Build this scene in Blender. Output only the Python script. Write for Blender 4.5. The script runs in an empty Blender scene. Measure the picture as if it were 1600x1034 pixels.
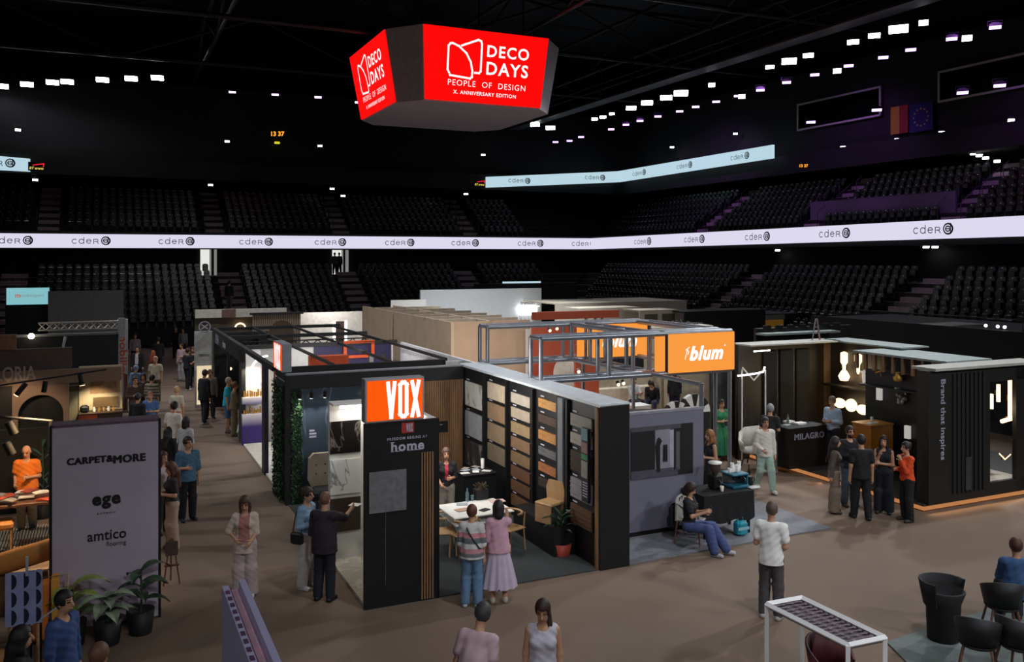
import bpy, math, random
import numpy as np
from mathutils import Vector, Matrix

# ------------------------------------------------------------------ frame of the place
F, YH, EYE = 1380.0, 404.0, 5.6            # focal length (px at 1600 wide), horizon row, eye height
TH = math.radians(24.8)                    # the hall's grid is turned against the line of sight
CT, ST = math.cos(TH), math.sin(TH)

def U(u, v, z=0.0):                        # hall grid (u across, v away) -> world
    return Vector((u * CT - v * ST, u * ST + v * CT, z))

def GP(px, py, z=0.0):                     # photo pixel on a level plane -> grid u, v
    Y = F * (EYE - z) / (py - YH); X = (px - 800) / F * Y
    return X * CT + Y * ST, -X * ST + Y * CT

def AV(px, py, v):                         # photo pixel on the plane v = const -> u, z
    k = (px - 800) / F; Y = v / (CT - k * ST); X = k * Y
    return X * CT + Y * ST, EYE - (py - YH) / F * Y

def AU(px, py, u):                         # photo pixel on the plane u = const -> v, z
    k = (px - 800) / F; Y = u / (k * CT + ST); X = k * Y
    return -X * ST + Y * CT, EYE - (py - YH) / F * Y

# ------------------------------------------------------------------ camera, world, exposure
scene = bpy.context.scene
COL = scene.collection
cam_d = bpy.data.cameras.new('camera'); cam = bpy.data.objects.new('camera', cam_d)
COL.objects.link(cam)
cam_d.sensor_width = 36.0; cam_d.lens = 36.0 * F / 1600.0
cam_d.shift_y = (YH - 517.0) / 1600.0
cam_d.clip_start = 0.1; cam_d.clip_end = 400
cam.location = (0, 0, EYE); cam.rotation_euler = (math.pi / 2, 0, 0)
scene.camera = cam
scene.view_settings.view_transform = 'Standard'
scene.view_settings.look = 'None'
scene.view_settings.exposure = 0.0
scene.view_settings.gamma = 1.0
scene.view_settings.use_curve_mapping = False

W = bpy.data.worlds.new('hall_air'); scene.world = W; W.use_nodes = True
W.node_tree.nodes['Background'].inputs[0].default_value = (0.75, 0.72, 0.95, 1)
W.node_tree.nodes['Background'].inputs[1].default_value = 0.03

def lamp(name, kind, loc, power, color=(1, 1, 1), aim=None, **kw):
    d = bpy.data.lights.new(name, kind); d.energy = power; d.color = color
    for k, x in kw.items(): setattr(d, k, x)
    o = bpy.data.objects.new(name, d); COL.objects.link(o); o.location = loc
    if aim is not None:
        o.rotation_euler = (Vector(aim) - Vector(loc)).to_track_quat('-Z', 'Y').to_euler()
    return o

COOL = (0.93, 0.97, 1.0)
# catwalk floodlights at u = 30, unseen ones opposite, added fill near and overhead
for u, v, z, p, au, av, *cone in [(30, 16, 17, 7200, 13, 13), (30, 25, 17, 7600, 14, 21), (30, 34, 17, 7600, 12, 27), (30, 44, 17, 7000, 14, 38),
                           (3, -6, 13, 2400, 5, 15), (14, -6, 13, 3800, 12, 15), (24, -2, 13, 5000, 17, 16), (-12, -3, 12, 1500, 1, 7), (8, 4, 19, 3600, 10, 12), (3, 40, 18, 3600, 5, 33), (16, 52, 18, 4600, 14, 42), (14, 29, 19, 24000, 18, 42, 40), (4, 30, 19, 6000, 5, 41, 34),
                           (-14, 40, 17, 5600, 6, 34), (-14, 24, 17, 4600, 5, 25), (12, 24, 19, 7600, 11.5, 23)]:
    lamp('flood_and_fill_beam', 'SPOT', U(u, v, z), p, COOL, U(au, av, 0), spot_size=math.radians(cone[0] if cone else 62), spot_blend=0.9, shadow_soft_size=0.5)
# dim violet wash on the upper seats of the right stand
for v in (12, 26, 40, 54):
    lamp('violet_wash', 'SPOT', U(34, v, 19), 1900, (0.62, 0.22, 1.0), U(44, v + 2, 8), spot_size=math.radians(75), spot_blend=0.8, shadow_soft_size=0.4)

# ------------------------------------------------------------------ materials
def lin(h):
    h = h.lstrip('#'); r = [int(h[i:i + 2], 16) / 255 for i in (0, 2, 4)]
    return tuple(x / 12.92 if x <= .04045 else ((x + .055) / 1.055) ** 2.4 for x in r)

MATS = {}
def M(name, col='808080', rough=.6, metal=0.0, emit=0.0, var=.12, scale=6.0, spec=.5, alpha=None):
    if name in MATS: return MATS[name]
    m = bpy.data.materials.new(name); m.use_nodes = True; nt = m.node_tree
    b = nt.nodes['Principled BSDF']; c = lin(col)
    b.inputs['Roughness'].default_value = rough; b.inputs['Metallic'].default_value = metal
    b.inputs['Specular IOR Level'].default_value = spec
    b.inputs['Base Color'].default_value = (*c, 1)
    if emit:
        b.inputs['Emission Color'].default_value = (*c, 1); b.inputs['Emission Strength'].default_value = emit
        b.inputs['Base Color'].default_value = (c[0] * .1, c[1] * .1, c[2] * .1, 1)
        b.inputs['Specular IOR Level'].default_value = 0.05
    elif var:
        tc = nt.nodes.new('ShaderNodeTexCoord'); n = nt.nodes.new('ShaderNodeTexNoise'); n.inputs['Scale'].default_value = scale
        n.inputs['Detail'].default_value = 3
        r = nt.nodes.new('ShaderNodeValToRGB')
        r.color_ramp.elements[0].position = .3; r.color_ramp.elements[1].position = .7
        r.color_ramp.elements[0].color = (*[x * (1 - var) for x in c], 1)
        r.color_ramp.elements[1].color = (*[min(1, x * (1 + var)) for x in c], 1)
        nt.links.new(tc.outputs['Object'], n.inputs['Vector']); nt.links.new(n.outputs['Fac'], r.inputs['Fac'])
        nt.links.new(r.outputs['Color'], b.inputs['Base Color'])
    if alpha is not None:
        b.inputs['Transmission Weight'].default_value = alpha; b.inputs['Roughness'].default_value = .05; b.inputs['IOR'].default_value = 1.1
    MATS[name] = m
    return m

def veined(name, base=None, vein=None, scale=1.2, width=.02, rough=.3, stretch=(1, 1, 1)):
    """Stone: thin veins where a warped noise crosses its middle."""
    if name in MATS: return MATS[name]
    m = bpy.data.materials.new(name); m.use_nodes = True; nt = m.node_tree; b = nt.nodes['Principled BSDF']
    tc = nt.nodes.new('ShaderNodeTexCoord'); mp = nt.nodes.new('ShaderNodeMapping'); mp.inputs['Scale'].default_value = stretch
    n = nt.nodes.new('ShaderNodeTexNoise'); n.inputs['Scale'].default_value = scale; n.inputs['Detail'].default_value = 4; n.inputs['Distortion'].default_value = .6
    r = nt.nodes.new('ShaderNodeValToRGB'); e = r.color_ramp.elements
    bc, vc = lin(base), lin(vein)
    e[0].position = 0; e[0].color = (*[x * .85 for x in bc], 1); e[1].position = 1; e[1].color = (*bc, 1)
    for p, c in ((.5 - width, bc), (.5, vc), (.5 + width, bc)):
        q = e.new(p); q.color = (*c, 1)
    nt.links.new(tc.outputs['Object'], mp.inputs['Vector']); nt.links.new(mp.outputs['Vector'], n.inputs['Vector'])
    nt.links.new(n.outputs['Fac'], r.inputs['Fac']); nt.links.new(r.outputs['Color'], b.inputs['Base Color'])
    b.inputs['Roughness'].default_value = rough
    MATS[name] = m; return m

def grained(name, a=None, b_=None, scale=(2, 2, 30), rough=.5, nscale=2.0):
    """Wood: noise stretched along one axis."""
    if name in MATS: return MATS[name]
    m = bpy.data.materials.new(name); m.use_nodes = True; nt = m.node_tree; b = nt.nodes['Principled BSDF']
    tc = nt.nodes.new('ShaderNodeTexCoord'); mp = nt.nodes.new('ShaderNodeMapping'); mp.inputs['Scale'].default_value = scale
    n = nt.nodes.new('ShaderNodeTexNoise'); n.inputs['Scale'].default_value = nscale; n.inputs['Detail'].default_value = 4
    r = nt.nodes.new('ShaderNodeValToRGB'); e = r.color_ramp.elements
    e[0].position = .3; e[0].color = (*lin(a), 1); e[1].position = .7; e[1].color = (*lin(b_), 1)
    nt.links.new(tc.outputs['Object'], mp.inputs['Vector']); nt.links.new(mp.outputs['Vector'], n.inputs['Vector'])
    nt.links.new(n.outputs['Fac'], r.inputs['Fac']); nt.links.new(r.outputs['Color'], b.inputs['Base Color'])
    b.inputs['Roughness'].default_value = rough
    MATS[name] = m; return m

BLACK = M('black_panel', '0d0d10', .5)
DARK = M('dark_panel', '1a1a1d', .6)
NEARBLACK = M('near_black', '08080a', .6)
STEEL = M('dark_steel', '2c2d31', .4, .6)
ALU = M('brushed_aluminium', '8f939c', .35, .8, var=.06)
GREYM = M('grey_lacquer', '9aa0a8', .4)
WHITE = M('white_lacquer', 'd8d6d2', .5, var=.04)
CREAM = M('cream_board', 'ddd4c4', .7, var=.06)
OAK = grained('oak', '8a6844', 'b08a5c')
WALNUT = grained('walnut', '4a3526', '6b4c35')
LAMPW = M('white_lamp_face', 'ffffff', emit=9.0)
LAMPBIG = M('floodlight_face', 'f4fbff', emit=30.0)
LAMPWARM = M('warm_lamp_face', 'ffd9a0', emit=6.0)
VIOLET = M('violet_lamp_face', 'd9a8ff', emit=4.0)

# ------------------------------------------------------------------ mesh builder
class MB:
    def __init__(self): self.v = []; self.f = []; self.sm = []
    def add(self, vs, fs, smooth=False):
        n = len(self.v); self.v += [tuple(p) for p in vs]
        self.f += [tuple(i + n for i in f) for f in fs]; self.sm += [smooth] * len(fs); return self
    def box(self, x0, y0, z0, x1, y1, z1):
        x0, x1 = sorted((x0, x1)); y0, y1 = sorted((y0, y1)); z0, z1 = sorted((z0, z1))
        return self.add([(x0, y0, z0), (x1, y0, z0), (x1, y1, z0), (x0, y1, z0), (x0, y0, z1), (x1, y0, z1), (x1, y1, z1), (x0, y1, z1)],
                        [(3, 2, 1, 0), (4, 5, 6, 7), (0, 1, 5, 4), (1, 2, 6, 5), (2, 3, 7, 6), (3, 0, 4, 7)])
    def rbox(self, x0, y0, z0, x1, y1, z1, r=.01):
        """Box with its edges taken off."""
        x0, x1 = sorted((x0, x1)); y0, y1 = sorted((y0, y1)); z0, z1 = sorted((z0, z1))
        r = min(r, (x1 - x0) / 2.2, (y1 - y0) / 2.2, (z1 - z0) / 2.2)
        def ring(i, z): return [(x0 + i + r, y0 + i, z), (x1 - i - r, y0 + i, z), (x1 - i, y0 + i + r, z), (x1 - i, y1 - i - r, z), (x1 - i - r, y1 - i, z), (x0 + i + r, y1 - i, z), (x0 + i, y1 - i - r, z), (x0 + i, y0 + i + r, z)]
        rs = [ring(r, z0), ring(0, z0 + r), ring(0, z1 - r), ring(r, z1)]
        vs = [p for q in rs for p in q]; fs = [tuple(range(7, -1, -1)), tuple(range(24, 32))]
        for k in range(3):
            for i in range(8): j = (i + 1) % 8; fs.append((k * 8 + i, k * 8 + j, k * 8 + 8 + j, k * 8 + 8 + i))
        return self.add(vs, fs)
    def poly(self, pts, y0, y1):
        """Outline in (x, z) pulled from y0 to y1."""
        n = len(pts); a = sum(pts[i][0] * pts[(i + 1) % n][1] - pts[(i + 1) % n][0] * pts[i][1] for i in range(n))
        if a < 0: pts = pts[::-1]
        return self.add([(x, y0, z) for x, z in pts] + [(x, y1, z) for x, z in pts],
                        [tuple(range(n)), tuple(range(2 * n - 1, n - 1, -1))] + [(i, i + n, (i + 1) % n + n, (i + 1) % n) for i in range(n)])
    def slab(self, pts, z0, z1):
        """Outline in (x, y) pulled from z0 to z1."""
        n = len(pts); a = sum(pts[i][0] * pts[(i + 1) % n][1] - pts[(i + 1) % n][0] * pts[i][1] for i in range(n))
        if a < 0: pts = pts[::-1]
        return self.add([(x, y, z0) for x, y in pts] + [(x, y, z1) for x, y in pts],
                        [tuple(range(n - 1, -1, -1)), tuple(range(n, 2 * n))] + [(i, (i + 1) % n, (i + 1) % n + n, i + n) for i in range(n)])
    def tube(self, pts, r, n=8, r1=None):
        pts = [Vector(p) for p in pts]; rings = []; up = None
        for i, p in enumerate(pts):
            t = (pts[min(i + 1, len(pts) - 1)] - pts[max(i - 1, 0)]).normalized()
            if up is None: up = Vector((0, 0, 1)) if abs(t.z) < .9 else Vector((1, 0, 0))
            a = t.cross(up)
            if a.length < 1e-5: a = t.cross(Vector((0, 1, .3)))
            a.normalize(); b = a.cross(t).normalized(); up = b
            rr = r if r1 is None else r + (r1 - r) * i / (len(pts) - 1)
            rings.append([p + (a * math.cos(2 * math.pi * k / n) + b * math.sin(2 * math.pi * k / n)) * rr for k in range(n)])
        vs = [q for ring in rings for q in ring]; fs = []
        for i in range(len(pts) - 1):
            for k in range(n): fs.append((i * n + k, i * n + (k + 1) % n, (i + 1) * n + (k + 1) % n, (i + 1) * n + k))
        self.add(vs, fs, n > 4)
        self.add(rings[0], [tuple(range(n - 1, -1, -1))]); return self.add(rings[-1], [tuple(range(n))])
    def lathe(self, prof, n=20, c=(0, 0, 0)):
        vs = []; fs = []
        for r, z in prof: vs += [(c[0] + r * math.cos(2 * math.pi * k / n), c[1] + r * math.sin(2 * math.pi * k / n), c[2] + z) for k in range(n)]
        for i in range(len(prof) - 1):
            for k in range(n): fs.append((i * n + k, i * n + (k + 1) % n, (i + 1) * n + (k + 1) % n, (i + 1) * n + k))
        self.add(vs, fs, True)
        m = len(prof) - 1
        if prof[0][0] > 1e-4: self.add([vs[k] for k in range(n)], [tuple(range(n - 1, -1, -1))])
        if prof[m][0] > 1e-4: self.add([vs[m * n + k] for k in range(n)], [tuple(range(n))])
        return self
    def ball(self, c, r, n=12, m=8):
        if not isinstance(r, tuple): r = (r, r, r)
        vs = []; fs = []
        for i in range(m + 1):
            a = math.pi * i / m
            vs += [(c[0] + r[0] * math.sin(a) * math.cos(2 * math.pi * k / n), c[1] + r[1] * math.sin(a) * math.sin(2 * math.pi * k / n), c[2] - r[2] * math.cos(a)) for k in range(n)]
        for i in range(m):
            for k in range(n): fs.append((i * n + k, i * n + (k + 1) % n, (i + 1) * n + (k + 1) % n, (i + 1) * n + k))
        return self.add(vs, fs, True)
    def quad(self, *p): return self.add(p, [tuple(range(len(p)))])
    def mesh(self, name):
        me = bpy.data.meshes.new(name); me.from_pydata(self.v, [], self.f)
        me.polygons.foreach_set('use_smooth', self.sm); me.update(); return me

# ------------------------------------------------------------------ objects
def tag(o, label=None, cat=None, group=None, kind=None):
    if label: o['label'] = label
    if cat: o['category'] = cat
    if group: o['group'] = group
    if kind: o['kind'] = kind
    return o

def thing(name, label, cat, u, v, z=0.0, rot=0.0, group=None):
    o = bpy.data.objects.new(name, None); COL.objects.link(o); o.empty_display_size = .1
    o.location = U(u, v, z); o.rotation_euler = (0, 0, TH + math.radians(rot))
    return tag(o, label, cat, group)

def part(name, mb, mat, parent, label=None, loc=None, rot=None, kind=None):
    me = mb.mesh(name) if isinstance(mb, MB) else mb
    if not me.materials: me.materials.append(mat)
    o = bpy.data.objects.new(name, me); COL.objects.link(o); o.parent = parent
    if loc is not None: o.location = loc
    if rot is not None: o.rotation_euler = rot
    return tag(o, label, kind=kind)

def single(name, label, cat, mb, mat, u, v, z=0.0, rot=0.0, group=None, kind=None):
    me = mb.mesh(name) if isinstance(mb, MB) else mb
    if not me.materials: me.materials.append(mat)
    o = bpy.data.objects.new(name, me); COL.objects.link(o)
    o.location = U(u, v, z); o.rotation_euler = (0, 0, TH + math.radians(rot))
    return tag(o, label, cat, group, kind)

def struct(name, mb, mat, u=0.0, v=0.0, z=0.0, rot=0.0, label=None):
    return single(name, label, None, mb, mat, u, v, z, rot, kind='structure')

def copy_thing(o, u, v, z=0.0, rot=0.0, label=None, group=None):
    r = o.copy(); COL.objects.link(r); r.location = U(u, v, z); r.rotation_euler = (0, 0, TH + math.radians(rot))
    if label: r['label'] = label
    if group: r['group'] = group
    for ch in o.children:
        k = ch.copy(); COL.objects.link(k); k.parent = r
        for g in ch.children:
            q = g.copy(); COL.objects.link(q); q.parent = k
    return r

def text_mb(s, w=None, h=None, bold=0.0, shear=0.0, spacing=1.0, extrude=.004, heavy=0.0):
    """Flat lettering in (x, z), centred on 0, facing -y."""
    cu = bpy.data.curves.new('lettering', 'FONT'); cu.body = s; cu.align_x = 'CENTER'; cu.align_y = 'CENTER'
    cu.offset = bold; cu.shear = shear; cu.space_character = spacing; cu.resolution_u = 3; cu.extrude = .002
    ob = bpy.data.objects.new('lettering', cu); COL.objects.link(ob)
    me = bpy.data.meshes.new_from_object(ob.evaluated_get(bpy.context.evaluated_depsgraph_get()))
    co = np.empty(len(me.vertices) * 3); me.vertices.foreach_get('co', co); co = co.reshape(-1, 3)
    fs = [tuple(p.vertices) for p in me.polygons]
    bpy.data.objects.remove(ob); bpy.data.meshes.remove(me); bpy.data.curves.remove(cu)
    lo, hi = co.min(0), co.max(0); co = co - (lo + hi) / 2; sz = hi - lo
    sx = w / sz[0] if w else h / sz[1]; sy = h / sz[1] if h else sx
    mb = MB(); d = heavy * sz[1] * sx
    for k, (dx, dz) in enumerate(((0, 0),) if not heavy else ((0, 0), (-d, 0), (d, 0), (0, -d * .6), (0, d * .6), (-d * .7, -d * .5), (d * .7, -d * .5), (-d * .7, d * .5), (d * .7, d * .5))):
        mb.add([(p[0] * sx + dx, (-extrude if p[2] > 0 else 0.0) - .0004 * k, p[1] * sy + dz) for p in co], fs)
    return mb

def strokes_mb(lines, t, y=-.004):
    """Lettering from strokes: flat ribbons in (x, z)."""
    mb = MB()
    for ln in lines:
        for (x0, z0), (x1, z1) in zip(ln, ln[1:]):
            d = math.hypot(x1 - x0, z1 - z0)
            if d < 1e-6: continue
            dx, dz = (x1 - x0) / d * t / 2, (z1 - z0) / d * t / 2
            mb.quad((x0 - dx + dz, y, z0 - dz - dx), (x1 + dx + dz, y, z1 + dz - dx), (x1 + dx - dz, y, z1 + dz + dx), (x0 - dx - dz, y, z0 - dz + dx))
    return mb

def moved(mb, dx=0, dy=0, dz=0):
    mb.v = [(x + dx, y + dy, z + dz) for x, y, z in mb.v]; return mb
def faced_left(mb):
    """Turn a shape that faces -y so that it faces -x."""
    mb.v = [(y, -x, z) for x, y, z in mb.v]; return mb
def arc(cx, cz, r, a0, a1, n=14, rz=None):
    rz = rz or r
    return [(cx + r * math.cos(math.radians(a0 + (a1 - a0) * i / n)), cz + rz * math.sin(math.radians(a0 + (a1 - a0) * i / n))) for i in range(n + 1)]
# ------------------------------------------------------------------ the hall: floor, terraces, walls, roof
FLOORM = M('hall_carpet', '705d4f', .85, var=.14, scale=.35)
struct('floor', MB().quad((-75, -25, 0), (60, -25, 0), (60, 85, 0), (-75, 85, 0)), FLOORM)
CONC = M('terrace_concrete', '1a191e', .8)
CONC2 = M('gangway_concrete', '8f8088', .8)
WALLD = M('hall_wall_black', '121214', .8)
UF, UR = 60.0, 31.5                        # front of the lower tier: far stand v = 60, right stand u = 31.5
def sweep(prof, UR=UR):
    """Profile (distance out, height) swept along the far stand and, mitred, the right stand."""
    mb = MB(); 
    for (d0, z0), (d1, z1) in zip(prof, prof[1:]):
        a = [(-75, UF + d0, z0), (UR + d0, UF + d0, z0), (UR + d0, -25, z0)]; b = [(-75, UF + d1, z1), (UR + d1, UF + d1, z1), (UR + d1, -25, z1)]
        for i in range(2): mb.quad(a[i], a[i + 1], b[i + 1], b[i])
    return mb
LOW = [(.8 * r, 1.2 + .45 * r) for r in range(8)]        # row fronts
UPP = [(8.0 + .8 * r, 7.5 + .5 * r) for r in range(7)]
prof = [(0, 0), (0, 1.2)]
for d, z in LOW: prof += [(d, z), (d + .8, z)]
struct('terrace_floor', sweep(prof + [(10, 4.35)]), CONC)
prof = [(7.1, 6.3), (7.1, 7.5)]
for d, z in UPP: prof += [(d, z), (d + .8, z)]
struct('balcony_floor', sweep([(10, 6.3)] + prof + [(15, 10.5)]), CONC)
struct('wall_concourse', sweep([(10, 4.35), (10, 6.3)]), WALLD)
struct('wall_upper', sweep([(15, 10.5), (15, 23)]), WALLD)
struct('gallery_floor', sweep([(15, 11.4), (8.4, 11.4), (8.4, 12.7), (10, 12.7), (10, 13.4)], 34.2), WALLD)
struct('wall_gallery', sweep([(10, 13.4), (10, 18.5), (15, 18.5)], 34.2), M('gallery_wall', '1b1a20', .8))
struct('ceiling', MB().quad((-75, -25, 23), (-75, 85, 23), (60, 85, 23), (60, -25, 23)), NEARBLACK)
struct('wall_left', MB().quad((-75, -25, 0), (-75, 85, 0), (-75, 85, 23), (-75, -25, 23)), WALLD)
struct('wall_near', MB().quad((-75, -25, 0), (-75, -25, 23), (60, -25, 23), (60, -25, 0)), WALLD)
# gangways up the terraces
def gangway(name, far, at, w, rows, mat=CONC2, skew=0.0):
    mb = MB()
    for r, (d, z) in enumerate(rows):
        for k in range(2):
            s0 = at + skew * r; zz = z + .02 + (rows[1][1] - rows[0][1]) / 2 * k
            if far: mb.box(s0 - w / 2, UF + d + .4 * k, z - .3, s0 + w / 2, UF + d + .8, zz)
            else: mb.box(UR + d + .4 * k, s0 - w / 2, z - .3, UR + d + .8, s0 + w / 2, zz)
    return struct(name, mb, mat)
GF = [AV(250, 500, 60)[0] - 8.5, AV(385, 480, 60)[0] - .4, AV(588, 475, 60)[0] - .6, AV(738, 440, 64)[0]]
GR = [44.0, 31.0, 22.0, 12.0, 3.0]
for s in GF: gangway('terrace_stair', True, s, 1.5, LOW)
for s in GR: gangway('terrace_stair', False, s, 1.5, LOW)
GFU = [AV(75, 350, 68)[0], AV(337, 350, 68)[0], AV(535, 350, 68)[0], AV(737, 350, 68)[0]]
GRU = [53.0, 42.0, 32.0, 22.5, 13.0]
for s in GFU: gangway('balcony_stair', True, s, 1.3, UPP)
for s in GRU: gangway('balcony_stair', False, s, 1.3, UPP)

# seats: the 300 that show largest are things, the rest one mass
def seat_mesh():
    mb = MB()
    mb.poly([(-.19, .45), (-.17, .40), (.17, .40), (.19, .45), (.205, .76), (.17, .86), (.08, .895), (-.08, .895), (-.17, .86), (-.205, .76)], .0, .045)
    mb.rbox(-.19, -.15, .36, .19, -.03, .70, .04)
    mb.box(-.25, -.06, .02, -.22, .02, .45); mb.box(.22, -.06, .02, .25, .02, .45)
    n = len(mb.f); mb.quad((-.03, -.006, .80), (.03, -.006, .80), (.03, -.006, .845), (-.03, -.006, .845))  # small pale rectangle high on the front of the backrest
    return mb
SEATM = M('seat_plastic', '0b0c13', .28, var=0, spec=.9)
proto = seat_mesh(); SEAT = proto.mesh('seat'); PATCHM = M('seat_pale_patch', 'dcdcdc', .4, var=0)
for m_ in (SEATM, PATCHM): SEAT.materials.append(m_)
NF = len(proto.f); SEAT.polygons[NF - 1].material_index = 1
slots = []
def clear(s, gs, w): return all(abs(s - g) > w for g in gs)
for r, (d, z) in enumerate(LOW):
    for i in range(150):
        s = -48 + .54 * i
        if s < UR + d - 2.5 and clear(s, GF, 1.1): slots.append((s, UF + d + .5, z, 0, 'far lower'))
    for i in range(130):
        s = -6 + .54 * i
        if s < UF + d - 2.5 and clear(s, GR, 1.1): slots.append((UR + d + .5, s, z, -90, 'right lower'))
for r, (d, z) in enumerate(UPP[:6]):
    for i in range(150):
        s = -48 + .54 * i
        if s < UR + d - 2.5 and clear(s, GFU, 1.0): slots.append((s, UF + d + .5, z, 0, 'far upper'))
    for i in range(130):
        s = -2 + .54 * i
        if s < UF + d - 2.5 and clear(s, GRU, 1.0): slots.append((UR + d + .5, s, z, -90, 'right upper'))
def seen_px(u, v, z):
    p = U(u, v, z); return 800 + F * p.x / p.y, YH + F * (EYE - z) / p.y, p.y
vis = []
for k, sl in enumerate(slots):
    x, y, Y = seen_px(sl[0], sl[1], sl[2] + .6)
    if 4 < x < 1596 and Y > 5 and sl[4].endswith('lower') and sl[2] > 1.6 and not (x > 1400 and y > 498): vis.append((Y, k))
    elif 4 < x < 1596 and Y > 5 and sl[4].endswith('upper') and y < 336 : vis.append((Y, k))
vis.sort(); near = {k for _, k in vis[:300]}
def gang_word(u, v, z):
    i = 'ABCDE'
    n = sum(1 for g in GR if g < v)
    return ['fourth', 'third', 'second', 'first', 'corner'][min(4, max(0, n - 1))]
pv = np.array(proto.v); pf = proto.f; allv = []; allf = []; off = 0
rows_word = {round(z, 2): w for (d, z), w in zip(LOW, ['lowest', 'second', 'third', 'fourth', 'fifth', 'sixth', 'seventh', 'topmost'])}
for k, (u, v, z, rot, sec) in enumerate(slots):
    if k in near:
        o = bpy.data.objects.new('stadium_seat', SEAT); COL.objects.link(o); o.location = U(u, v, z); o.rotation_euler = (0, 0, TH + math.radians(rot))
        if sec == 'right lower': tag(o, 'folded black plastic seat in the %s row of the lower stand along the side' % rows_word[round(z, 2)], 'seat', 'lower stand seats, %s row' % rows_word[round(z, 2)])
        else: tag(o, 'folded black seat of the upper stand above the white advertising band', 'seat', 'upper stand seats above the band')
    else:
        a = math.radians(rot); R = np.array([[math.cos(a), -math.sin(a), 0], [math.sin(a), math.cos(a), 0], [0, 0, 1]])
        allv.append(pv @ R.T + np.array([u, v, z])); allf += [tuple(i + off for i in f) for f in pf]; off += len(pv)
me = bpy.data.meshes.new('stadium_seating'); me.from_pydata(np.vstack(allv).tolist(), [], allf); me.materials.append(SEATM); me.materials.append(PATCHM)
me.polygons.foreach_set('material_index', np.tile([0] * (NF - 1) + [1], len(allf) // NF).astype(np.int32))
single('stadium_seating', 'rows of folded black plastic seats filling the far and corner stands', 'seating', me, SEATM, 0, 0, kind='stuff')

# hand rails on the balcony gangways
for far, gs in ((True, GFU), (False, GRU)):
    for s in gs:
        mb = MB()
        for r in (0, 2, 4):
            d, z = UPP[r]
            for e in (-.7, .7):
                p = [(s + e, UF + d + .2, z), (s + e, UF + d + .2, z + .95), (s + e, UF + d + 1.6, z + 1.95), (s + e, UF + d + 1.6, z + 1.0)]
                if not far: p = [(UR + d + .2, s + e, z), (UR + d + .2, s + e, z + .95), (UR + d + 1.6, s + e, z + 1.95), (UR + d + 1.6, s + e, z + 1.0)]
                mb.tube(p, .025, 6)
        struct('stair_railing', mb, M('rail_steel', '3a3840', .4, .7))

# lit doorways in the concourse wall
def doorway(n, px0, px1, py1, people):
    u0 = AV(px0, 400, 70)[0]; u1 = AV(px1, 400, 70)[0]
    mb = MB(); mb.box(u0, 69.9, 4.35, u1, 69.98, 6.29)
    struct('door_%d' % n, mb, M('lit_doorway', 'f2f1ec', emit=.9), label='brightly lit doorway in the concourse wall')
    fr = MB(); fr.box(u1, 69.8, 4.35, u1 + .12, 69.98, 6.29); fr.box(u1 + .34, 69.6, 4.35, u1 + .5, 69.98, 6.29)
    struct('trim_%d' % n, fr, M('door_frame_white', 'c8c8c4', .6, emit=.35))  # frame glows faintly itself: the doorway's light put into its material
doorway(1, 313, 327, 430, 0); doorway(2, 519, 533, 425, 2)

# ------------------------------------------------------------------ ribbon screens
def cder():
    """The word and round mark on the ribbon, in units of the letter height."""
    L = [arc(.35, .35, .35, 50, 310), arc(1.35, .35, .35, 0, 360), [(1.7, 0), (1.7, 1.0)],
         [(2.1, .38), (2.75, .38)] + arc(2.43, .35, .33, 10, 320), [(3.15, 0), (3.15, .7), (3.6, .7)] + arc(3.6, .52, .18, 90, -90, 8) + [(3.3, .34), (3.6, .34), (3.85, 0)]]
    return L
BANDM = M('band_screen_lilac', 'dcd8ee', emit=1.0); BANDB = M('band_screen_blue', 'bcd9e6', emit=.95)
INK = M('screen_ink', '1b1d3a', .8, var=0)
def badge(x, z, r):
    mb = MB(); y = -.005
    outer = arc(x, z, r, 0, 360, 24)[:-1]
    inner = arc(x - .05 * r, z, r * .72, 0, 360, 24)[:-1]
    for i in range(24):
        j = (i + 1) % 24
        mb.quad((outer[i][0], y, outer[i][1]), (inner[i][0], y, inner[i][1]), (inner[j][0], y, inner[j][1]), (outer[j][0], y, outer[j][1]))
    b = strokes_mb([arc(x - .08 * r, z, r * .42, 40, 330, 14), [(x - .5 * r, z), (x + .3 * r, z)], [(x + .45 * r, z - .8 * r), (x + .45 * r, z + .85 * r)]], r * .2, y)
    mb.add(b.v, b.f); return mb
def ribbon(name, label, pts, z0s, z1s, mat, logos, lh):
    """pts: grid (u, v) of the band's corners; logos: (segment, centre along it 0-1)."""
    root = thing(name, label, 'advertising screen', 0, 0, 0); mb = MB()
    n = len(pts)
    for i in range(n - 1):
        (a, b), (c_, d) = pts[i], pts[i + 1]
        L = math.hypot(c_ - a, d - b); nx, ny = -(d - b) / L * .18, (c_ - a) / L * .18
        mb.add([(a, b, z0s[i]), (c_, d, z0s[i + 1]), (c_, d, z1s[i + 1]), (a, b, z1s[i]), (a + nx, b + ny, z0s[i]), (c_ + nx, d + ny, z0s[i + 1]), (c_ + nx, d + ny, z1s[i + 1]), (a + nx, b + ny, z1s[i])],
               [(0, 1, 2, 3), (7, 6, 5, 4), (3, 2, 6, 7), (0, 4, 5, 1)])
    part('screen', mb, mat, root)
    for i, f in logos:
        (a, b), (c_, d) = pts[i], pts[i + 1]; ang = math.atan2(d - b, c_ - a)
        x, y = a + (c_ - a) * f, b + (d - b) * f
        z = (z0s[i] + z1s[i]) / 2 * (1 - f) + (z0s[i + 1] + z1s[i + 1]) / 2 * f
        w = strokes_mb([[((px - 3.2) * lh, (pz - .42) * lh) for px, pz in ln] for ln in cder()], lh * .1)
        t = badge(1.75 * lh, .02, lh * .72); w.add(t.v, t.f)
        part('advert_lettering', w, INK, root, loc=(x, y, z), rot=(0, 0, ang))
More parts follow.
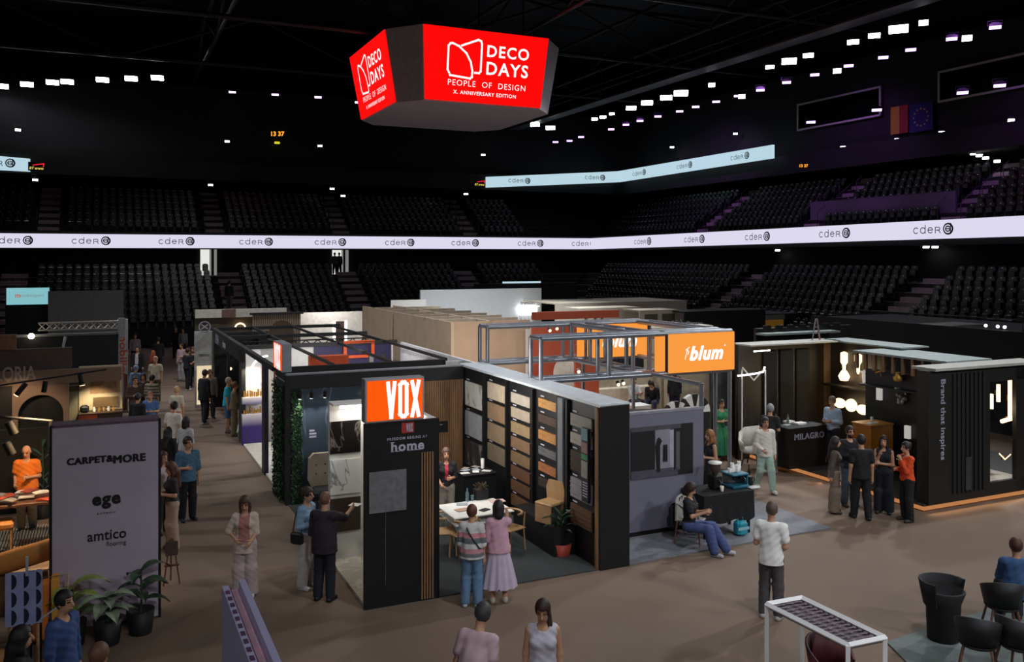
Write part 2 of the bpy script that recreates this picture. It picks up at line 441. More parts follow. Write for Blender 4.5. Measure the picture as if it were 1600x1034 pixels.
def frac_v(px, v, u0, u1): return (AV(px, 380, v)[0] - u0) / (u1 - u0)
def frac_u(px, u, v0, v1): return (AU(px, 370, u)[0] - v0) / (v1 - v0)
pts = [(-40, 67), (38.5, 67), (38.5, 2)]
zb = [AV(0, 388.2, 67)[1] - .02, AV(925, 389.2, 67)[1], AU(1600, 368, 38.5)[1] + .1]; zt = [AV(0, 366, 67)[1], AV(925, 372.3, 67)[1], AU(1600, 336, 38.5)[1] + .12]
ribbon('ribbon_screen', 'long white LED advertising band running round the hall below the upper stand', pts, zb, zt, BANDM,
       [(0, frac_v(x, 67, -40, 38.5)) for x in (24, 147, 280, 404, 520, 628, 730, 832)] + [(0, frac_v(920, 67, -40, 38.5) - .004)]
       + [(1, frac_u(x, 38.5, 67, 2)) for x in (1006, 1087, 1186, 1307, 1462)], .42)
u0 = AV(760, 285, 68)[0]; uc = AV(965, 276, 68)[0]; vr = AU(1207, 236, uc)[0]
ribbon('ribbon_screen', 'pale blue LED advertising band high up at the corner of the hall', [(u0, 68), (uc, 68), (uc, vr)],
       [AV(760, 292.9, 68)[1], AV(965, 284.6, 68)[1], AU(1207, 247, uc)[1]], [AV(760, 276.3, 68)[1], AV(965, 267.5, 68)[1], AU(1207, 226, uc)[1]], BANDB,
       [(0, .25), (0, .83), (1, frac_u(1000, uc, 68, vr)), (1, frac_u(1071, uc, 68, vr)), (1, frac_u(1158, uc, 68, vr))], .36)
u0 = AV(-60, 255, 68)[0]; u1 = AV(47, 255, 68)[0]
ribbon('ribbon_screen', 'pale blue LED band at the upper left edge beside a small red and yellow emblem', [(u0, 68), (u1, 68)],
       [AV(0, 264.5, 68)[1], AV(47, 268, 68)[1]], [AV(0, 241, 68)[1], AV(47, 248, 68)[1]], BANDB, [(0, .52)], .42)
# the arena's small neon emblem at the end of each upper band
for px, py, where in ((57, 260, 'beside the band at the upper left'), (749, 286, 'beside the blue band at the corner')):
    u, z = AV(px, py, 68)
    t = thing('neon_sign', 'small red and yellow neon emblem ' + where, 'sign', u, 67.95, z)
    part('backing_board', MB().box(-.5, .02, -.3, .5, .1, .3), NEARBLACK, t)
    part('lettering', moved(text_mb('BT arena', w=.85, bold=.02, shear=.2), 0, 0, -.12), M('neon_yellow', 'e8d060', emit=1.0), t)
    part('red_stroke', strokes_mb([[(-.2, .08), (.45, .2), (.42, .0)]], .05), M('neon_red', 'ff2a3a', emit=1.2), t)

# ------------------------------------------------------------------ scoreboard cube over the middle
sb = thing('scoreboard_cube', 'big hanging scoreboard cube with tilted red screens lettered in white', 'scoreboard', 13.4, 42.8, 13.8)
RED = M('screen_red', 'ff0a08', emit=1.0, var=0); SBG = M('scoreboard_casing', 'cfc4cc', .6)
zb_, zt_, tilt = 0.05, 3.75, .62            # bottom, top, how far the top leans out
lo = [(1.6, .55), (8.3, .55), (9.5, 1.9), (9.5, 8.6), (8.3, 10), (1.6, 10), (.55, 8.6), (.55, 1.9)]
hi = [(1.35, -.1), (8.5, -.1), (10.1, 1.7), (10.1, 8.9), (8.5, 10.6), (1.4, 10.6), (-.1, 8.9), (-.1, 1.7)]
mb = MB(); mb.add([(x, y, 0) for x, y in lo] + [(x, y, zt_) for x, y in hi], [tuple(range(7, -1, -1)), tuple(range(8, 16))] + [(i, (i + 1) % 8, (i + 1) % 8 + 8, i + 8) for i in range(8)])
part('casing', mb, SBG, sb)
def deco(w):
    s = strokes_mb([[(-2.05, -.35), (-2.05, .78), (-1.95, .9), (-1.85, .92)] + [(-1.5, .8), (-1.1, .5), (-.85, .1), (-.75, -.3), (-.75, -.62), (-.85, -.7), (-1.9, -.62), (-2.05, -.35)],
                    [(-1.35, .85), (-.5, 1.2), (-.35, 1.15), (-.3, 1.0), (-.3, -.3), (-.38, -.4), (-.6, -.4)]], .1, 0)
    for txt, ww, x, z, b in (('DECO', 2.3, 1.15, .72, .02), ('DAYS', 2.3, 1.15, -.12, .02), ('PEOPLE  OF  DESIGN', 4.2, .1, -.95, -.005), ('X. ANNIVERSARY EDITION', 3.4, .0, -1.4, .012)):
        t = moved(text_mb(txt, w=ww, bold=b, spacing=1.15), x, 0, z); s.add([(a, 0, c) for a, b_, c in t.v], t.f)
    return s
def panel_on(p0, p1, q1, q0, name, logo=True, mat=RED, parent=sb):
    """Screen spanning bottom p0-p1 and top q0-q1, lifted off the casing."""
    p0, p1, q1, q0 = map(Vector, (p0, p1, q1, q0)); n = (p1 - p0).cross(q0 - p0).normalized() * .06
    mb = MB(); f = [x + n for x in (p0, p1, q1, q0)]; mb.add([*f, p0, p1, q1, q0], [(0, 1, 2, 3), (4, 7, 6, 5), (0, 4, 5, 1), (1, 5, 6, 2), (2, 6, 7, 3), (3, 7, 4, 0)])
    o = part(name, mb, mat, parent)
    if logo:
        d = deco(1); c0 = (f[0] + f[1] + f[2] + f[3]) / 4; ex = ((f[1] - f[0]) + (f[2] - f[3])).normalized(); ez = ((f[3] - f[0]) + (f[2] - f[1])).normalized()
        k = ((p1 - p0).length + (q1 - q0).length) / 2 / 6.5
        d.v = [tuple(c0 + ex * x * k + ez * (z + .1) * k + n.normalized() * .02) for x, _, z in d.v]
        part('lettering', d, M('screen_white', 'ffffff', emit=1.0), o)
panel_on((1.65, .53, .06), (8.3, .53, .06), (8.5, -.1, 3.74), (1.35, -.1, 3.74), 'screen')
panel_on((.53, 8.6, .06), (.53, 1.9, .06), (-.1, 1.75, 3.74), (-.1, 8.9, 3.74), 'screen')
for x, y in ((2, 2), (8, 2), (2, 8.5), (8, 8.5)): part('hanging_cable', MB().tube([(x, y, 3.7), (x, y, 9.2)], .05, 6), STEEL, sb)

v0, z1 = AU(1266, 316, 40.3); v1 = AU(1493, 300, 40.3)[0]; z0 = 8.0
struct('wall_side_tribune', MB().box(0, 0, 0, .15, v0 - v1, z1 - z0), M('tribune_violet_grey', '5a4a66', .8), 40.3, v1, z0)
# ------------------------------------------------------------------ roof steel and lamps
ROOFST = M('roof_steel', '333136', .5, .4)
def truss(p0, p1, hgt, name='roof_truss', r=.1, n=10):
    mb = MB(); p0, p1 = Vector(p0), Vector(p1)
    mb.tube([p0, p1], r, 6); mb.tube([p0 + Vector((0, 0, hgt)), p1 + Vector((0, 0, hgt))], r, 6)
    for i in range(n):
        a = p0.lerp(p1, i / n); b = p0.lerp(p1, (i + 1) / n); up = Vector((0, 0, hgt))
        mb.tube([a, b + up] if i % 2 else [a + up, b], r * .6, 5)
    return struct(name, mb, ROOFST)
for v in (24, 36, 48, 60): truss((-40, v, 18.2), (42, v, 18.2), 3.2, r=.14)
for u in (-8, 6, 22, 31): truss((u, 8, 18.6), (u, 74, 18.6), 2.6, r=.12)
cw = MB(); cw.box(30.2, 8, 16.2, 31.2, 66, 16.3)
for v in range(8, 67, 4): cw.tube([(30.7, v, 16.3), (30.7, v, 18.6)], .05, 6)
for e in (30.2, 31.2): cw.tube([(e, 8, 17.3), (e, 66, 17.3)], .04, 6)
struct('catwalk_floor', cw, ROOFST)

def lamp_head(name, w, d, h, face):
    """A floodlight: housing, glowing face, yoke."""
    root = bpy.data.objects.new(name, None); COL.objects.link(root)
    b = MB(); b.rbox(-w / 2, -d / 2, 0, w / 2, d / 2, h, .03)
    b.box(-w * .3, -d * .2, h, w * .3, d * .2, h * 1.5)
    part('housing', b, STEEL, root)
    part('lamp_face', MB().box(-w * .45, -d / 2 - .02, -.02, w * .45, d * .42, .0), face, root)
    part('yoke', MB().tube([(-w / 2 - .03, 0, h * .5), (-w / 2 - .03, 0, h * 2.2), (w / 2 + .03, 0, h * 2.2), (w / 2 + .03, 0, h * .5)], .02, 6), STEEL, root)
    return root
big = lamp_head('ceiling_floodlight', .95, .6, .35, LAMPBIG); small = lamp_head('ceiling_washlight', .7, .4, .2, VIOLET); dot = lamp_head('ceiling_downlight', .38, .3, .18, LAMPW)
for o in (big, small, dot): tag(o, cat='ceiling light')
used = set()
def hang(o, px, py, Y, label, group, tilt=0.0, scale=1.0):
    X = (px - 800) / F * Y; z = EYE - (py - YH) / F * Y
    r = o
    if o.name in used:
        r = o.copy(); COL.objects.link(r)
        for ch in o.children:
            k = ch.copy(); COL.objects.link(k); k.parent = r
    used.add(o.name)
    r.location = (X, Y, z); r.rotation_euler = (math.radians(tilt), 0, math.atan2(-X, Y) * .9); r.scale = (scale,) * 3
    r['label'] = label; r['group'] = group; return r
for i, (px, py) in enumerate([(3, 135), (42, 132), (82, 129), (105, 128), (160, 125), (205, 123), (246, 122)]):
    hang(big, px, py, 60, 'bright white floodlight in the row high above the far stand', 'floodlights above the far stand', -25, .9)
def y_on_u(px, u): k = (px - 800) / F; return u / (k * CT + ST)
for px, py, sc in [(790, 183, .5), (813, 188, .8), (836, 195, 1.0), (860, 200, 1.0), (929, 186, .6), (942, 183, .6), (956, 178, .5), (986, 169, .9), (1011, 161, 1.0), (1041, 153, 1.0), (1064, 146, 1.15),
                   (1203, 105, .6), (1233, 96, 1.0), (1263, 87, .7), (1333, 66, .7), (1366, 56, .7), (1404, 46, 1.1)]:
    hang(big, px, py, y_on_u(px, 30.7), 'bright white floodlight on the catwalk slanting across the roof', 'floodlights on the slanting catwalk', -25, sc * .8)
for px, py in [(1112, 133), (1159, 151), (1308, 111), (1511, 60), (1443, 36)]:
    hang(dot, px, py, y_on_u(px, 33), 'round white spotlight hung below the slanting row of floodlights', 'spotlights below the slanting row', -30, 1.1)
for px, py in [(15, 158), (72, 153), (155, 149), (220, 147), (285, 145), (363, 144), (430, 148), (497, 152), (560, 160)]:
    hang(small, px, py, 66, 'small violet wash light in the long arc under the far roof', 'violet lights over the far stand', -15, .8)
for px, py in [(824, 211), (868, 222), (890, 220), (908, 214), (955, 202), (978, 195), (1000, 189), (1028, 182), (1062, 174), (1087, 167), (1119, 159), (1153, 150), (1188, 141), (1229, 129), (1273, 117), (1326, 103),
               (1380, 90), (1423, 78), (1487, 61), (1555, 43), (1504, 145), (1562, 134), (1370, 172), (1267, 191)]:
    hang(small, px, py, y_on_u(px, 36), 'small violet wash light in the line climbing over the side stand', 'violet lights over the side stand', -15, .75)
for px, py in [(28, 203), (355, 221), (500, 228), (755, 242), (55, 281), (329, 289), (519, 295), (536, 306), (728, 303)]:
    hang(dot, px, py, 67.6 / (CT - (px - 800) / F * ST), 'tiny white downlight on the dark wall behind the far upper stand', 'downlights behind the far upper stand', -20, .95)
for px, py in [(965, 252), (1050, 230), (1149, 209), (982, 295), (1006, 292), (1317, 230), (1402, 218), (1471, 207), (1580, 188), (1325, 257)]:
    hang(dot, px, py, y_on_u(px, 43.5), 'tiny white downlight above the upper stand along the side', 'downlights above the side upper stand', -20, .9)
for px, py in [(1462, 222), (1480, 223), (1487, 226), (1503, 231), (1521, 240), (1530, 243), (1540, 247), (1558, 252)]:
    hang(dot, px, py, y_on_u(px, 43.6), 'small white lamp in the falling row behind the side gallery', 'falling row of gallery lamps', -20, .9)
for px, py in [(1215, 391), (1447, 386), (1461, 386)]:
    hang(dot, px, py, y_on_u(px, 41), 'small white lamp under the white band above a gangway', 'lamps over the side gangways', -20, .9)
# gallery windows, flags, clocks
def gallery_window(px0, px1, label, yt0, yb0):
    v0, z1 = AU(px0, yt0, 44.0); v1 = AU(px1, yt0, 44.0)[0]; z0 = AU(px0, yb0, 44.0)[1]
    t = thing('gallery_window', label, 'window', 44.0, v0, z0); h = z1 - z0; L = v0 - v1
    fr = MB()
    for a in ((-.0, h - .12, h), (0, 0, .12)): fr.box(-.06, -L, a[1], .06, 0, a[2])
    fr.box(-.06, -.12, 0, .06, 0, h); fr.box(-.06, -L, 0, .06, -L + .12, h)
    part('window_frame', fr, M('gallery_frame', 'c0bec2', .5), t)
    part('glass', MB().box(.0, -L + .1, .1, .02, -.1, h - .1), M('gallery_glass', '08080a', .08, var=0, spec=.8), t)
gallery_window(1246, 1377, 'framed dark gallery window above the striped flag', 163, 205)
gallery_window(1466, 1640, 'framed dark gallery window at the upper edge near the ceiling', 112, 161)
v0, z0 = AU(1392, 211, 43.9); v1, z1 = AU(1419, 163, 43.9)
fl = thing('hanging_flag', 'vertical yellow and red flag hanging on the gallery wall', 'flag', 43.9, v0, z0); L = v0 - v1; h = z1 - z0
for i, (c, nm) in enumerate((('b08a30', 'flag_yellow'), ('8a2a24', 'flag_red'))): part('stripe', MB().box(-.02, -L * (i + 1) / 2, 0, .02, -L * i / 2, h), M(nm, c, .8), fl)
v0, z0 = AU(1421, 208, 43.9); v1, z1 = AU(1458, 157, 43.9); L = v0 - v1
fl = thing('hanging_flag', 'dark blue flag with a ring of gold stars on the gallery wall', 'flag', 43.9, v0, z0)
part('cloth', MB().box(-.02, -L, 0, .02, 0, h), M('flag_blue', '1c1c5c', .8), fl)
st = MB()
for k in range(12):
    a = k * math.pi / 6; st.box(-.03, -L / 2 + .5 * math.cos(a) - .05, h / 2 + .5 * math.sin(a) - .05, -.021, -L / 2 + .5 * math.cos(a) + .05, h / 2 + .5 * math.sin(a) + .05)
part('star_ring', st, M('flag_gold', 'a89040', .7), fl)
for px, py, Y, ww, lab in ((434, 209, 67, 1.0, 'orange digital clock on the dark wall over the far stand'), (1256, 259, 52, .5, 'orange digital clock above the side stand')):
    X = (px - 800) / F * Y
    t = bpy.data.objects.new('digital_clock', None); COL.objects.link(t); t.location = (X, Y, EYE - (py - YH) / F * Y); tag(t, lab, 'clock')
    part('clock_case', MB().box(-ww * .6, .01, -ww * .3, ww * .6, .12, ww * .3), NEARBLACK, t)
    part('clock_digits', text_mb('13 37', w=ww, bold=.03), M('led_orange', 'ff9a2a', emit=1.6), t)
u, z = AV(433, 223, 69.5); single('exit_light', 'small yellow lamp below the orange clock on the far wall', 'lamp', MB().rbox(-.2, -.1, -.08, .2, .1, .08, .03), M('lamp_yellow', 'd8d030', emit=1.0), u, 69.5, z)
# ------------------------------------------------------------------ the corner stand with the orange sign (u 3.77-8.7, v 13.75-21.8)
ORANGE = M('sign_orange', 'ff5a0c', emit=.95, var=0)
WLET = M('sign_white', 'ffffff', emit=1.0, var=0)
PRINT = M('print_pale', 'b9b6c6', .7, var=0)
k = thing('display_kiosk', 'tall black lettered kiosk at the stand corner with white back and lit niche', 'display kiosk', 3.77, 13.75)
part('front_panel', MB().box(0, 0, 0, 1.26, .09, 2.96), BLACK, k)
part('back_wall', MB().box(0, 2.42, 0, 1.26, 2.52, 2.96), M('kiosk_white', 'd6d3cc', .5, var=.03), k, 'white back wall of the niche')
part('side_wall', MB().box(1.17, .09, 0, 1.26, 2.42, 2.95), M('kiosk_white'), k)
part('niche_floor', MB().box(0.02, .09, 0, 1.17, 2.42, .06), veined('pale_stone', 'b4aa98', 'd8d2c4', 1.5), k)
b = MB(); b.box(.15, 2.2, 2.86, 1.1, 2.26, 2.92); b.box(1.06, .5, 2.86, 1.12, 2.26, 2.92)
part('light_bar', b, M('niche_light', 'fff8ee', emit=7.0), k)
b = MB(); b.box(.0, 2.15, 2.92, 1.17, 2.42, 2.96)
part('top_rail', b, WHITE, k)
b = MB()
for i in range(5): b.box(.94 + .046 * i, -.03, .03, .965 + .046 * i, 0, 2.43)
part('slat_strip', b, grained('slat_wood', '6d5038', '9a7452', (2, 2, .5)), k)
part('groove', MB().box(.34, -.004, .35, .346, 0, 1.9), M('groove_grey', '5c5b60', .6), k)
b = MB(); b.box(.61, -.012, 2.77, .82, 0, 2.94)
o = part('logo_plate', b, M('logo_red', 'a8322c', .6), k, 'small red logo plate')
def vox(w, h, t):
    k = t / 2; H2 = h / 2 - k * .6; a, b = -.15 * w + k, .15 * w - k; c = min(.06 * w, (b - a) * .4)
    return strokes_mb([[(-.5 * w + k, H2), (-.35 * w, -H2), (-.2 * w - k, H2)], [(a, H2 - c), (a, c - H2), (a + c, -H2), (b - c, -H2), (b, c - H2), (b, H2 - c), (b - c, H2), (a + c, H2), (a, H2 - c)],
                       [(.2 * w + k, H2), (.5 * w - k, -H2)], [(.5 * w - k, H2), (.2 * w + k, -H2)]], t)
part('logo_lettering', moved(vox(.11, .13, .013), .74, -.014, 2.855), PRINT, o)
part('lettering', moved(text_mb('FREEDOM BEGINS AT', w=.68, bold=.012, spacing=1.25), .71, -.004, 2.69), PRINT, k)
def serif_home(w, h):
    mb = text_mb('home', w=w, h=h, bold=.028, spacing=1.12)
    mb.box(-.53 * w, -.004, .42 * h, -.4 * w, 0, .5 * h)
    for x in (-.46, -.3, .08, .2, .32): mb.box((x - .055) * w, -.004, -.5 * h, (x + .055) * w, 0, -.44 * h)
    return mb
part('lettering', moved(serif_home(.56, .16), .715, -.004, 2.56), PRINT, k)
s = thing('lightbox_sign', 'orange lightbox reading VOX on top of the black corner kiosk', 'illuminated sign', 3.77, 13.7, 2.98)
part('sign_frame', MB().rbox(-.01, 0, 0, .98, .22, .7, .01), GREYM, s)
part('sign_face', MB().box(.025, -.012, .03, .945, 0, .67), ORANGE, s)
part('lettering', moved(vox(.58, .58, .066), .62, -.016, .35), WLET, s)
s = thing('lightbox_sign', 'narrow orange VOX lightbox seen edge-on at the rear corner of the stand', 'illuminated sign', 3.74, 20.8, 2.96)
part('sign_frame', MB().rbox(0, -.02, 0, .22, 1.1, .66, .01), GREYM, s)
f = MB(); f.box(-.012, .02, .03, 0, 1.06, .63)
part('sign_face', f, ORANGE, s)
part('lettering', moved(faced_left(vox(.8, .54, .1)), -.016, .5, .33), WLET, s)
# sample boards inside the kiosk niche
for px0, py0, px1, py1, m, lab in ((515.5, 659, 563, 708, veined('black_marble', '161310', '6a625a', 1.4, .012), 'black marble sample board in the white niche, topmost of three'),
                                   (515.5, 719, 563, 771, veined('white_marble', 'd2d0ca', '7c7a78', 1.0, .012), 'white marble sample board with grey veins in the middle of the niche'),
                                   (515.5, 780, 563, 829, grained('brown_stone', '33271d', '40322a'), 'plain brown sample board in the white niche, lowest of three')):
    a0, z1 = AV(px0, py0, 16.16); a1, z0 = AV(px1, py1 - 3, 16.16)
    single('sample_board', lab, 'sample board', MB().box(0, -.025, 0, a1 - a0, 0, z1 - z0), m, a0, 16.165, z0)
a0, z1 = AV(576, 738, 13.75); a1, z0 = AV(634, 795, 13.75)
single('sample_board', 'square mottled grey board on the front of the black kiosk', 'sample board', MB().box(0, -.03, 0, a1 - a0, 0, z1 - z0), M('lilac_stone', '6f6b70', .6, scale=14, var=.2), a0, 13.745, z0)

# carpet of the stand
CARP = M('stand_carpet', '34383a', .95, scale=20)
b = MB(); b.slab([(5.04, 13.76), (8.06, 13.76), (8.06, 20.38), (3.8, 20.38), (3.8, 16.3), (5.04, 16.3)], .004, .02)
single('carpet', 'dark grey carpet of the stand with the tile wall', 'carpet', b, CARP, 0, 0)
# rear wall of the stand
w = thing('rear_display_wall', 'rear wall of the corner stand in dark veined marble and wood slats under a black header', 'display wall', 3.77, 20.4)
part('header', MB().box(0, -.03, 2.62, 4.31, .12, 2.94), BLACK, w)
part('header_cap', MB().box(0, -.05, 2.94, 4.31, .14, 2.97), M('cap_grey', '84878c', .5), w, 'pale cap strip')
part('marble_panel', MB().box(.3, 0, 0, 3.27, .1, 2.62), veined('slate_marble', '36424e', '74828c', .5, .006, .35, (1.6, 1, .5)), w, 'dark blue-grey marble panel')
b = MB()
for i in range(21): b.box(3.29 + .048 * i, -.03, 0, 3.316 + .048 * i, 0, 2.62)
b.box(3.27, 0, 0, 4.3, .06, 2.62)
part('slat_panel', b, grained('slat_wood'), w, 'vertical wood slats')
part('corner_post', MB().box(-.03, -.08, 0, .08, .08, 2.94), NEARBLACK, w)
part('plant_backing', MB().box(.08, .0, 0, .3, .08, 2.62), NEARBLACK, w)
part('plaque', MB().box(3.62, -.05, 1.35, 3.9, -.03, 1.62), BLACK, w)
part('lettering', moved(text_mb('VOX', w=.07, bold=.02), 3.72, -.055, 1.54), PRINT, w)
b = MB()
for i, ww in enumerate((.12, .16, .16)): b.box(.52, -.004, 1.62 - .07 * i, .52 + ww, 0, 1.66 - .07 * i)
part('lettering', b, PRINT, w)
part('rear_beam', MB().box(0, 1.2, 2.8, 4.31, 1.34, 2.98), BLACK, w)
part('side_beam', MB().box(-.02, .1, 2.8, .06, 1.3, 2.94), BLACK, w)
# vertical garden at the rear corner
def leaf_panel(name, label, u, v, wd, hg, n, face_left=False, seed=1):
    rnd = random.Random(seed); mb = MB()
    for i in range(n):
        x, z = rnd.uniform(.02, wd - .02), rnd.uniform(.02, hg - .02); d = rnd.uniform(.02, .09)
        a = rnd.uniform(0, 6.28); L = rnd.uniform(.045, .085); wv = L * .4
        dx, dz = math.cos(a) * L, math.sin(a) * L - .02; ox, oz = -math.sin(a) * wv, math.cos(a) * wv
        mb.quad((x, -d, z), (x + dx * .5 + ox, -d - .03, z + dz * .5 + oz), (x + dx, -d - .01, z + dz), (x + dx * .5 - ox, -d - .02, z + dz * .5 - oz))
    if face_left: faced_left(mb)
    t = thing(name, label, 'green wall', u, v)
    bk = MB().box(0, 0, 0, wd, .04, hg)
    part('backing', faced_left(bk) if face_left else bk, M('moss_dark', '16201a', .9), t)
    part('foliage', mb, M('wall_leaf', '2c4a2a', .6, scale=9, var=.4), t)
leaf_panel('vertical_garden', 'narrow green plant wall on the rear of the stand beside the dark marble', 3.86, 20.37, .24, 2.6, 900)
leaf_panel('vertical_garden', 'green plant wall on the aisle side of the stand below the edge-on sign', 3.76, 21.75, 1.25, 2.75, 2200, True, 2)
single('storage_partition', 'white back of the storage behind the corner stand', 'partition wall', MB().box(0, 0, 0, 5, .06, 2.9), WHITE, 3.8, 21.8)
b = MB(); b.box(0, 0, 0, .03, .03, 2.9)
single('edge_light', 'thin vertical orange strip at the aisle corner of the plant wall', 'light strip', b, M('edge_orange', 'c05a2a', .5), 3.73, 21.78)
for i, px in enumerate((469, 487, 508, 568)):
    u, z = AV(px, 597, 20.2)
    t = thing('track_spotlight', 'small black spotlight under the header above the dark marble', 'spotlight', u, 20.2, 2.62, group='spotlights over the marble wall')
    part('stem', MB().tube([(0, 0, 0), (0, 0, -.06)], .012, 6), STEEL, t); part('head', MB().tube([(0, 0, -.06), (0, .03, -.2)], .04, 10), NEARBLACK, t)
    part('lamp_face', MB().tube([(0, .03, -.2), (0, .031, -.206)], .034, 10), LAMPW, t)
    lamp('track_spot_beam', 'SPOT', U(u, 20.18, 2.38), 16, (1, .96, .9), U(u, 20.4, 1.0), spot_size=math.radians(80), spot_blend=.6, shadow_soft_size=.04)
lamp('niche_glow', 'AREA', U(4.4, 16.0, 2.84), 14, (1, .97, .92), U(4.4, 15.4, .5), size=.9)
# upholstered seat against the marble
c = thing('tufted_armchair', 'beige tufted armchair standing before the dark marble wall', 'armchair', 4.55, 19.7)
part('backrest', MB().poly([(-.3, .45), (.3, .45), (.38, .62), (.36, 1.1), (.26, 1.2), (-.26, 1.2), (-.36, 1.1), (-.38, .62)], .24, .36), M('beige_fabric', '8f8270', .9), c)
part('seat', MB().rbox(-.34, -.3, .32, .34, .26, .48, .05), M('charcoal_fabric', '1d1d20', .9), c)
b = MB()
for x in (-.2, 0, .2):
    for z in (.75, .95): b.ball((x, .235, z), .02, 6, 4)
part('button', b, M('button_brown', '4a4036', .7), c)
for x in (-.28, .28):
    for y in (-.24, .22): part('leg', MB().tube([(x, y, 0), (x, y, .34)], .02, 6), NEARBLACK, c)

# the tile wall
TW = thing('tile_display_wall', 'long black display wall carrying rows of floor and tile samples', 'display wall', 8.08, 13.75)
part('wall_panel', MB().box(.03, .0, 0, .6, 6.7, 2.93), BLACK, TW)
part('end_panel', MB().box(0, -.03, 0, .62, .0, 2.95), M('end_black', '101012', .5), TW)
part('top_plank', MB().box(-.02, -.03, 2.93, .64, 6.9, 2.98), M('plank_grey', 'ccd3d9', .35), TW, 'pale grey top plank')
fins = []
for px in (757, 793, 834, 873, 888): fins.append(AU(px, 700, 8.08)[0] - 13.75)
for f in fins: part('upright', MB().box(-.05, f - .03, 0, .03, f + .03, 2.9), NEARBLACK, TW)
f = AU(879, 700, 8.08)[0] - 13.75; part('post', MB().box(-.06, f - .1, 0, .03, f + .1, 2.9), M('post_grey', '75787e', .5), TW, 'light grey post')
f = AU(933, 700, 8.08)[0] - 13.75; part('post', MB().box(-.04, f - .05, 0, .03, f + .02, 2.92), grained('slat_wood'), TW, 'wooden edge post')
v0 = AU(833, 800, 8.08)[0]
part('plinth', MB().box(-.45, .9, 0, 0, v0 - 13.75, .55), NEARBLACK, TW)
WM = veined('white_marble'); 
cols = [('first', 726, 753.5, [(599, 637, WM, 'white marble'), (646, 684, M('t1', '9a9ca0', .5), 'plain light grey'), (691, 731, veined('dark_slate', '2e3236', '8a8c90', 1.0, .01), 'dark slate')]),
        ('second', 761, 788, [(600, 626, M('t2', 'b3a48f', .6), 'pale beige'), (632, 658, M('t3', '8a6f56', .6), 'tan'), (664, 691, M('t4', '85705a', .6), 'brown-beige'), (697, 723, M('t5', '6f6353', .6), 'dull taupe')]),
        ('third', 797.5, 827, [(617, 633, M('t6', 'a59c90', .6), 'pale grey-beige'), (640, 656, M('t7', '9d907f', .6), 'light beige'), (663, 680, M('t8', '8c7658', .6), 'sand'), (687, 704, M('t9', '775c46', .6), 'brown'), (710, 727, M('t10', '70583f', .6), 'mid brown'),
                                (733, 750, M('t11', '5a3d2a', .6), 'chestnut'), (756, 772, M('t12', '553a2a', .6), 'dark chestnut'), (779, 796, M('t13', '5b4026', .6), 'oak brown')]),
        ('fourth', 840.5, 871, [(626, 640, grained('p1', 'a8743a', 'd09a54', (2, 2, 20)), 'golden oak'), (651, 664, grained('p2', '3f2c25', '553d33', (2, 2, 20)), 'dark wenge'), (676, 691, grained('p3', 'a06c3a', 'c08a52', (2, 2, 20)), 'honey oak'),
                                (703, 715, grained('p4', '4c4c4e', '707072', (2, 2, 20)), 'grey oak'), (728, 741, grained('p5', '84502f', 'ac7048', (2, 2, 20)), 'reddish oak'), (752, 765, grained('p6', '30241f', '4a372e', (2, 2, 20)), 'dark walnut')]),
        ('fifth', 890.5, 923, [(650, 669, grained('p7', '6c675f', '8a857c', (2, 2, 25)), 'grey ash'), (680, 697, grained('p8', '8b8379', 'aaa298', (2, 2, 25)), 'whitewashed oak'), (708, 740, grained('p9', '2d221c', '3f3029', (2, 2, 35)), 'dark ribbed walnut'),
                               (751, 782, grained('p10', '746f78', '948f98', (2, 2, 35)), 'pale lilac-grey ribbed'), (793, 823, grained('p11', '4c3626', '6b4d36', (2, 2, 35)), 'brown ribbed')])]
ordw = ['topmost', 'second', 'third', 'fourth', 'fifth', 'sixth', 'seventh', 'eighth']
for cn, px0, px1, rows in cols:
    for i, (y0, y1, m, desc) in enumerate(rows):
        v1, zt2 = AU(px0, y0, 8.05); v2, zb2 = AU(px1, y1, 8.05)
        zt2 = AU((px0 + px1) / 2, y0, 8.05)[1]; zb2 = AU((px0 + px1) / 2, y1, 8.05)[1]
        mb = MB().box(-.04, 0, 0, .0, v1 - v2, zt2 - zb2)
        for j in range(1, 4 if cn == 'fifth' and i > 1 else 1): mb.box(-.055, 0, (zt2 - zb2) * j / 4 - .008, -.04, v1 - v2, (zt2 - zb2) * j / 4 + .008)
        pos = 'topmost' if i == 0 else ('lowest' if i == len(rows) - 1 else ordw[i] + ' down')
        single('sample_board', '%s sample board, %s in the %s column of the tile wall' % (desc, pos, cn), 'sample board', mb, m, 8.1, v2, zb2, group='sample boards on the tile wall')
        part('price_tag', MB().box(-.005, v1 - v2 - .2, zt2 - zb2 + .03, 0, v1 - v2 - .03, zt2 - zb2 + .055), PRINT, bpy.data.objects[[o.name for o in COL.objects][-1]])
# leaflets rack beside the end post
t = thing('leaflet_rack', 'narrow rack of leaflets and a green card beside the black end panel', 'leaflet rack', 8.0, 13.98)
part('back_board', MB().box(-.02, 0, 1.15, .03, .24, 2.5), BLACK, t)
for z0, z1, m in ((2.28, 2.5, M('leaf_teal', '6d8a94', .6)), (2.05, 2.24, M('leaf_pink', '8c6a68', .6)), (1.93, 2.02, M('leaf_green', '3f8a5a', .6)), (1.6, 1.9, M('leaf_grey', '8c8a84', .6))):
    part('leaflet', MB().box(-.04, .02, z0, -.02, .22, z1), m, t)
b = MB()
for i in range(6): b.box(-.025, .03, 1.5 - .05 * i, -.021, .2, 1.515 - .05 * i)
part('lettering', b, PRINT, t)
lamp('tile_wall_glow', 'AREA', U(6.4, 17.0, 2.9), 75, (1, .95, .88), U(8.0, 17.0, 1.4), size=2.0)

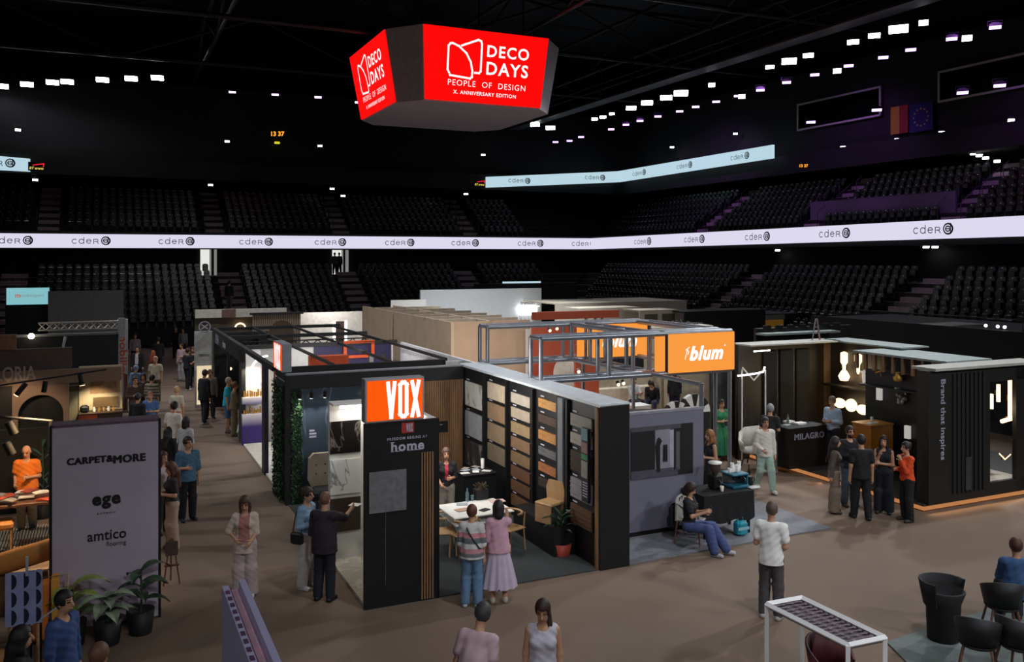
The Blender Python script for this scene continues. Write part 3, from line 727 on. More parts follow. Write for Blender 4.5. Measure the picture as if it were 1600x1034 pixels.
# ------------------------------------------------------------------ roof rails over the corner stand and the two behind it
r = thing('roof_rail', 'black rails and lamp bars over the stands behind the corner sign', 'roof frame', 3.77, 21.9, 2.86)
b = MB()
b.box(-.05, 0, 0, .08, 13.4, .12)
for x in (1.4, 2.9, 4.4): b.box(x, 0, .05, x + .07, 13.0, .12)
for y in (5.6, 9.2, 13.2): b.box(-.05, y, 0, 4.85, y + .12, .12)
part('rail', b, NEARBLACK, r)
b = MB()
for y in (6.4, 8.0):
    for i in range(11):
        x = .4 + .4 * i; b.tube([(x, y, -.35), (x + .4, y, .0)], .018, 5); b.tube([(x, y, .0), (x + .4, y, -.35)], .018, 5)
    b.tube([(.4, y, 0), (4.8, y, 0)], .025, 6); b.tube([(.4, y, -.35), (4.8, y, -.35)], .025, 6)
part('truss', b, STEEL, r)
for x in (1.9, 2.3, 3.2, 3.6): part('lamp', MB().box(x, 3.0, -.25, x + .12, 3.12, -.05), BLACK, r)

# stand with the white-to-violet counter front (v 21.9 - 27.5)
def shade_mat(name, a, b_, lo_, hi_):
    m = bpy.data.materials.new(name); m.use_nodes = True; nt = m.node_tree; p = nt.nodes['Principled BSDF']
    tc = nt.nodes.new('ShaderNodeTexCoord'); sp = nt.nodes.new('ShaderNodeSeparateXYZ'); mr = nt.nodes.new('ShaderNodeMapRange'); cr = nt.nodes.new('ShaderNodeValToRGB')
    mr.inputs[1].default_value = lo_; mr.inputs[2].default_value = hi_
    cr.color_ramp.elements[0].color = (*lin(a), 1); cr.color_ramp.elements[1].color = (*lin(b_), 1)
    nt.links.new(tc.outputs['Object'], sp.inputs[0]); nt.links.new(sp.outputs['Z'], mr.inputs[0]); nt.links.new(mr.outputs[0], cr.inputs[0]); nt.links.new(cr.outputs[0], p.inputs['Base Color'])
    p.inputs['Roughness'].default_value = .5; MATS[name] = m; return m
s = thing('shelf_display', 'printed white and violet display with two lit shelves of gilded ware by the aisle', 'display shelf', 3.77, 27.45)
part('back_panel', MB().box(0, .3, 0, 1.5, .36, 2.9), M('display_white', 'e2dfdd', .5, var=.03), s)
part('base_front', MB().box(0, -.02, 0, .62, .3, .92), shade_mat('violet_print', '3d2a7c', 'e8e2e8', .55, .95), s, 'base printed violet fading to white')
part('shelf', MB().box(0, -.02, 1.22, .62, .3, 1.42), shade_mat('violet_print_shelf', '3d2a7c', 'e8e2e8', 1.2, 1.42), s)
b = MB(); b.tube([(x + .12, -.03, z) for x, z in arc(.62, 2.15, .5, 90, 245, 18)], .03, 6)
part('arc_light', b, M('arc_white', 'ffffff', emit=3.0), s)
rn = random.Random(4)
GOLD = M('gilt_ware', 'c89a4a', .35, .6)
for row, z in enumerate((.92, 1.42)):
    for i in range(9):
        x = .06 + .062 * i; h = rn.uniform(.08, .22)
        single('gilded_vessel', 'small gilded vessel on the %s shelf of the violet display' % ('lower', 'upper')[row], 'ornament', MB().lathe([(.018, 0), (.03, h * .3), (.022, h * .7), (.028, h)], 8), GOLD, 3.77 + x, 27.5 + rn.uniform(0, .15), z, group='gilded ware on the %s shelf' % ('lower', 'upper')[row])
lamp('shelf_glow', 'AREA', U(4.05, 27.3, 2.2), 14, (1, .85, .6), U(4.05, 27.6, 1.2), size=.4)
single('stand_deck', 'white floor of the stand behind the plant wall', 'platform', MB().box(.0, 0, 0, 4.6, 5.4, .05), M('deck_white', 'cbc6bd', .5), 3.8, 22.0)
single('aisle_panel', 'dark violet end wall on the aisle between the plant wall and the violet display', 'partition wall', MB().box(0, 0, 0, .1, .45, 2.88), M('dark_violet', '1d1830', .5), 3.77, 23.4)
single('inner_wall', 'white inner wall under the roof rails', 'partition wall', MB().box(0, 0, 0, 4.2, .08, 2.85), WHITE, 4.35, 27.75)
lamp('stand_glow', 'AREA', U(6.4, 24.6, 2.8), 70, (1, .97, .95), U(6.4, 27.5, 1.4), size=1.8)
single('side_wall_panel', 'white side wall of the rail-roofed stand next to the big beige box', 'partition wall', MB().box(0, 0, 0, .08, 6.6, 2.92), M('panel_lilac_white', 'd4d2d8', .6), 8.66, 20.7)
single('fringe_lamp', 'long orange fringed lampshade hung inside the rail-roofed stand', 'pendant lamp', MB().box(0, 0, 0, AV(545, 560, 24.2)[0] - AV(485, 560, 24.2)[0], .3, .32), M('fringe_orange', 'd2552a', .7), AV(485, 560, 24.2)[0], 24.2, 2.6)
frame_mb = MB().box(0, 0, 0, 1, .08, .09).box(0, 0, .46, 1, .08, .55).box(0, 0, .09, .1, .08, .46).box(.9, 0, .09, 1, .08, .46)
single('orange_frame', 'square orange open frame on the violet inner wall', 'wall frame', frame_mb, M('frame_orange', 'e0561c', .6), AV(537, 540, 27.5)[0], 27.5, 2.45)
single('violet_panel', 'dark violet panel behind the orange frame', 'partition panel', MB().box(0, 0, 0, AV(612, 540, 27.6)[0] - AV(492, 540, 27.6)[0], .06, .7), M('panel_violet', '2c2350', .6), AV(492, 540, 27.6)[0], 27.66, 2.25)
# dark stand further along the aisle (v 27.5 - 35)
s = thing('dark_stand', 'black stand along the aisle with a lettered slanting header', 'exhibition stand', 3.77, 27.6)
part('side_wall', MB().box(.0, .0, 0, .12, .6, 2.84), BLACK, s)
part('inner_wall', MB().box(1.6, 0.4, 0, 1.7, 7.2, 2.7), DARK, s)
part('header', MB().box(0, 0, 2.45, .1, 7.5, 2.84), STEEL, s)
part('post', MB().box(0, 3.4, 0, .1, 3.55, 2.5), BLACK, s)
part('rear_wall', MB().box(0, 7.3, 0, 2, 7.4, 2.8), BLACK, s)
part('leaning_board', MB().add([(.05, 1.2, .02), (.4, 1.2, .7), (.4, 2.0, .7), (.05, 2.0, .02), (.08, 1.2, 0), (.43, 1.2, .68), (.43, 2.0, .68), (.08, 2.0, 0)], [(0, 1, 2, 3), (7, 6, 5, 4), (0, 4, 5, 1), (2, 6, 7, 3), (1, 5, 6, 2), (0, 3, 7, 4)]), M('board_white', 'c0c0c4', .6), s)
part('notice', MB().box(-.02, 1.5, 1.0, 0, 1.9, 1.35), WHITE, s)
for v, t_ in ((6.2, 'EVA'), (4.2, 'dome')): part('header_lettering', moved(faced_left(text_mb(t_, w=.8, bold=.01)), -.01, v, 2.65), PRINT, s)
for v in (2.0, 5.0):
    part('lamp', MB().ball((.3, v, 1.7), .05, 8, 6), LAMPWARM, s)
s = thing('lit_display_panel', 'white panel with a lit lower half and round emblem at the aisle corner', 'display panel', 3.1, 35.2)
part('panel', MB().box(0, 0, 0, .64, .1, 2.85), M('panel_white', 'cfcdc8', .5), s)
part('lit_face', MB().box(.08, -.02, .1, .6, 0, 1.55), M('panel_glow', 'ffe8c0', emit=.75), s)
part('emblem', strokes_mb([arc(.36, 3.02, .2, 0, 360, 20), [(.26, 2.95), (.46, 3.1)], [(.26, 3.1), (.46, 2.95)]], .04), PRINT, s)
part('lettering', moved(text_mb('TREND', w=.4, bold=.01), .34, -.005, 1.95), STEEL, s)
# ------------------------------------------------------------------ big beige box behind (u 10.4-13.4, v 27-38)
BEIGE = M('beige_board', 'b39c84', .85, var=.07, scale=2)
s = thing('exhibition_box', 'large closed stand of beige boards seen from its blank back', 'exhibition stand', 10.4, 27.3)
part('aisle_side', MB().box(0, 0, 0, .1, 6.4, 3.5), BEIGE, s); part('far_side', MB().box(0, 6.45, 0, .1, 11, 3.5), BEIGE, s)
part('front_side', MB().box(.1, 0, 0, 2.9, .1, 3.5), M('beige_shadow_board', 'a98f78', .85, var=.07, scale=2), s)  # front boards in a darker beige, their shade put into the colour
b = MB()
for y in (1.2, 2.6, 4.0, 5.6, 7.4, 9.2): b.box(0, y, 3.4, 3.0, y + .1, 3.52)
b.box(1.4, 0, 3.4, 1.5, 11, 3.5)
part('roof_batten', b, M('batten_pale', 'c7b9a4', .7), s)
part('loose_strip', MB().tube([(-.02, 6.42, 3.45), (-.05, 6.4, 2.6), (-.02, 6.5, 1.5), (-.06, 6.6, .8)], .03, 6), M('strip_tan', 'd0bfa2', .7), s)
u0, z1 = AV(657, 453, 46); u1 = AV(846, 450, 46)[0]
s = thing('exhibition_booth', 'tall white wall with a lit lettered niche in the far middle of the fair', 'display wall', u0, 46)
L = u1 - u0
part('panel', MB().box(0, 0, 0, L, .15, z1), M('panel_cold_white', 'c9cdd0', .6, var=.03), s)
b = MB()
for i in range(5): b.box(L - 1.5 + .24 * i, -.35, 2.35, L - 1.4 + .24 * i, -.1, 2.85)
b.box(L - 1.6, -.36, 2.83, L - .3, -.05, 2.88)
part('niche_light', b, M('niche_cold', 'ffffff', emit=3.0), s)
part('lettering', moved(text_mb('trimcon', w=.9, bold=.005), L - .9, -.01, 3.05), STEEL, s)
u0, z1 = AV(611, 469, 44); s = single('exhibition_booth', 'low white wall joined to the left of the tall white wall', 'display wall', MB().box(0, 0, 0, 1.9, .1, z1), WHITE, u0, 44)
u0, z1 = AV(786, 440, 56); u1 = AV(845, 440, 56)[0]
single('screen_strip', 'thin pale blue screen strip above the tall white wall', 'screen', MB().box(0, 0, 0, u1 - u0, .1, .12), BANDB, u0, 56, z1 - .12)
single('screen_riser', 'black stage back under the pale blue screen strip', 'stage', MB().box(0, 0, 0, 8, .3, z1 - .14), NEARBLACK, u0 - 2, 56.2)
# white far stands left of the beige box: brown block and lit white wall
u0, z1 = AV(305, 484, 41); u1, _ = AV(430, 482, 41)
s = thing('exhibition_stand', 'brown-walled far stand with a white header and ring lamps above the aisle', 'exhibition stand', u0, 41)
L = u1 - u0 + .5
zh = AV(305, 497, 41)[1]
part('header', MB().box(0, -.1, zh, L, .1, z1), M('header_white', 'bdb6ad', .7), s)
part('header_patch', MB().box(1.1, -.12, zh, 1.7, -.1, z1), M('patch_brown', '6b4f44', .8), s)
part('wall_panel', MB().box(0, .1, 0, L, .2, zh), M('olive_brown', '443d33', .8), s)
b = MB(); b.tube([(x, -.05, z) for x, z in arc(1.9, zh - .5, .22, 0, 180, 12)], .03, 6); b.tube([(2.8, -.05, zh - .45), (3.3, -.05, zh - .45)], .04, 6)
part('ring_lamp', b, LAMPWARM, s)
u0, z1 = AV(395, 492, 38)
b = MB(); L = AV(470, 492, 38)[0] - u0
for i in range(26): b.box(L * i / 26, 0, 0, L * (i + .55) / 26, .05, z1)
s = thing('slatted_pavilion', 'pavilion of pale vertical slats over the dark-roofed stand', 'pavilion', u0, 38)
part('slat_screen', b, M('slat_pale', '9c8a76', .7), s); part('backing', MB().box(0, .06, 0, L, .1, z1), M('slat_back', '3c342c', .8), s); part('roof_edge', MB().box(-.1, -.1, z1, L + .1, .2, z1 + .08), NEARBLACK, s)
part('arch_opening', MB().poly([(L - 1.3, 0)] + [(x, z) for x, z in arc(L - .8, z1 - .75, .5, 180, 0, 12)] + [(L - .3, 0)], -.03, -.005), M('arch_brown', '4d3d30', .8), s)
u0, z1 = AV(455, 489, 44); u1 = AV(566, 488, 44)[0]
s = thing('exhibition_booth', 'lit white wall with a brown doorway between two light strips', 'display wall', u0, 44)
L = u1 - u0
part('panel', MB().box(0, 0, 0, L, .1, z1), M('panel_warm_white', 'd9d4cc', .6), s)
a0 = AV(524, 500, 44)[0] - u0; a1 = AV(538, 500, 44)[0] - u0; zz = AV(524, 502, 44)[1]
part('doorway', MB().box(a0, -.03, 0, a1, 0, zz), M('door_brown', '43302a', .7), s)
for a in (a0 - .12, a1): part('light_strip', MB().box(a, -.05, 0, a + .12, -.03, zz), M('strip_white', 'ffffff', emit=2.5), s)
lamp('panel_glow', 'AREA', U(u0 + L / 2, 43, 3.5), 60, (1, .97, .93), U(u0 + L / 2, 44, 1.5), size=2)

# ------------------------------------------------------------------ stand with the aluminium truss ring and orange signs (u 8.7-13.7, v 13.75-27)
BORANGE = M('lightbox_orange', 'fa9a40', emit=.95, var=0)
T = thing('truss_frame', 'ring of square aluminium trusses carried over the middle stand', 'truss', 8.54, 17.0, 2.95)
def sq_truss(x0, y0, x1, y1, name='beam', z0=0.0, z1=.92, r=.058, posts=4, wid=.5):
    mb = MB(); L = math.hypot(x1 - x0, y1 - y0); dx, dy = (x1 - x0) / L, (y1 - y0) / L; nx, ny = -dy * wid, dx * wid
    for s in (0, 1):
        for z in (z0, z1): mb.tube([(x0 + nx * s, y0 + ny * s, z), (x1 + nx * s, y1 + ny * s, z)], r, 8)
    for i in range(posts + 1):
        t = i / posts; px, py = x0 + (x1 - x0) * t, y0 + (y1 - y0) * t
        for s in (0, 1): mb.tube([(px + nx * s, py + ny * s, z0), (px + nx * s, py + ny * s, z1)], r * .9, 8)
        for z in (z0, z1): mb.tube([(px, py, z), (px + nx, py + ny, z)], r * .7, 6)
    return part(name, mb, ALU, T)
sq_truss(0, 0, 5.1, 0, posts=3); sq_truss(.25, 3.5, 5.1, 3.5, posts=2); sq_truss(3.1, 3.5, 3.1, .5, posts=3, wid=-.45); sq_truss(5.1, .5, 5.1, 3.5, posts=1, wid=.4)
b = MB(); b.tube([(2.85, 0, .0), (2.8, -1.9, .02)], .05, 8); b.tube([(2.8, -1.9, .05), (2.8, -1.9, -.45)], .05, 8)
part('outrigger', b, ALU, T)
for x, y in ((5.05, 0), (5.05, .55)): part('post', MB().tube([(x, y, -2.93), (x, y, .0)], .05, 8), ALU, T)
for x, y in ((3.3, 4.0), (4.9, 4.0)): part('post', MB().tube([(x, y, -2.93), (x, y, .0)], .05, 8), ALU, T)
b = MB()
q0 = AV(958, 560, 20.4)[0] - 8.54
for i in range(8): b.tube([(q0 + .12 * i, 3.4, -.45), (q0 + .06 + .12 * i, 3.4, -.02)], .007, 4); b.tube([(q0 + .06 + .12 * i, 3.4, -.02), (q0 + .12 + .12 * i, 3.4, -.45)], .007, 4)
part('brace_mesh', b, STEEL, T)
def blum(w):
    mb = text_mb('blum', w=w, bold=.042, shear=.3, spacing=1.1); h = w * .36
    s = strokes_mb([[(-.62 * w, -.35 * h), (-.56 * w, .3 * h), (-.52 * w, .1 * h), (-.55 * w, -.05 * h)], [(-.6 * w, .25 * h), (-.5 * w, .42 * h)]], .02); mb.add(s.v, s.f)
    d = MB().lathe([(0, -.001), (.02, -.001)], 8); mb.add([(x + .55 * w, -.004, y + .45 * h) for x, y, z in d.v], [f[::-1] for f in d.f]); return mb
def blum_sign(label, u, v, w, h):
    s = thing('lightbox_sign', label, 'illuminated sign', u, v, 2.96)
    part('sign_frame', MB().box(-.04, .02, -.03, w + .04, .5, .9), STEEL, s)
    part('sign_face', MB().box(0, -.01, 0, w, .02, h), BORANGE, s)
    f = MB(); f.box(-.06, .08, 0, -.042, .48, h); part('side_face', f, BORANGE, s)
    part('lettering', moved(blum(w * .52), w * .56, -.02, h * .48), WLET, s)
blum_sign('large orange lightbox sign at the front of the truss, its lettering fully in view', 11.79, 16.93, 1.88, .9)
u0 = AV(916, 520, 20.5)[0]; u1 = AV(1009, 520, 20.5)[0]
blum_sign('orange lightbox sign on the rear truss, partly hidden by aluminium posts', u0, 20.43, u1 - u0, .88)
# the stand's inside
single('carpet', 'pale floor of the stand under the aluminium truss', 'carpet', MB().box(0, 0, 0, 4.9, 9.6, .015), M('pale_floor', '9a8f82', .7), 8.75, 16.95)
TERRA = M('terracotta_wall', 'a84a30', .8, var=.06)
def quickwall(name, label, px0, px1, py, v, m, h=None, z0=0):
    u0, z1 = AV(px0, py, v); u1 = AV(px1, py, v)[0]
    return single(name, label, 'partition wall', MB().box(0, 0, z0, u1 - u0, .1, h or z1), m, u0, v)
quickwall('partition_wall', 'terracotta wall behind the rear truss with a white arched doorway', 832, 905, 490, 26.6, TERRA, 3.3)
quickwall('partition_wall', 'low terracotta wall below the rear orange sign', 899, 936, 555, 24.2, TERRA, 2.9)
s = single('roof_beam', 'long terracotta board lying across the roofs behind the truss', 'roof beam', MB().box(0, 0, 0, 3.6, .3, .28), TERRA, AV(836, 490, 29)[0], 29, 3.35)
u0, z1 = AV(878, 545, 26.5); b = MB().poly([(-.5, 0)] + arc(0, 1.75, .5, 180, 0, 14) + [(.5, 0)], -.02, 0)
single('arched_doorway', 'white arched doorway in the terracotta wall', 'doorway', b, M('arch_white', 'd8cfc4', .6), AV(886, 545, 26.5)[0], 26.55)
quickwall('partition_wall', 'narrow white end wall between the beige box and the terracotta wall', 823, 832, 500, 27.0, WHITE, 3.2)
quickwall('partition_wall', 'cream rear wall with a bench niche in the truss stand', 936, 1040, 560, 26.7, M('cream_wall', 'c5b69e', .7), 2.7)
quickwall('partition_wall', 'cream wall with a bright edge beside the green dress', 1040, 1112, 565, 26.5, M('cream_wall_lit', 'd8ccb0', .7), 2.75)  # lighter copy of the cream, light on this wall put into its colour
u0 = AV(938, 600, 25.7)[0]
s = thing('bench_sofa', 'cream built-in bench with a pink cushioned seat in the truss stand', 'bench', u0, 25.7)
part('backrest', MB().rbox(0, .5, 0, 2.4, .7, 1.15, .04), M('bench_cream', 'd8cbb2', .8), s); part('seat', MB().rbox(.5, -.1, 0, 2.3, .5, .45, .05), M('seat_pink', 'c08a78', .8), s)
for i, (px, py, rr, lab) in enumerate(((1058, 626, .42, 'lower black and white striped arched screen in the truss stand'), (1078, 621, .52, 'taller black and white striped arched screen behind the grey wall'))):
    v = 19.0 + .3 * i; u = AV(px + (0 if i == 0 else 8), 640, v)[0]; rr *= .95
    s = thing('striped_screen', lab, 'screen', u, v)
    for j in range(7):
        a = 180 - j * 180 / 7; mb = MB().poly([(0, 1.5)] + [(x, z) for x, z in arc(0, 1.5, rr, a, a - 180 / 7, 4)], 0, .12)
        part('stripe', mb, (WHITE, NEARBLACK)[j % 2], s)
    part('base', MB().box(-rr, 0, 0, rr, .12, 1.5), NEARBLACK, s)
s = thing('bar_table', 'small white square table before the bench in the truss stand', 'table', AV(996, 600, 23.6)[0], 23.6)
part('table_top', MB().rbox(-.3, -.3, .98, .3, .3, 1.02, .01), WHITE, s); part('table_panel', MB().box(-.3, -.3, .75, .3, -.28, .98), WHITE, s)
for x in (-.26, .26):
    for y in (-.26, .26): part('leg', MB().tube([(x, y, 0), (x, y, .98)], .02, 6), STEEL, s)
single('hanging_partition', 'black screen seen through the truss below the rear orange sign', 'partition wall', MB().box(0, 0, AV(980, 579, 24.6)[1], AV(1006, 575, 24.6)[0] - AV(953, 575, 24.6)[0], .1, AV(980, 552, 24.6)[1]), DARK, AV(953, 575, 24.6)[0], 24.6)
single('dark_column', 'dark grey wall panel between the cream wall and the lighting stand', 'partition wall', MB().box(0, 0, 0, 1.3, .12, 2.75), M('charcoal_wall', '2c2d2f', .7), AV(1112, 590, 20.2)[0], 20.2)
for px, py, v in ((974, 598, 20.8), (966, 600, 20.8), (859, 516, 24), (870, 513, 24), (904, 580, 22)):
    u, z = AV(px, py, v)
    t = thing('stand_spotlight', 'small lit spotlight hanging inside the truss stand', 'spotlight', u, v, z, group='spotlights inside the truss stand')
    part('head', MB().tube([(0, .06, .06), (0, 0, 0)], .05, 8), STEEL, t); part('lamp_face', MB().ball((0, -.01, -.01), .045, 8, 6), LAMPWARM, t)
lamp('stand_glow', 'AREA', U(11.4, 21.9, 2.7), 60, (1, .88, .72), U(11.5, 22.5, 1.0), size=1.6)
lamp('stand_glow', 'AREA', U(10.6, 24.3, 3.0), 60, (1, .9, .8), U(10.6, 26.5, 1.6), size=1.6)
# cream roofs behind
u0, z1 = AV(870, 477, 40); 
for i, (px0, px1, py, v, lab, m) in enumerate(((868, 1130, 476, 42, 'long cream roof edge of the far stands behind the orange signs', CREAM), (1000, 1060, 487, 34, 'cream framed wall with two square openings behind the truss', CREAM), (905, 1000, 484, 36, 'cream wall with dark round fittings behind the truss', CREAM),
                                             (1070, 1196, 489, 33, 'long dark grey back wall behind the front orange sign', M('slate_wall', '232427', .8)))):
    u0, z1 = AV(px0, py, v); u1 = min(AV(px1, py, v)[0], 30.5)
    s = thing('far_stand', lab, 'exhibition stand', u0, v); L = u1 - u0
    part('front_wall', MB().box(0, 0, 0, L, .1, z1), m, s); part('roof', MB().box(0, 0, z1, L, 4.5 if i == 0 else 1.5, z1 + .06), M('roof_cream', 'd6ccb8', .7) if m is CREAM else m, s)
    if i == 1:
        for a in (.12, .57): part('opening', MB().box(L * a, -.02, z1 - .65, L * (a + .33), 0, z1 - .12), M('opening_taupe', '6f6658', .8), s)
    if i == 2:
        for a in (.1, .25, .36): part('fitting', MB().ball((L * a, -.03, z1 - .35), .09, 8, 6), NEARBLACK, s)
u0 = AV(1022, 514, 27)[0]
rn = random.Random(3); b = MB()
for i in range(26):
    x = rn.uniform(0, 1.9); b.tube([(x, rn.uniform(0, .5), rn.uniform(.03, .12)), (x + rn.uniform(-.4, .4), rn.uniform(0, .5), rn.uniform(.03, .2)), (x + rn.uniform(-.6, .6), rn.uniform(0, .5), .05)], .02, 5)
single('cable_tangle', 'tangle of black cables lying on a roof behind the front orange sign', 'cable', b, NEARBLACK, u0, 27, 3.12)
single('flat_roof', 'pale flat roof under the tangle of cables', 'roof', MB().box(0, 0, 0, 2.8, 1.2, .08), CREAM, u0 - .3, 26.8, 3.03)

# ------------------------------------------------------------------ coffee corner: grey wall with a picture (v 13.75)
GW = M('grey_violet_wall', '6f6d7e', .6, var=.04)
G = thing('grey_display_wall', 'grey wall with a large dark photograph facing the hall next to the black end panel', 'display wall', 8.7, 15.03)
part('wall_panel', MB().box(0, 0, .12, 2.64, .1, 2.5), GW, G)
part('kick_plate', MB().box(0, .02, 0, 2.64, .1, .12), NEARBLACK, G)
part('top_edge', MB().box(0, -.01, 2.47, 2.66, .12, 2.52), M('edge_grey', '86858f', .5), G)
part('rear_box', MB().slab([(0, .12), (2.6, .12), (2.3, .3), (0, 1.15)], 0, 2.46), NEARBLACK, G)
a0 = AV(985, 668, 15.03)[0] - 8.7; a1 = AV(1082, 738, 15.03)[0] - 8.7
z0p, z1p = AV(985, 750, 15.03)[1], AV(985, 669, 15.03)[1]; Lp = a1 - a0
P = thing('wall_photograph', 'dark wide photograph of a showroom with a standing figure on the grey wall', 'picture', 8.7 + a0, 15.01, z0p); H_ = z1p - z0p
part('print', MB().box(0, 0, 0, Lp, .02, H_), M('photo_dark', '1c191d', .5), P)
def flat(x0, z0, x1, z1, c, nm): part('printed_shape', MB().box(Lp * x0, -.003, H_ * z0, Lp * x1, 0, H_ * z1), M(nm, c, .6), P)
flat(.0, 0, .75, .16, '4a4652', 'photo_floor'); flat(.38, .16, .62, .92, '85808c', 'photo_wall'); flat(.62, .1, .68, .9, 'a09aaa', 'photo_panel'); flat(.68, .1, .72, .9, '1a181d', 'photo_gap')
flat(.0, .92, .8, 1.0, '4a4650', 'photo_ceiling'); flat(.72, .1, .78, .85, '55525c', 'photo_panel2'); flat(.8, .05, .98, 1.0, '121114', 'photo_black'); flat(.5, .28, .58, .62, '2e2c31', 'photo_art')
b = MB(); b.poly([(Lp * x, H_ * z) for x, z in ((.4, .1), (.46, .1), (.46, .62), (.49, .7), (.47, .74), (.44, .78), (.41, .74), (.38, .6))], -.006, -.003)
part('printed_figure', b, M('photo_figure', '0c0b0e', .6), P)
single('carpet', 'pale grey carpet of the coffee corner', 'carpet', MB().slab([(8.72, 13.76), (13.68, 13.86), (13.68, 16.9), (8.72, 16.9)], .004, .03), M('coffee_carpet', '74757c', .9, scale=15), 0, 0)

# ------------------------------------------------------------------ lighting stand on a lit platform (u 16.45, v 13.9-19.8)
PB = M('stand_black', '1a1917', .5); PBR = M('stand_brownblack', '221d18', .45)
s = thing('stand_platform', 'dark platform of the lighting stand with a glowing orange edge', 'platform', 16.45, 13.9)
part('deck', MB().box(.06, .06, 0, 6.5, 6.6, .14), M('deck_dark', '33302e', .5), s)
b = MB(); b.box(0, 0, .03, .05, 7.6, .1); b.box(0, 0, .03, 6.5, .05, .1)
part('edge_light', b, M('edge_glow', 'd89058', emit=.65), s)
lamp('edge_glow', 'AREA', U(16.25, 16.8, .12), 10, (1, .55, .25), U(15.6, 16.8, 0), shape='RECTANGLE', size=.08, size_y=5.6)
lamp('edge_glow', 'AREA', U(18.4, 13.75, .12), 8, (1, .6, .3), U(18.4, 13.1, 0), shape='RECTANGLE', size=4.0, size_y=.08)
s = thing('lighting_stand', 'black stand walls with lit recesses for lamps and a pale roof edge', 'exhibition stand', 16.0, 13.9)
part('rear_wall', MB().box(0.05, 5.8, 0, 3.3, 5.95, 3.2), PBR, s)
part('roof_rim', MB().box(0, 5.2, 3.2, 3.35, 6.0, 3.24), M('rim_pale', 'a9a79f', .6), s)
part('side_wall', MB().box(3.2, 3.7, 0, 3.34, 5.8, 3.2), PBR, s)
part('roof_rim', MB().box(3.15, 3.0, 3.2, 4.2, 5.9, 3.24), M('rim_teal', '8a9694', .5), s)
part('corner_panel', MB().box(2.95, 5.55, 0, 3.2, 5.8, 3.15), M('panel_bronze', '4a3a2a', .5), s)
part('shelf_wall', MB().box(2.3, .4, 0, 2.44, 3.4, 2.7), PB, s)
for x in (.9, 1.5, 2.1): part('curtain', MB().rbox(x, 5.74, .1, x + .5, 5.8, 3.0, .02), M('curtain_black', '131213', .9), s)
part('fringe_roof', MB().box(2.05, .7, 3.12, 3.6, 3.6, 3.17), M('rim_teal'), s)
for i in range(10): part('fringe_slat', MB().box(2.1, .8 + .3 * i, 2.7, 2.18, .88 + .3 * i, 3.12), grained('slat_wood'), s)
part('shelf', MB().box(2.9, 3.4, 1.95, 3.2, 5.6, 2.0), PB, s)
part('shelf', MB().box(2.05, .5, 2.28, 2.3, 3.4, 2.32), PB, s)
s2 = thing('corner_cabin', 'black corner cabin of the lighting stand with vertical lettering and a lit window', 'exhibition stand', 16.6, 13.9)
part('side_wall', MB().box(0, .0, .12, .1, .32, 3.1), PB, s2)
part('front_wall', MB().box(.1, .0, .12, 2.0, .1, 3.1), PB, s2)
for i in range(8): part('curtain_fold', MB().box(.75 + .14 * i, -.03, .3, .83 + .14 * i, 0, 3.0), M('curtain_black'), s2)
part('front_header', MB().box(2.0, 0, 2.75, 3.6, .1, 3.1), PB, s2); part('front_sill', MB().box(2.0, 0, .12, 3.6, .1, .42), PB, s2); part('end_post', MB().box(2.9, 0, .12, 3.6, .1, 3.1), PB, s2)
part('roof', MB().box(.1, -.1, 3.1, 3.8, .55, 3.16), M('rim_pale'), s2)
part('window_back', MB().box(1.9, .9, .12, 3.2, 1.0, 3.1), M('window_brown', '5a4632', .6), s2)
part('window_floor', MB().box(1.9, .1, .3, 3.2, .9, .42), M('window_pale', 'a8a294', .6), s2)
tm = text_mb('Brand that inspires', w=1.8, h=.19, bold=.01); tm.v = [(z, y, -x) for x, y, z in tm.v]
part('lettering', moved(tm, .42, -.01, 2.0), M('letter_silver', 'a6a6b8', .4), s2)
part('vent_panel', MB().box(1.12, -.06, .35, 1.3, -.03, 1.1), M('panel_steelgrey', '4a4a52', .4, .5), s2)
GLOW = M('lamp_glow', 'ffdca8', emit=2.4)
def pendant(label, u, v, z, shape, group=None):
    t = thing('wall_lamp', label, 'lamp', u, v, z, group=group)
    part('mount_plate', MB().box(-.03, .04, -.06, .03, .08, .06), M('brass', 'a8843c', .3, .9), t)
    part('lit_glass', shape, GLOW, t); return t
u, z = AV(1321, 571, 17.6)
v_, z_ = AU(1321, 571, 19.15)
pendant('hourglass-shaped glowing lamp on the dark brown wall of the lighting stand', 19.1, v_, z_, MB().lathe([(.11, -.42), (.16, -.3), (.11, -.2), (.04, -.1), (.05, .02), (.1, .1), (.1, .36), (.02, .4)], 14))
v_, z_ = AU(1343, 570, 19.15)
pendant('drop-shaped glowing lamp beside the hourglass lamp', 19.1, v_, z_, MB().lathe([(.02, -.25), (.04, -.2), (.05, 0), (.1, .1), (.1, .28), (.02, .32)], 14))
v_, z_ = AU(1330, 633, 18.9)
b = MB(); 
for dy, rr in ((.42, .14), (0, .18), (-.42, .14)): b.ball((0, dy, -.06 if dy < 0 else .0), (rr * .8, rr * 1.5 if dy else rr, rr), 12, 8)
pendant('three glowing glass globes in a row above the orange counter', 18.9, v_, z_, b)
for px, py, L, lab in ((1560, 614, .42, 'upper glowing tube lamp in the cabin window'), (1578, 622, .95, 'long vertical glowing tube lamp in the cabin window'), (1549, 627, .36, 'short glowing tube lamp at the left of the cabin window')):
    u, z = AV(px, py, 14.6); pendant(lab, u, 14.6, z, MB().tube([(0, 0, -L / 2), (0, 0, L / 2)], .045, 10))
u, z = AV(1576, 655, 14.5); pendant('horizontal glowing tube lamp lowest in the cabin window', u, 14.5, z, MB().tube([(-.25, 0, -.03), (.25, 0, .03)], .05, 10))
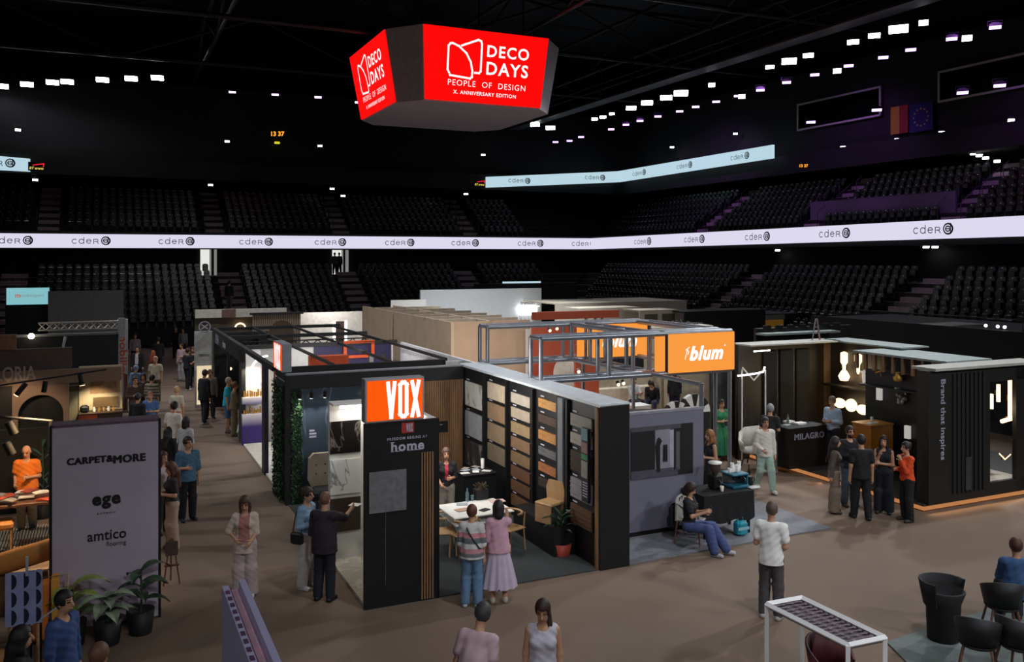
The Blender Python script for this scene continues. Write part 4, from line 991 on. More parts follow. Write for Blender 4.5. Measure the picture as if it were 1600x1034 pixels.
u, z = AV(1570, 715, 14.6); pendant('V-shaped glowing strip lamp low in the cabin window', u, 14.6, z, strokes_mb([[(-.2, .12), (0, -.04), (.2, .06)]], .03))
lamp('cabin_glow', 'POINT', U(19.05, 14.35, 2.0), 12, (1, .75, .45), shadow_soft_size=.1)
lamp('wall_glow', 'POINT', U(18.8, 18.4, 2.3), 22, (1, .72, .4), shadow_soft_size=.12)
lamp('wall_glow', 'POINT', U(18.7, 18.0, 1.5), 20, (1, .72, .4), shadow_soft_size=.15)
# zigzag standing lamp
u0, z1 = AV(1160, 575, 19.2)
t = thing('strip_light', 'zigzag white strip lamp on two thin poles against the dark wall', 'lamp', AV(1178, 600, 19.2)[0], 19.2, .14)
q = lambda px, py: (AV(px, py, 19.2)[0] - AV(1178, 600, 19.2)[0], 0, AV(px, py, 19.2)[1] - .14)
for px in (1159.5, 1196): part('pole', MB().tube([q(px, 577), (q(px, 577)[0], 0, 0)], .02, 6), WHITE, t)
part('lit_strip', MB().tube([q(1153, 587), q(1178, 584), q(1192, 581), q(1195, 573)], .022, 6), LAMPW, t)
part('strip', MB().tube([q(1160, 574), q(1178, 594), q(1196, 574)], .022, 6), M('strip_dim', 'd8d4cc', emit=.5), t)
part('lit_strip', MB().tube([q(1178, 549), q(1203, 547)], .018, 6), LAMPW, t)
# figurine lamps and small goods on the shelves
for px, py, u_, lab, kind in ((1351, 588, 18.9, 'white figure-shaped lamp at the corner of the upper shelf', 0), (1376, 582, 18.15, 'gilded bird-shaped lamp on the upper shelf', 1), (1403, 590, 18.15, 'squat gilded lamp on the upper shelf', 2), (1374, 615, 18.2, 'small white cylinder lamp on the dark wall', 3), (1408, 617, 18.2, 'crystal cluster lamp on the dark wall', 4), (1418, 675, 18.2, 'white slanted wall lamp above the orange top', 3)):
    v_, z_ = AU(px, py, u_); b = MB()
    if kind == 0: b.tube([(0, 0, -.18), (0, .02, .05)], .05, 8); b.ball((0, .02, .12), .05, 8, 6); b.tube([(0, .02, .03), (0, .14, .14)], .018, 6); b.tube([(0, 0, .03), (0, -.1, -.06)], .018, 6)
    if kind == 1: b.tube([(0, .16, -.02), (0, 0, .03), (0, -.08, .1)], .03, 6, .012); b.tube([(0, 0, .0), (0, 0, -.1)], .012, 5)
    if kind == 2: b.lathe([(.1, -.08), (.13, 0), (.06, .08), (.08, .14)], 10)
    if kind == 3: b.box(-.04, -.07, -.16, .04, .07, .16)
    if kind == 4:
        for i in range(14): b.ball((rn.uniform(-.06, .06), rn.uniform(-.12, .12), rn.uniform(-.2, .2)), .05, 6, 4)
    single('shelf_lamp', lab, 'lamp', b, (M('lamp_white_figure', 'e8e4dc', .5, emit=.5), GOLD, GOLD, M('lamp_white_figure'), M('crystal', 'b0aca0', .2, .4), M('lamp_white_figure'))[(0, 1, 2, 3, 4, 3)[kind] if kind < 5 else 0], u_, v_, z_)
# orange counter
v_, z_ = AU(1384, 650, 17.9)
u, v = 17.75, 14.9 + 1.2
s = thing('counter_cabinet', 'tall orange-brown counter with papers on top in the lighting stand', 'counter', AV(1361, 660, 16.2)[0], 16.2, .14)
part('body', MB().box(0, 0, 0, .75, .6, 1.28), M('counter_amber', 'a8681e', .5), s); part('top', MB().box(-.02, -.02, 1.28, .77, .62, 1.31), M('counter_top', 'b87a30', .5), s)
for i in range(4): single('paper_sheet', 'white paper sheet on the orange-brown counter', 'paper', MB().box(0, 0, 0, .16, .12, .006), WHITE, AV(1361, 660, 16.2)[0] + .05 + .14 * i, 16.3 + .08 * (i % 2), 1.455, 20 * i, group='papers on the amber counter')
single('drinking_cup', 'white paper cup on the orange-brown counter', 'cup', MB().lathe([(.03, 0), (.04, .11), (.035, .11), (.028, .01)], 12), WHITE, AV(1361, 660, 16.2)[0] + .45, 16.6, 1.455)
# black desk with the lettering
a0 = AV(1222, 660, 18.0)[0]; a1 = AV(1279, 660, 18.0)[0]; L = a1 - a0
s = thing('reception_desk', 'black reception desk lettered in silver in the lighting stand', 'desk', a0, 17.75, .14)
part('body', MB().box(0, 0, 0, L, .6, 1.02), PB, s); part('top', MB().box(-.03, -.03, 1.02, L + .03, .63, 1.06), NEARBLACK, s)
part('lettering', moved(text_mb('MILAGRO', w=L * .8, spacing=1.1, heavy=.05), L * .55, -.005, .82), M('letter_silver'), s)
D0 = (a0, 17.75, 1.2)
for i, (x, y, w_, d_, lab) in enumerate(((.55, .25, .3, .22, 'thick white catalogue at the front of the black desk'), (.5, .55, .25, .2, 'white catalogue at the back of the black desk'), (.2, .3, .2, .15, 'grey leaflet on the black desk'))):
    single('catalogue', lab, 'catalogue', MB().rbox(0, 0, 0, w_, d_, .05 if i < 2 else .015, .005), WHITE if i < 2 else GREYM, a0 + x, 17.75 + y, 1.2, 8 * i)
for i, (x, y) in enumerate(((.42, .5), (.1, .6))): single('bottle', ('clear tall bottle in the middle of the black desk', 'small bottle at the rear corner of the black desk')[i], 'bottle', MB().lathe([(.035, 0), (.035, .16), (.012, .22), (.012, .28)], 10), M('bottle_glass', '6a7a72', .15), a0 + x, 17.75 + y, 1.2)
# white armchair left of the desk
def tub_chair(label, u, v, rot, z=0, leg=STEEL, shell=None):
    s = thing('lounge_chair', label, 'chair', u, v, z, rot); shell = shell or M('shell_white', 'c9c4bc', .7)
    b = MB()
    prof = [(math.radians(a), h) for a, h in ((-70, .62), (-35, .68), (0, .85), (35, .95), (90, 1.0), (145, .95), (180, .85), (215, .68), (250, .62))]
    vs = []
    for a, h in prof: vs += [(math.cos(a) * .33, math.sin(a) * .33, .4), (math.cos(a) * .38, math.sin(a) * .38, h), (math.cos(a) * .33, math.sin(a) * .33, h), (math.cos(a) * .28, math.sin(a) * .28, .4)]
    fs = []
    for i in range(len(prof) - 1):
        for j in range(4): fs.append((i * 4 + j, (i + 1) * 4 + j, (i + 1) * 4 + (j + 1) % 4, i * 4 + (j + 1) % 4))
    fs += [(3, 2, 1, 0), tuple(len(vs) - 4 + j for j in range(4))]
    b.add(vs, fs, True); part('backrest', b, shell, s)
    part('seat', MB().lathe([(.0, .36), (.3, .36), (.33, .42), (.3, .48), (0, .48)], 20), shell, s)
    for k in range(4):
        a = math.radians(45 + 90 * k); part('leg', MB().tube([(math.cos(a) * .2, math.sin(a) * .2, .38), (math.cos(a) * .32, math.sin(a) * .32, 0)], .018, 6), leg, s)
    return s
tub_chair('white upholstered armchair at the end of the black desk', AV(1172, 690, 18.6)[0], 18.5, -60, .14)
tub_chair('white chair half hidden behind the grey-haired man at the black desk', AV(1212, 660, 18.6)[0], 18.75, 20, .14)

# long dark roofs on the right, further back
for px0, py0, v, L, lab, h in ((1160, 492, 36, 5, 'far dark stand roof with a warm lit strip', 1.0),):
    u0, z1 = AV(px0, py0, v)
    s = thing('far_stand', lab, 'exhibition stand', u0, v)
    part('back_wall', MB().box(0, 0, 0, L, .15, z1), M('wall_coal', '1b1a1c', .8), s); part('roof', MB().box(0, .15, z1 - .05, L, 5, z1), M('roof_dark', '2b2a2c', .7), s)
    if v == 36: 
        part('lit_strip', MB().box(.6, -.1, z1 - .75, 2.6, 0, z1 - .3), M('strip_amber', '7c5a20', emit=.35), s); part('pale_band', MB().box(.5, -.08, z1 - .3, 2.7, 0, z1 - .05), M('band_pale', '9a9884', .7), s)
s = thing('far_stand', 'long black wall of the stand behind the lighting stand, with lamps along its roof', 'exhibition stand', 26, 27.4)
part('side_wall', MB().box(0, -19, 0, .15, 0, 3.3), M('wall_coal'), s); part('roof', MB().box(.15, -19, 3.2, 4.2, 0, 3.26), M('roof_dark'), s); part('end_wall', MB().box(.15, -.1, 0, 4.2, 0, 3.3), M('wall_coal'), s)
a, c_ = GP(1345, 509, 3.3), GP(1410, 512, 3.3); part('roof_sheet', MB().box(.3, c_[1] - 27.4, 3.27, 2.2, a[1] - 27.4, 3.3), M('roof_white', 'b4b2aa', .6), s)
for px, py in ((1425, 514), (1434, 516), (1443, 517), (1489, 521), (1514, 524), (1539, 526)):
    a = GP(px, py, 3.4); part('roof_lamp', MB().ball((max(.3, a[0] - 26), a[1] - 27.4, 3.4), .05, 8, 6), LAMPW, s)
b = MB()
for px in (1459, 1535): 
    a = GP(px, 520, 3.4); b.tube([(.3, a[1] - 27.4, 3.26), (.3, a[1] - 27.4, 3.75)], .03, 6)
b.tube([(.3, -16, 3.7), (.3, -2, 3.62)], .03, 6); part('roof_rail', b, STEEL, s)
u0, z1 = AV(1150, 512, 24)
s = thing('far_stand', 'pale-roofed low stand with dark rails just behind the lighting stand', 'exhibition stand', u0, 22.5)
part('roof', MB().box(0, 0, 3.1, 3.2, .5, 3.16), M('rim_teal'), s); part('wall_panel', MB().box(0, .5, 0, 4.2, .6, 3.3), PB, s)
b = MB()
for i in range(7): b.box(.5 * i, .1, 3.3, .5 * i + .3, .16, 3.42)
part('rail', b, STEEL, s)
u, z = AV(1260, 525, 20.0)
s = thing('step_ladder', 'small aluminium stepladder left on the roof of the lighting stand', 'ladder', u, 19.6, 3.24)
part('rail', MB().tube([(-.15, 0, 0), (-.03, 0, .62)], .018, 6), ALU, s); part('rail', MB().tube([(.15, 0, 0), (.03, 0, .62)], .018, 6), ALU, s); part('rung', MB().box(-.12, -.02, .18, .12, .02, .2).box(-.09, -.02, .36, .09, .02, .38), ALU, s)
part('stay', MB().tube([(.2, .1, 0), (.03, .02, .6)], .016, 6), M('ladder_red', '9a4030', .6), s)
# ------------------------------------------------------------------ left side
SIGNW = M('sign_lilac', 'b4a5b6', .7, var=.05, scale=1.5); SIGNTOP = M('sign_rim', '5a4650', .6)
s = thing('banner_sign', 'big pale sign block with three company names by the aisle', 'sign', -.72, 14.84)
part('block', MB().box(0, .03, 0, 1.51, .42, 3.1), SIGNTOP, s); part('front_face', MB().box(.02, -.01, .03, 1.49, .03, 3.06), SIGNW, s); part('edge', MB().box(-.02, -.005, 0, .02, .05, 3.1).box(1.49, -.005, 0, 1.53, .05, 3.1), NEARBLACK, s)
SB = M('sign_ink', '121014', .7, var=0)
def sgn(px, py): a, z = AV(px, py, 14.83); return a + .72, z
for txt, px, py, pw, bold, sp in (('CARPET&', 141, 718.5, 71, 0, 1.1), ('MORE', 202.5, 715.5, 49, 0, 1.1), ('ege', 166.5, 784, 45, .045, 1.12), ('ROMANIA', 166.5, 801, 29, .0, 1.5), ('amtico', 167, 835.5, 61, .02, 1.05), ('flooring', 181.5, 849, 31, .0, 1.0)):
    x, z = sgn(px, py); w_ = sgn(px + pw / 2, py)[0] - sgn(px - pw / 2, py)[0]
    part('lettering', moved(text_mb(txt, w=w_, h={'amtico': .15, 'flooring': .095}.get(txt), bold=bold, spacing=sp, heavy=.1 if txt in ('CARPET&', 'MORE') else 0), x, -.014, z), SB, s)
# potted plants in front of it
def leafy(label, u, v, hgt, n, seed, spread=.5, pot='1a1718', pot_h=.35, leafc='2f4a2c', narrow=False, edge='6f7a4a'):
    rnd = random.Random(seed); t = thing('potted_plant', label, 'plant', u, v)
    part('pot', MB().lathe([(.16, 0), (.2, pot_h), (.18, pot_h), (.15, pot_h - .04), (0, pot_h - .04)], 16), M('pot_' + pot, pot, .6), t)
    part('stem', MB().tube([(0, 0, pot_h - .05), (.02, .01, hgt * .5), (0, 0, hgt * .78)], .018, 6), M('stem_green', '33402a', .7), t)
    for i in range(n):
        a = i * 2.4 + rnd.uniform(-.3, .3); z0 = pot_h + (hgt - pot_h) * (.15 + .65 * i / n); L = spread * rnd.uniform(.7, 1.1); w_ = L * (.09 if narrow else .24)
        mb = MB(); pts = []
        for j in range(6):
            q = j / 5; r_ = L * q; z = z0 + L * (.75 * q - .85 * q * q) + (.15 * q if narrow else 0); ww = w_ * math.sin(math.pi * min(.98, q * .92 + .06)); pts.append((r_, z, ww))
        for j in range(5):
            (r0, z0_, w0), (r1, z1_, w1) = pts[j], pts[j + 1]; ca, sa = math.cos(a), math.sin(a)
            c0 = (r0 * ca, r0 * sa, z0_ - .02); c1 = (r1 * ca, r1 * sa, z1_ - .02)
            for sg in (-1, 1):
                e0 = (r0 * ca - sg * w0 * sa, r0 * sa + sg * w0 * ca, z0_); e1 = (r1 * ca - sg * w1 * sa, r1 * sa + sg * w1 * ca, z1_); mb.add([c0, c1, e1, e0], [(0, 1, 2, 3)], True)
        part('leaf', mb, M('leaf_' + leafc, leafc, .45, scale=8, var=.35), t)
    return t
leafy('dark-leaved pot plant before the sign block, the one on its left', -.42, 14.3, 1.05, 9, 1, .48, leafc='74823c')
leafy('white-edged bushy pot plant in the middle before the sign block', .05, 14.15, .8, 14, 2, .42, leafc='76826a')
leafy('broad-leaved pot plant before the sign block at its aisle end', .5, 14.35, 1.15, 9, 3, .45, leafc='273c28')
# sample easel with a patterned sheet
u0, z1 = AV(8, 897, 12.2); u1, z0 = AV(66, 972, 12.2)
s = thing('pattern_board', 'blue and white patterned board on a stand before the orange-lit table', 'display board', u0, 12.2); L = u1 - u0; h = z1 - z0
part('board', MB().box(0, 0, z0, L, .02, z1), M('pattern_blue', '8a90b8', .8), s)
b = MB()
for i in range(3):
    for j in range(3):
        cx, cz = L * (i + .5) / 3, z0 + h * (j + .5) / 3
        b.poly([(cx, cz - h / 7)] + arc(cx, cz, L / 7, -90, 90, 8, h / 7), -.004, 0)
part('pattern', b, M('pattern_ink', '14142c', .8), s)
part('clamp', MB().box(L * .55, -.02, z1 - .05, L * .62, .02, z1 + .18), GREYM, s)
for x in (.05, L - .05): part('leg', MB().tube([(x, .1, 0), (x, .03, z1)], .018, 6), OAK, s)
s = thing('sample_rack', 'dark swatch boards leaning in a rack beside the patterned board', 'rack', u1 + .02, 12.6)
part('frame', MB().tube([(-.25, 0, .95), (.25, .3, 1.15)], .012, 6).tube([(.25, .3, 1.15), (.3, .3, 0)], .012, 6).tube([(-.25, 0, .95), (-.25, 0, 0)], .012, 6), GREYM, s)
for i in range(4): part('swatch', MB().box(-.2 + .11 * i, .0 + .05 * i, .35, -.18 + .11 * i, .4 + .05 * i, 1.0), DARK, s)
# table with brochures, stool, orange textiles
TA = GP(42, 779, .9); TB = GP(4, 800, .6); RG = GP(40, 838)
s = thing('display_table', 'wooden table strewn with open brochures before the man in orange', 'table', TA[0], TA[1])
part('table_top', MB().rbox(-.75, -.4, .84, .85, .45, .9, .01), M('table_brown', '5a3a2a', .6), s)
for x in (-.68, .78):
    for y in (-.33, .38): part('leg', MB().box(x - .03, y - .03, 0, x + .03, y + .03, .84), OAK, s)
rn = random.Random(8)
for i in range(11):
    x, y = TA[0] + rn.uniform(-.6, .7), TA[1] + rn.uniform(-.3, .3)
    b = MB(); b.add([(-.14, -.1, 0), (0, -.1, .02), (.14, -.1, 0), (.14, .1, 0), (0, .1, .02), (-.14, .1, 0), (-.14, -.1, -.012), (.14, -.1, -.012), (.14, .1, -.012), (-.14, .1, -.012)], [(0, 1, 4, 5), (1, 2, 3, 4), (9, 8, 7, 6), (0, 6, 7, 2, 1), (3, 8, 9, 5, 4), (2, 7, 8, 3), (5, 9, 6, 0)])
    single('brochure', 'open brochure lying on the wooden table before the man in orange', 'brochure', b, M(*(('page_white', 'e6ded2', .7), ('page_red', 'a84a34', .7), ('page_grey', '8a857e', .7))[i % 3]), x, y, .913 + .013 * i, rn.uniform(-60, 60), group='brochures on the wooden table')
s = thing('stool', 'round-edged tan stool in front of the brochure table', 'stool', TB[0], TB[1] - .6)
part('seat', MB().rbox(-.25, -.22, .44, .25, .22, .6, .05), M('tan_leather', 'a8743c', .6), s)
for x in (-.2, .2):
    for y in (-.17, .17): part('leg', MB().tube([(x, y, 0), (x, y, .45)], .02, 6), OAK, s)
b = MB(); b.box(0, 0, .03, 1.6, 1.5, .05)
m = bpy.data.materials.new('herringbone'); m.use_nodes = True; nt = m.node_tree; tc = nt.nodes.new('ShaderNodeTexCoord'); wv = nt.nodes.new('ShaderNodeTexWave'); wv.inputs['Scale'].default_value = 6; wv.inputs['Distortion'].default_value = 3; cr = nt.nodes.new('ShaderNodeValToRGB')
cr.color_ramp.elements[0].color = (*lin('2a221c'), 1); cr.color_ramp.elements[1].color = (*lin('b8a88e'), 1); nt.links.new(tc.outputs['Object'], wv.inputs[0]); nt.links.new(wv.outputs[0], cr.inputs[0]); nt.links.new(cr.outputs[0], nt.nodes['Principled BSDF'].inputs[0])
single('rug', 'black and cream wave-patterned rug under the brochure table', 'rug', b, m, RG[0] - 1.0, RG[1] - .9)
s = thing('fabric_stand', 'stand of orange carpet swatches lit warmly at the lower edge', 'display stand', GP(45, 960, .5)[0] - .2, GP(45, 960, .5)[1])
for i in range(5): part('swatch', MB().rbox(.12 * i, .0, .1, .12 * i + .1, .3, .95 - .06 * (i % 2), .01), M(*(('swatch_orange', 'c8702a', .9), ('swatch_amber', 'd8963c', .9), ('swatch_rust', '8e4420', .9))[i % 3]), s)
part('frame', MB().tube([(-.05, .0, 0), (-.05, 0, 1.0), (.7, 0, 1.0), (.7, 0, 0)], .015, 6), OAK, s)
s = thing('fabric_roll', 'thick roll of tan carpet lying behind the patterned board', 'carpet roll', GP(20, 878, .8)[0], GP(20, 878, .8)[1])
part('roll', MB().tube([(-.4, 0, .75), (.75, .1, .95)], .17, 16), M('carpet_tan', 'b87a3c', .9), s); part('support', MB().box(-.2, -.12, 0, .5, .12, .62), WALNUT, s)
lamp('warm_left_glow', 'SPOT', U(RG[0] + .4, RG[1] - 1.4, 3.0), 480, (1, .6, .26), U(RG[0] - .2, RG[1] - 2.6, .4), spot_size=math.radians(95), spot_blend=.6, shadow_soft_size=.12)
lamp('warm_left_glow', 'SPOT', U(TA[0] + .2, TA[1] - .9, 3.0), 260, (1, .66, .34), U(TA[0], TA[1] + .4, .9), spot_size=math.radians(90), spot_blend=.6, shadow_soft_size=.12)
# black rail with lamps near the top left of the table
v = 19.0; u0, z0 = AV(-30, 648, v); u1, z1 = AV(82, 658, v)
s = thing('lamp_rail', 'black overhead rail with two hanging lamp heads above the brochure table', 'track light', u0, v, z0)
part('rail', MB().tube([(0, 0, 0), (u1 - u0, 0, z1 - z0)], .03, 6), NEARBLACK, s)
for px, py in ((18, 668), (14, 700)):
    a, z = AV(px, py, v); part('lamp_head', MB().tube([(a - u0 - .05, 0, z - z0 + .12), (a - u0 + .05, 0, z - z0 - .12)], .08, 10), NEARBLACK, s)
part('post', MB().box(u1 - u0 - .06, -.03, -z1, u1 - u0, .03, z1 - z0), NEARBLACK, s)
single('dark_backdrop', 'black backdrop behind the man in orange', 'partition wall', MB().box(-1.5, 0, 0, AV(84, 700, 22.2)[0] - AV(30, 700, 22.2)[0], .08, 1.85), NEARBLACK, AV(30, 700, 22.2)[0], 22.2)
leafy('tall thin-leaved plant behind the man in orange', AV(66, 700, 21.6)[0], 21.6, 1.9, 12, 5, .5, narrow=True, leafc='2c4a34')
# arch stand
TAUPE = M('taupe_board', '8a705e', .75, var=.05)
v = 23.2; u1 = AV(190, 574, v)[0]; ut = AV(122, 600, v)[0]
A = thing('arch_stand', 'taupe stand with a black arched opening and stretched lettering on its header', 'exhibition stand', -2.6, v)
def ax(px, vv=v): return AV(px, 600, vv)[0] + 2.6
zhb = AV(100, 598, v)[1]; zht = AV(150, 574, v)[1]
part('header', MB().box(-.6, -.06, zhb, u1 + 2.6, .0, zht), TAUPE, A)
ca = (ax(28) + ax(99)) / 2; ra = (ax(99) - ax(28)) / 2; zc = AV(60, 617, v)[1] - ra
outer = [(ax(19), 0), (ax(19), zhb), (ax(107), zhb), (ax(107), 0)]
b = MB(); arcp = arc(ca, zc, ra, 0, 180, 20)
b.poly([(ax(107), 0), (ax(107), zhb), (ax(19), zhb), (ax(19), 0), (ca - ra, 0)] + arcp[::-1] + [(ca + ra, 0)], 0, .2)
part('arch_wall', b, TAUPE, A)
part('arch_back', MB().box(ax(19), .25, 0, ax(107), .3, zhb), NEARBLACK, A); part('dark_bay', MB().box(-.6, .05, 0, ax(19), .1, zhb), NEARBLACK, A)
zu = AV(60, 545, v)[1]
part('upper_board', MB().box(-.6, .1, zht, ax(112), .2, zu), M('upper_taupe', '5c5048', .8), A)
tl = text_mb('ELORIA', w=.95, h=.33, bold=.02); part('lettering', moved(tl, ax(20), -.07, (zht + AV(20, 600, v)[1]) / 2 + .1), M('letter_grey', 'a89a94', .5), A)
part('slat_end', MB().box(-.6, .02, zu, ax(25), .1, zu + .35), grained('slat_wood'), A)
s = thing('service_bay', 'lit kitchen corner with a mural and an orange counter under the taupe header', 'exhibition stand', ut, v + .9)
L = AV(191, 600, v + .9)[0] - ut; v9 = v + .9
part('back_panel', MB().box(0, 0, 0, L, .08, 2.95), M('bay_cream', 'c4b294', .6), s)
z0, z1 = AV(160, 614, v9)[1], AV(160, 582, v9)[1]; part('mural', MB().box(L * .25, -.015, z0, L * .95, 0, z1), M('mural_tan', '9c7c5c', .8, scale=12, var=.25), s)
z0, z1 = AV(160, 635, v9)[1], AV(160, 620, v9)[1]; part('niche_shelf', MB().box(L * .32, -.05, z0, L * .9, 0, z1), M('niche_brown', '6c5638', .7), s)
zc_ = AV(150, 640, v9)[1]; part('counter_top', MB().box(0, -.55, zc_ - .03, L, -.02, zc_), M('counter_brown', '3c2a1e', .5), s); part('counter_front', MB().box(0, -.52, 0, L * .42, -.05, zc_ - .03), M('counter_orange', 'a8481c', .5), s); part('counter_base', MB().box(L * .42, -.5, 0, L, -.05, zc_ - .03), M('counter_brown'), s)
for i in range(5): single('kitchen_jar', 'small jar in the row on the orange counter', 'jar', MB().lathe([(.03, 0), (.035, .06), (.02, .09), (.025, .11)], 8), (WHITE, GOLD, OAK)[i % 3], ut + L * (.35 + .11 * i), v9 - .3, zc_, group='jars on the orange counter')
single('black_kettle', 'black appliance at the end of the orange counter', 'appliance', MB().rbox(-.1, -.1, 0, .1, .1, .17, .04), NEARBLACK, ut + L * .13, v9 - .3, zc_)
part('doorframe', MB().box(-.22, .0, 0, -.02, .06, 2.5), M('frame_olive', '7a745c', .7), s)
lamp('bay_glow', 'SPOT', U(ut + .3, v9 - .6, 2.6), 60, (1, .8, .5), U(ut + .4, v9, 1.4), spot_size=math.radians(90), spot_blend=.5, shadow_soft_size=.1)
lamp('arch_glow', 'SPOT', U(-1.9, 22.0, 2.9), 60, (1, .72, .45), U(-1.7, 23.2, 1.5), spot_size=math.radians(100), spot_blend=.6, shadow_soft_size=.1)
v = 21.6; u0, z0 = AV(-20, 605, v); u1, z1 = AV(166, 577, v)
s = thing('track_light', 'black lighting track with three cylinder lamps across the arch stand', 'track light', u0, v, z0)
part('track', MB().tube([(0, 0, 0), (u1 - u0, 0, z1 - z0)], .022, 6), NEARBLACK, s)
for px, py, dx, on in ((33, 608, -.09, 1), (70, 604, -.02, 0), (127, 593, .02, 1)):
    a, z = AV(px, py, v); a -= u0; z -= z0
    h_ = part('lamp_head', MB().tube([(a - dx, 0, z + .12), (a + dx, 0, z - .12)], .055, 12), BLACK, s)
    if on: part('lamp_face', MB().tube([(a + dx, 0, z - .12), (a + dx * 1.06, 0, z - .128)], .05, 12), LAMPWARM, h_)
# black curtain stand with the lattice truss, lettered white pillar
v = 34.6; u0, zt_ = AV(25, 527, v); u1, _ = AV(185, 527, v); zb_ = 0
s = thing('black_booth', 'black curtained booth under a silver lattice truss', 'exhibition stand', u0, v)
L = u1 - u0
part('curtain', MB().box(0, 0, 0, L, .1, zt_), NEARBLACK, s)
part('top_rail', MB().box(0, -.08, zt_, L, .1, zt_ + .08), M('rail_grey', '6a6866', .6), s)
z0, z1 = AV(120, 514, v)[1], AV(120, 503, v)[1]; a0 = AV(60, 510, v)[0] - u0
b = MB(); n = 11
for z in (z0, z1): b.tube([(a0, -.1, z), (L, -.1, z)], .03, 6)
for i in range(n):
    x0, x1 = a0 + (L - a0) * i / n, a0 + (L - a0) * (i + 1) / n; b.tube([(x0, -.1, z0), (x1, -.1, z1)], .018, 5); b.tube([(x0, -.1, z1), (x1, -.1, z0)], .018, 5)
part('lattice_truss', b, M('truss_silver', 'b4b0aa', .35, .6), s)
part('corner_column', MB().box(L, -.2, zt_ - .1, L + .22, .1, z1 + .1), M('column_silver', '8f9096', .4, .5), s)
a, z = AV(50, 524, v); part('flood_lamp', MB().ball((a - u0, -.3, z), .1, 10, 8), M('booth_lamp', 'fff0d0', emit=12), s)
part('brace', MB().tube([(AV(96, 560, v)[0] - u0, -.4, AV(96, 556, v)[1]), (AV(103, 523, v)[0] - u0, -.4, zt_)], .05, 6), GREYM, s)
v = 35.1; u0, z1 = AV(184, 499, v); u1 = AV(200, 499, v)[0]
s = thing('pillar_sign', 'white pillar with red vertical lettering at the aisle', 'sign', u0, v)
part('pillar', MB().box(0, 0, 0, u1 - u0, .3, z1), M('pillar_white', 'b8b4b4', .6), s)
tm = text_mb('mobilier', w=1.7, h=.26, bold=.02); tm.v = [(z, y, -x) for x, y, z in tm.v]; part('lettering', moved(tm, (u1 - u0) * .55, -.01, z1 - 1.3), M('letter_red', 'c8503c', .6), s)
part('lower_strip', MB().box((u1 - u0) * .6, -.01, .1, (u1 - u0) * .95, 0, 1.4), M('strip_rose', '7a4a48', .7), s)
# grey panel and teal screen in front of the far stand
u0, z1 = AV(75, 455, 48); u1, z0 = AV(193, 492, 48)
single('stage_panel', 'large plain dark grey panel standing before the seats', 'panel', MB().box(0, 0, 0, u1 - u0, .2, z1), M('stage_grey', '8a898c', .8), u0, 48)
u0, z1 = AV(10, 450, 49); u1, z0 = AV(77, 475, 49)
s = thing('projection_screen', 'pale turquoise screen with faint red and grey lettering before the seats', 'screen', u0, 49, z0)
L = u1 - u0; h = z1 - z0
part('screen_face', MB().box(0, 0, 0, L, .05, h), M('screen_teal', '8fd0d8', emit=.8), s); part('housing', MB().box(-.05, .05, -z0, L + .05, .25, h), NEARBLACK, s)
part('lettering', moved(text_mb('mobexpert', w=L * .55), L * .6, -.005, h * .52), M('faint_grey', '9aa8b0', emit=.6), s); part('lettering', moved(text_mb('m', w=L * .12, bold=.03), L * .26, -.006, h * .52), M('faint_red', 'd07a70', emit=.7), s)
# partition close to the camera
u0, v0 = GP(365, 907, 3.0)
s = thing('partition', 'pale lilac partition with a channel along its top rising from the lower edge', 'partition wall', u0 - .09, 0)
part('wall_panel', MB().box(0, 3.4, 0, .05, v0, 2.97), M('partition_lilac', 'b4aed2', .6, var=.03), s); part('wall_panel', MB().box(.13, 3.4, 0, .18, v0, 3.0), M('partition_lilac'), s)
part('top_channel', MB().box(.05, 3.4, 0, .13, v0, 2.93), M('partition_pink', 'd8aabc', .6), s)
b = MB()
for i in range(28): b.box(.01, v0 - .2 - .14 * i, 2.97, .04, v0 - .13 - .14 * i, 2.976)
part('slots', b, M('slot_plum', '5c3a56', .7), s); part('seam', MB().box(.055, 3.4, 2.93, .065, v0, 2.945), M('slot_plum'), s)

u, v = GP(268, 912)
s = thing('easel', 'thin dark wooden easel standing in the aisle beside the sign block', 'easel', u, v)
for x, y in ((-.13, -.05), (.13, -.05), (0, .2)): part('leg', MB().tube([(x, y, 0), (x * .2, y * .2, .78)], .014, 6), WALNUT, s)
part('ledge', MB().box(-.12, -.07, .32, .12, -.02, .35), WALNUT, s); part('board', MB().box(-.1, -.05, .5, .1, -.03, .74), M('easel_board', '4a3a32', .8), s)
# ------------------------------------------------------------------ furniture and small goods
# white table in the tile stand with things on it
tu, tv = GP(742, 793, .74)
s = thing('meeting_table', 'white square meeting table in the tile stand before the two women', 'table', tu, tv)
part('table_top', MB().rbox(-.62, -.5, .71, .62, .5, .74, .01), WHITE, s); part('lower_top', MB().rbox(-.58, -.46, .56, .58, .46, .58, .01), WHITE, s); part('pedestal', MB().lathe([(.3, 0), (.3, .02), (.05, .05), (.05, .71)], 16), GREYM, s)
def on_table(px, py): return GP(px, py, .74)
u, v = on_table(751, 779); t = thing('planter_box', 'black box planter with dry grass on the white table', 'planter', u, v, .742)
part('box', MB().box(-.13, -.1, 0, .13, .1, .2), NEARBLACK, t)
rn = random.Random(5); b = MB()
for i in range(30): b.tube([(rn.uniform(-.1, .1), rn.uniform(-.07, .07), .18), (rn.uniform(-.14, .14), rn.uniform(-.1, .1), rn.uniform(.26, .34))], .006, 4)
part('foliage', b, M('dry_grass', '4a3c2c', .8), t)
u, v = on_table(730, 783); t = thing('water_bottle', 'clear water bottle on the white table', 'bottle', u, v, .742); part('body', MB().lathe([(.035, 0), (.036, .16), (.014, .21), (.014, .23)], 12), M('clear_bottle', '9ab4bc', .08, alpha=.7), t); part('cap', MB().lathe([(.016, .23), (.016, .255)], 10), M('cap_blue', '4a7a98', .5), t)
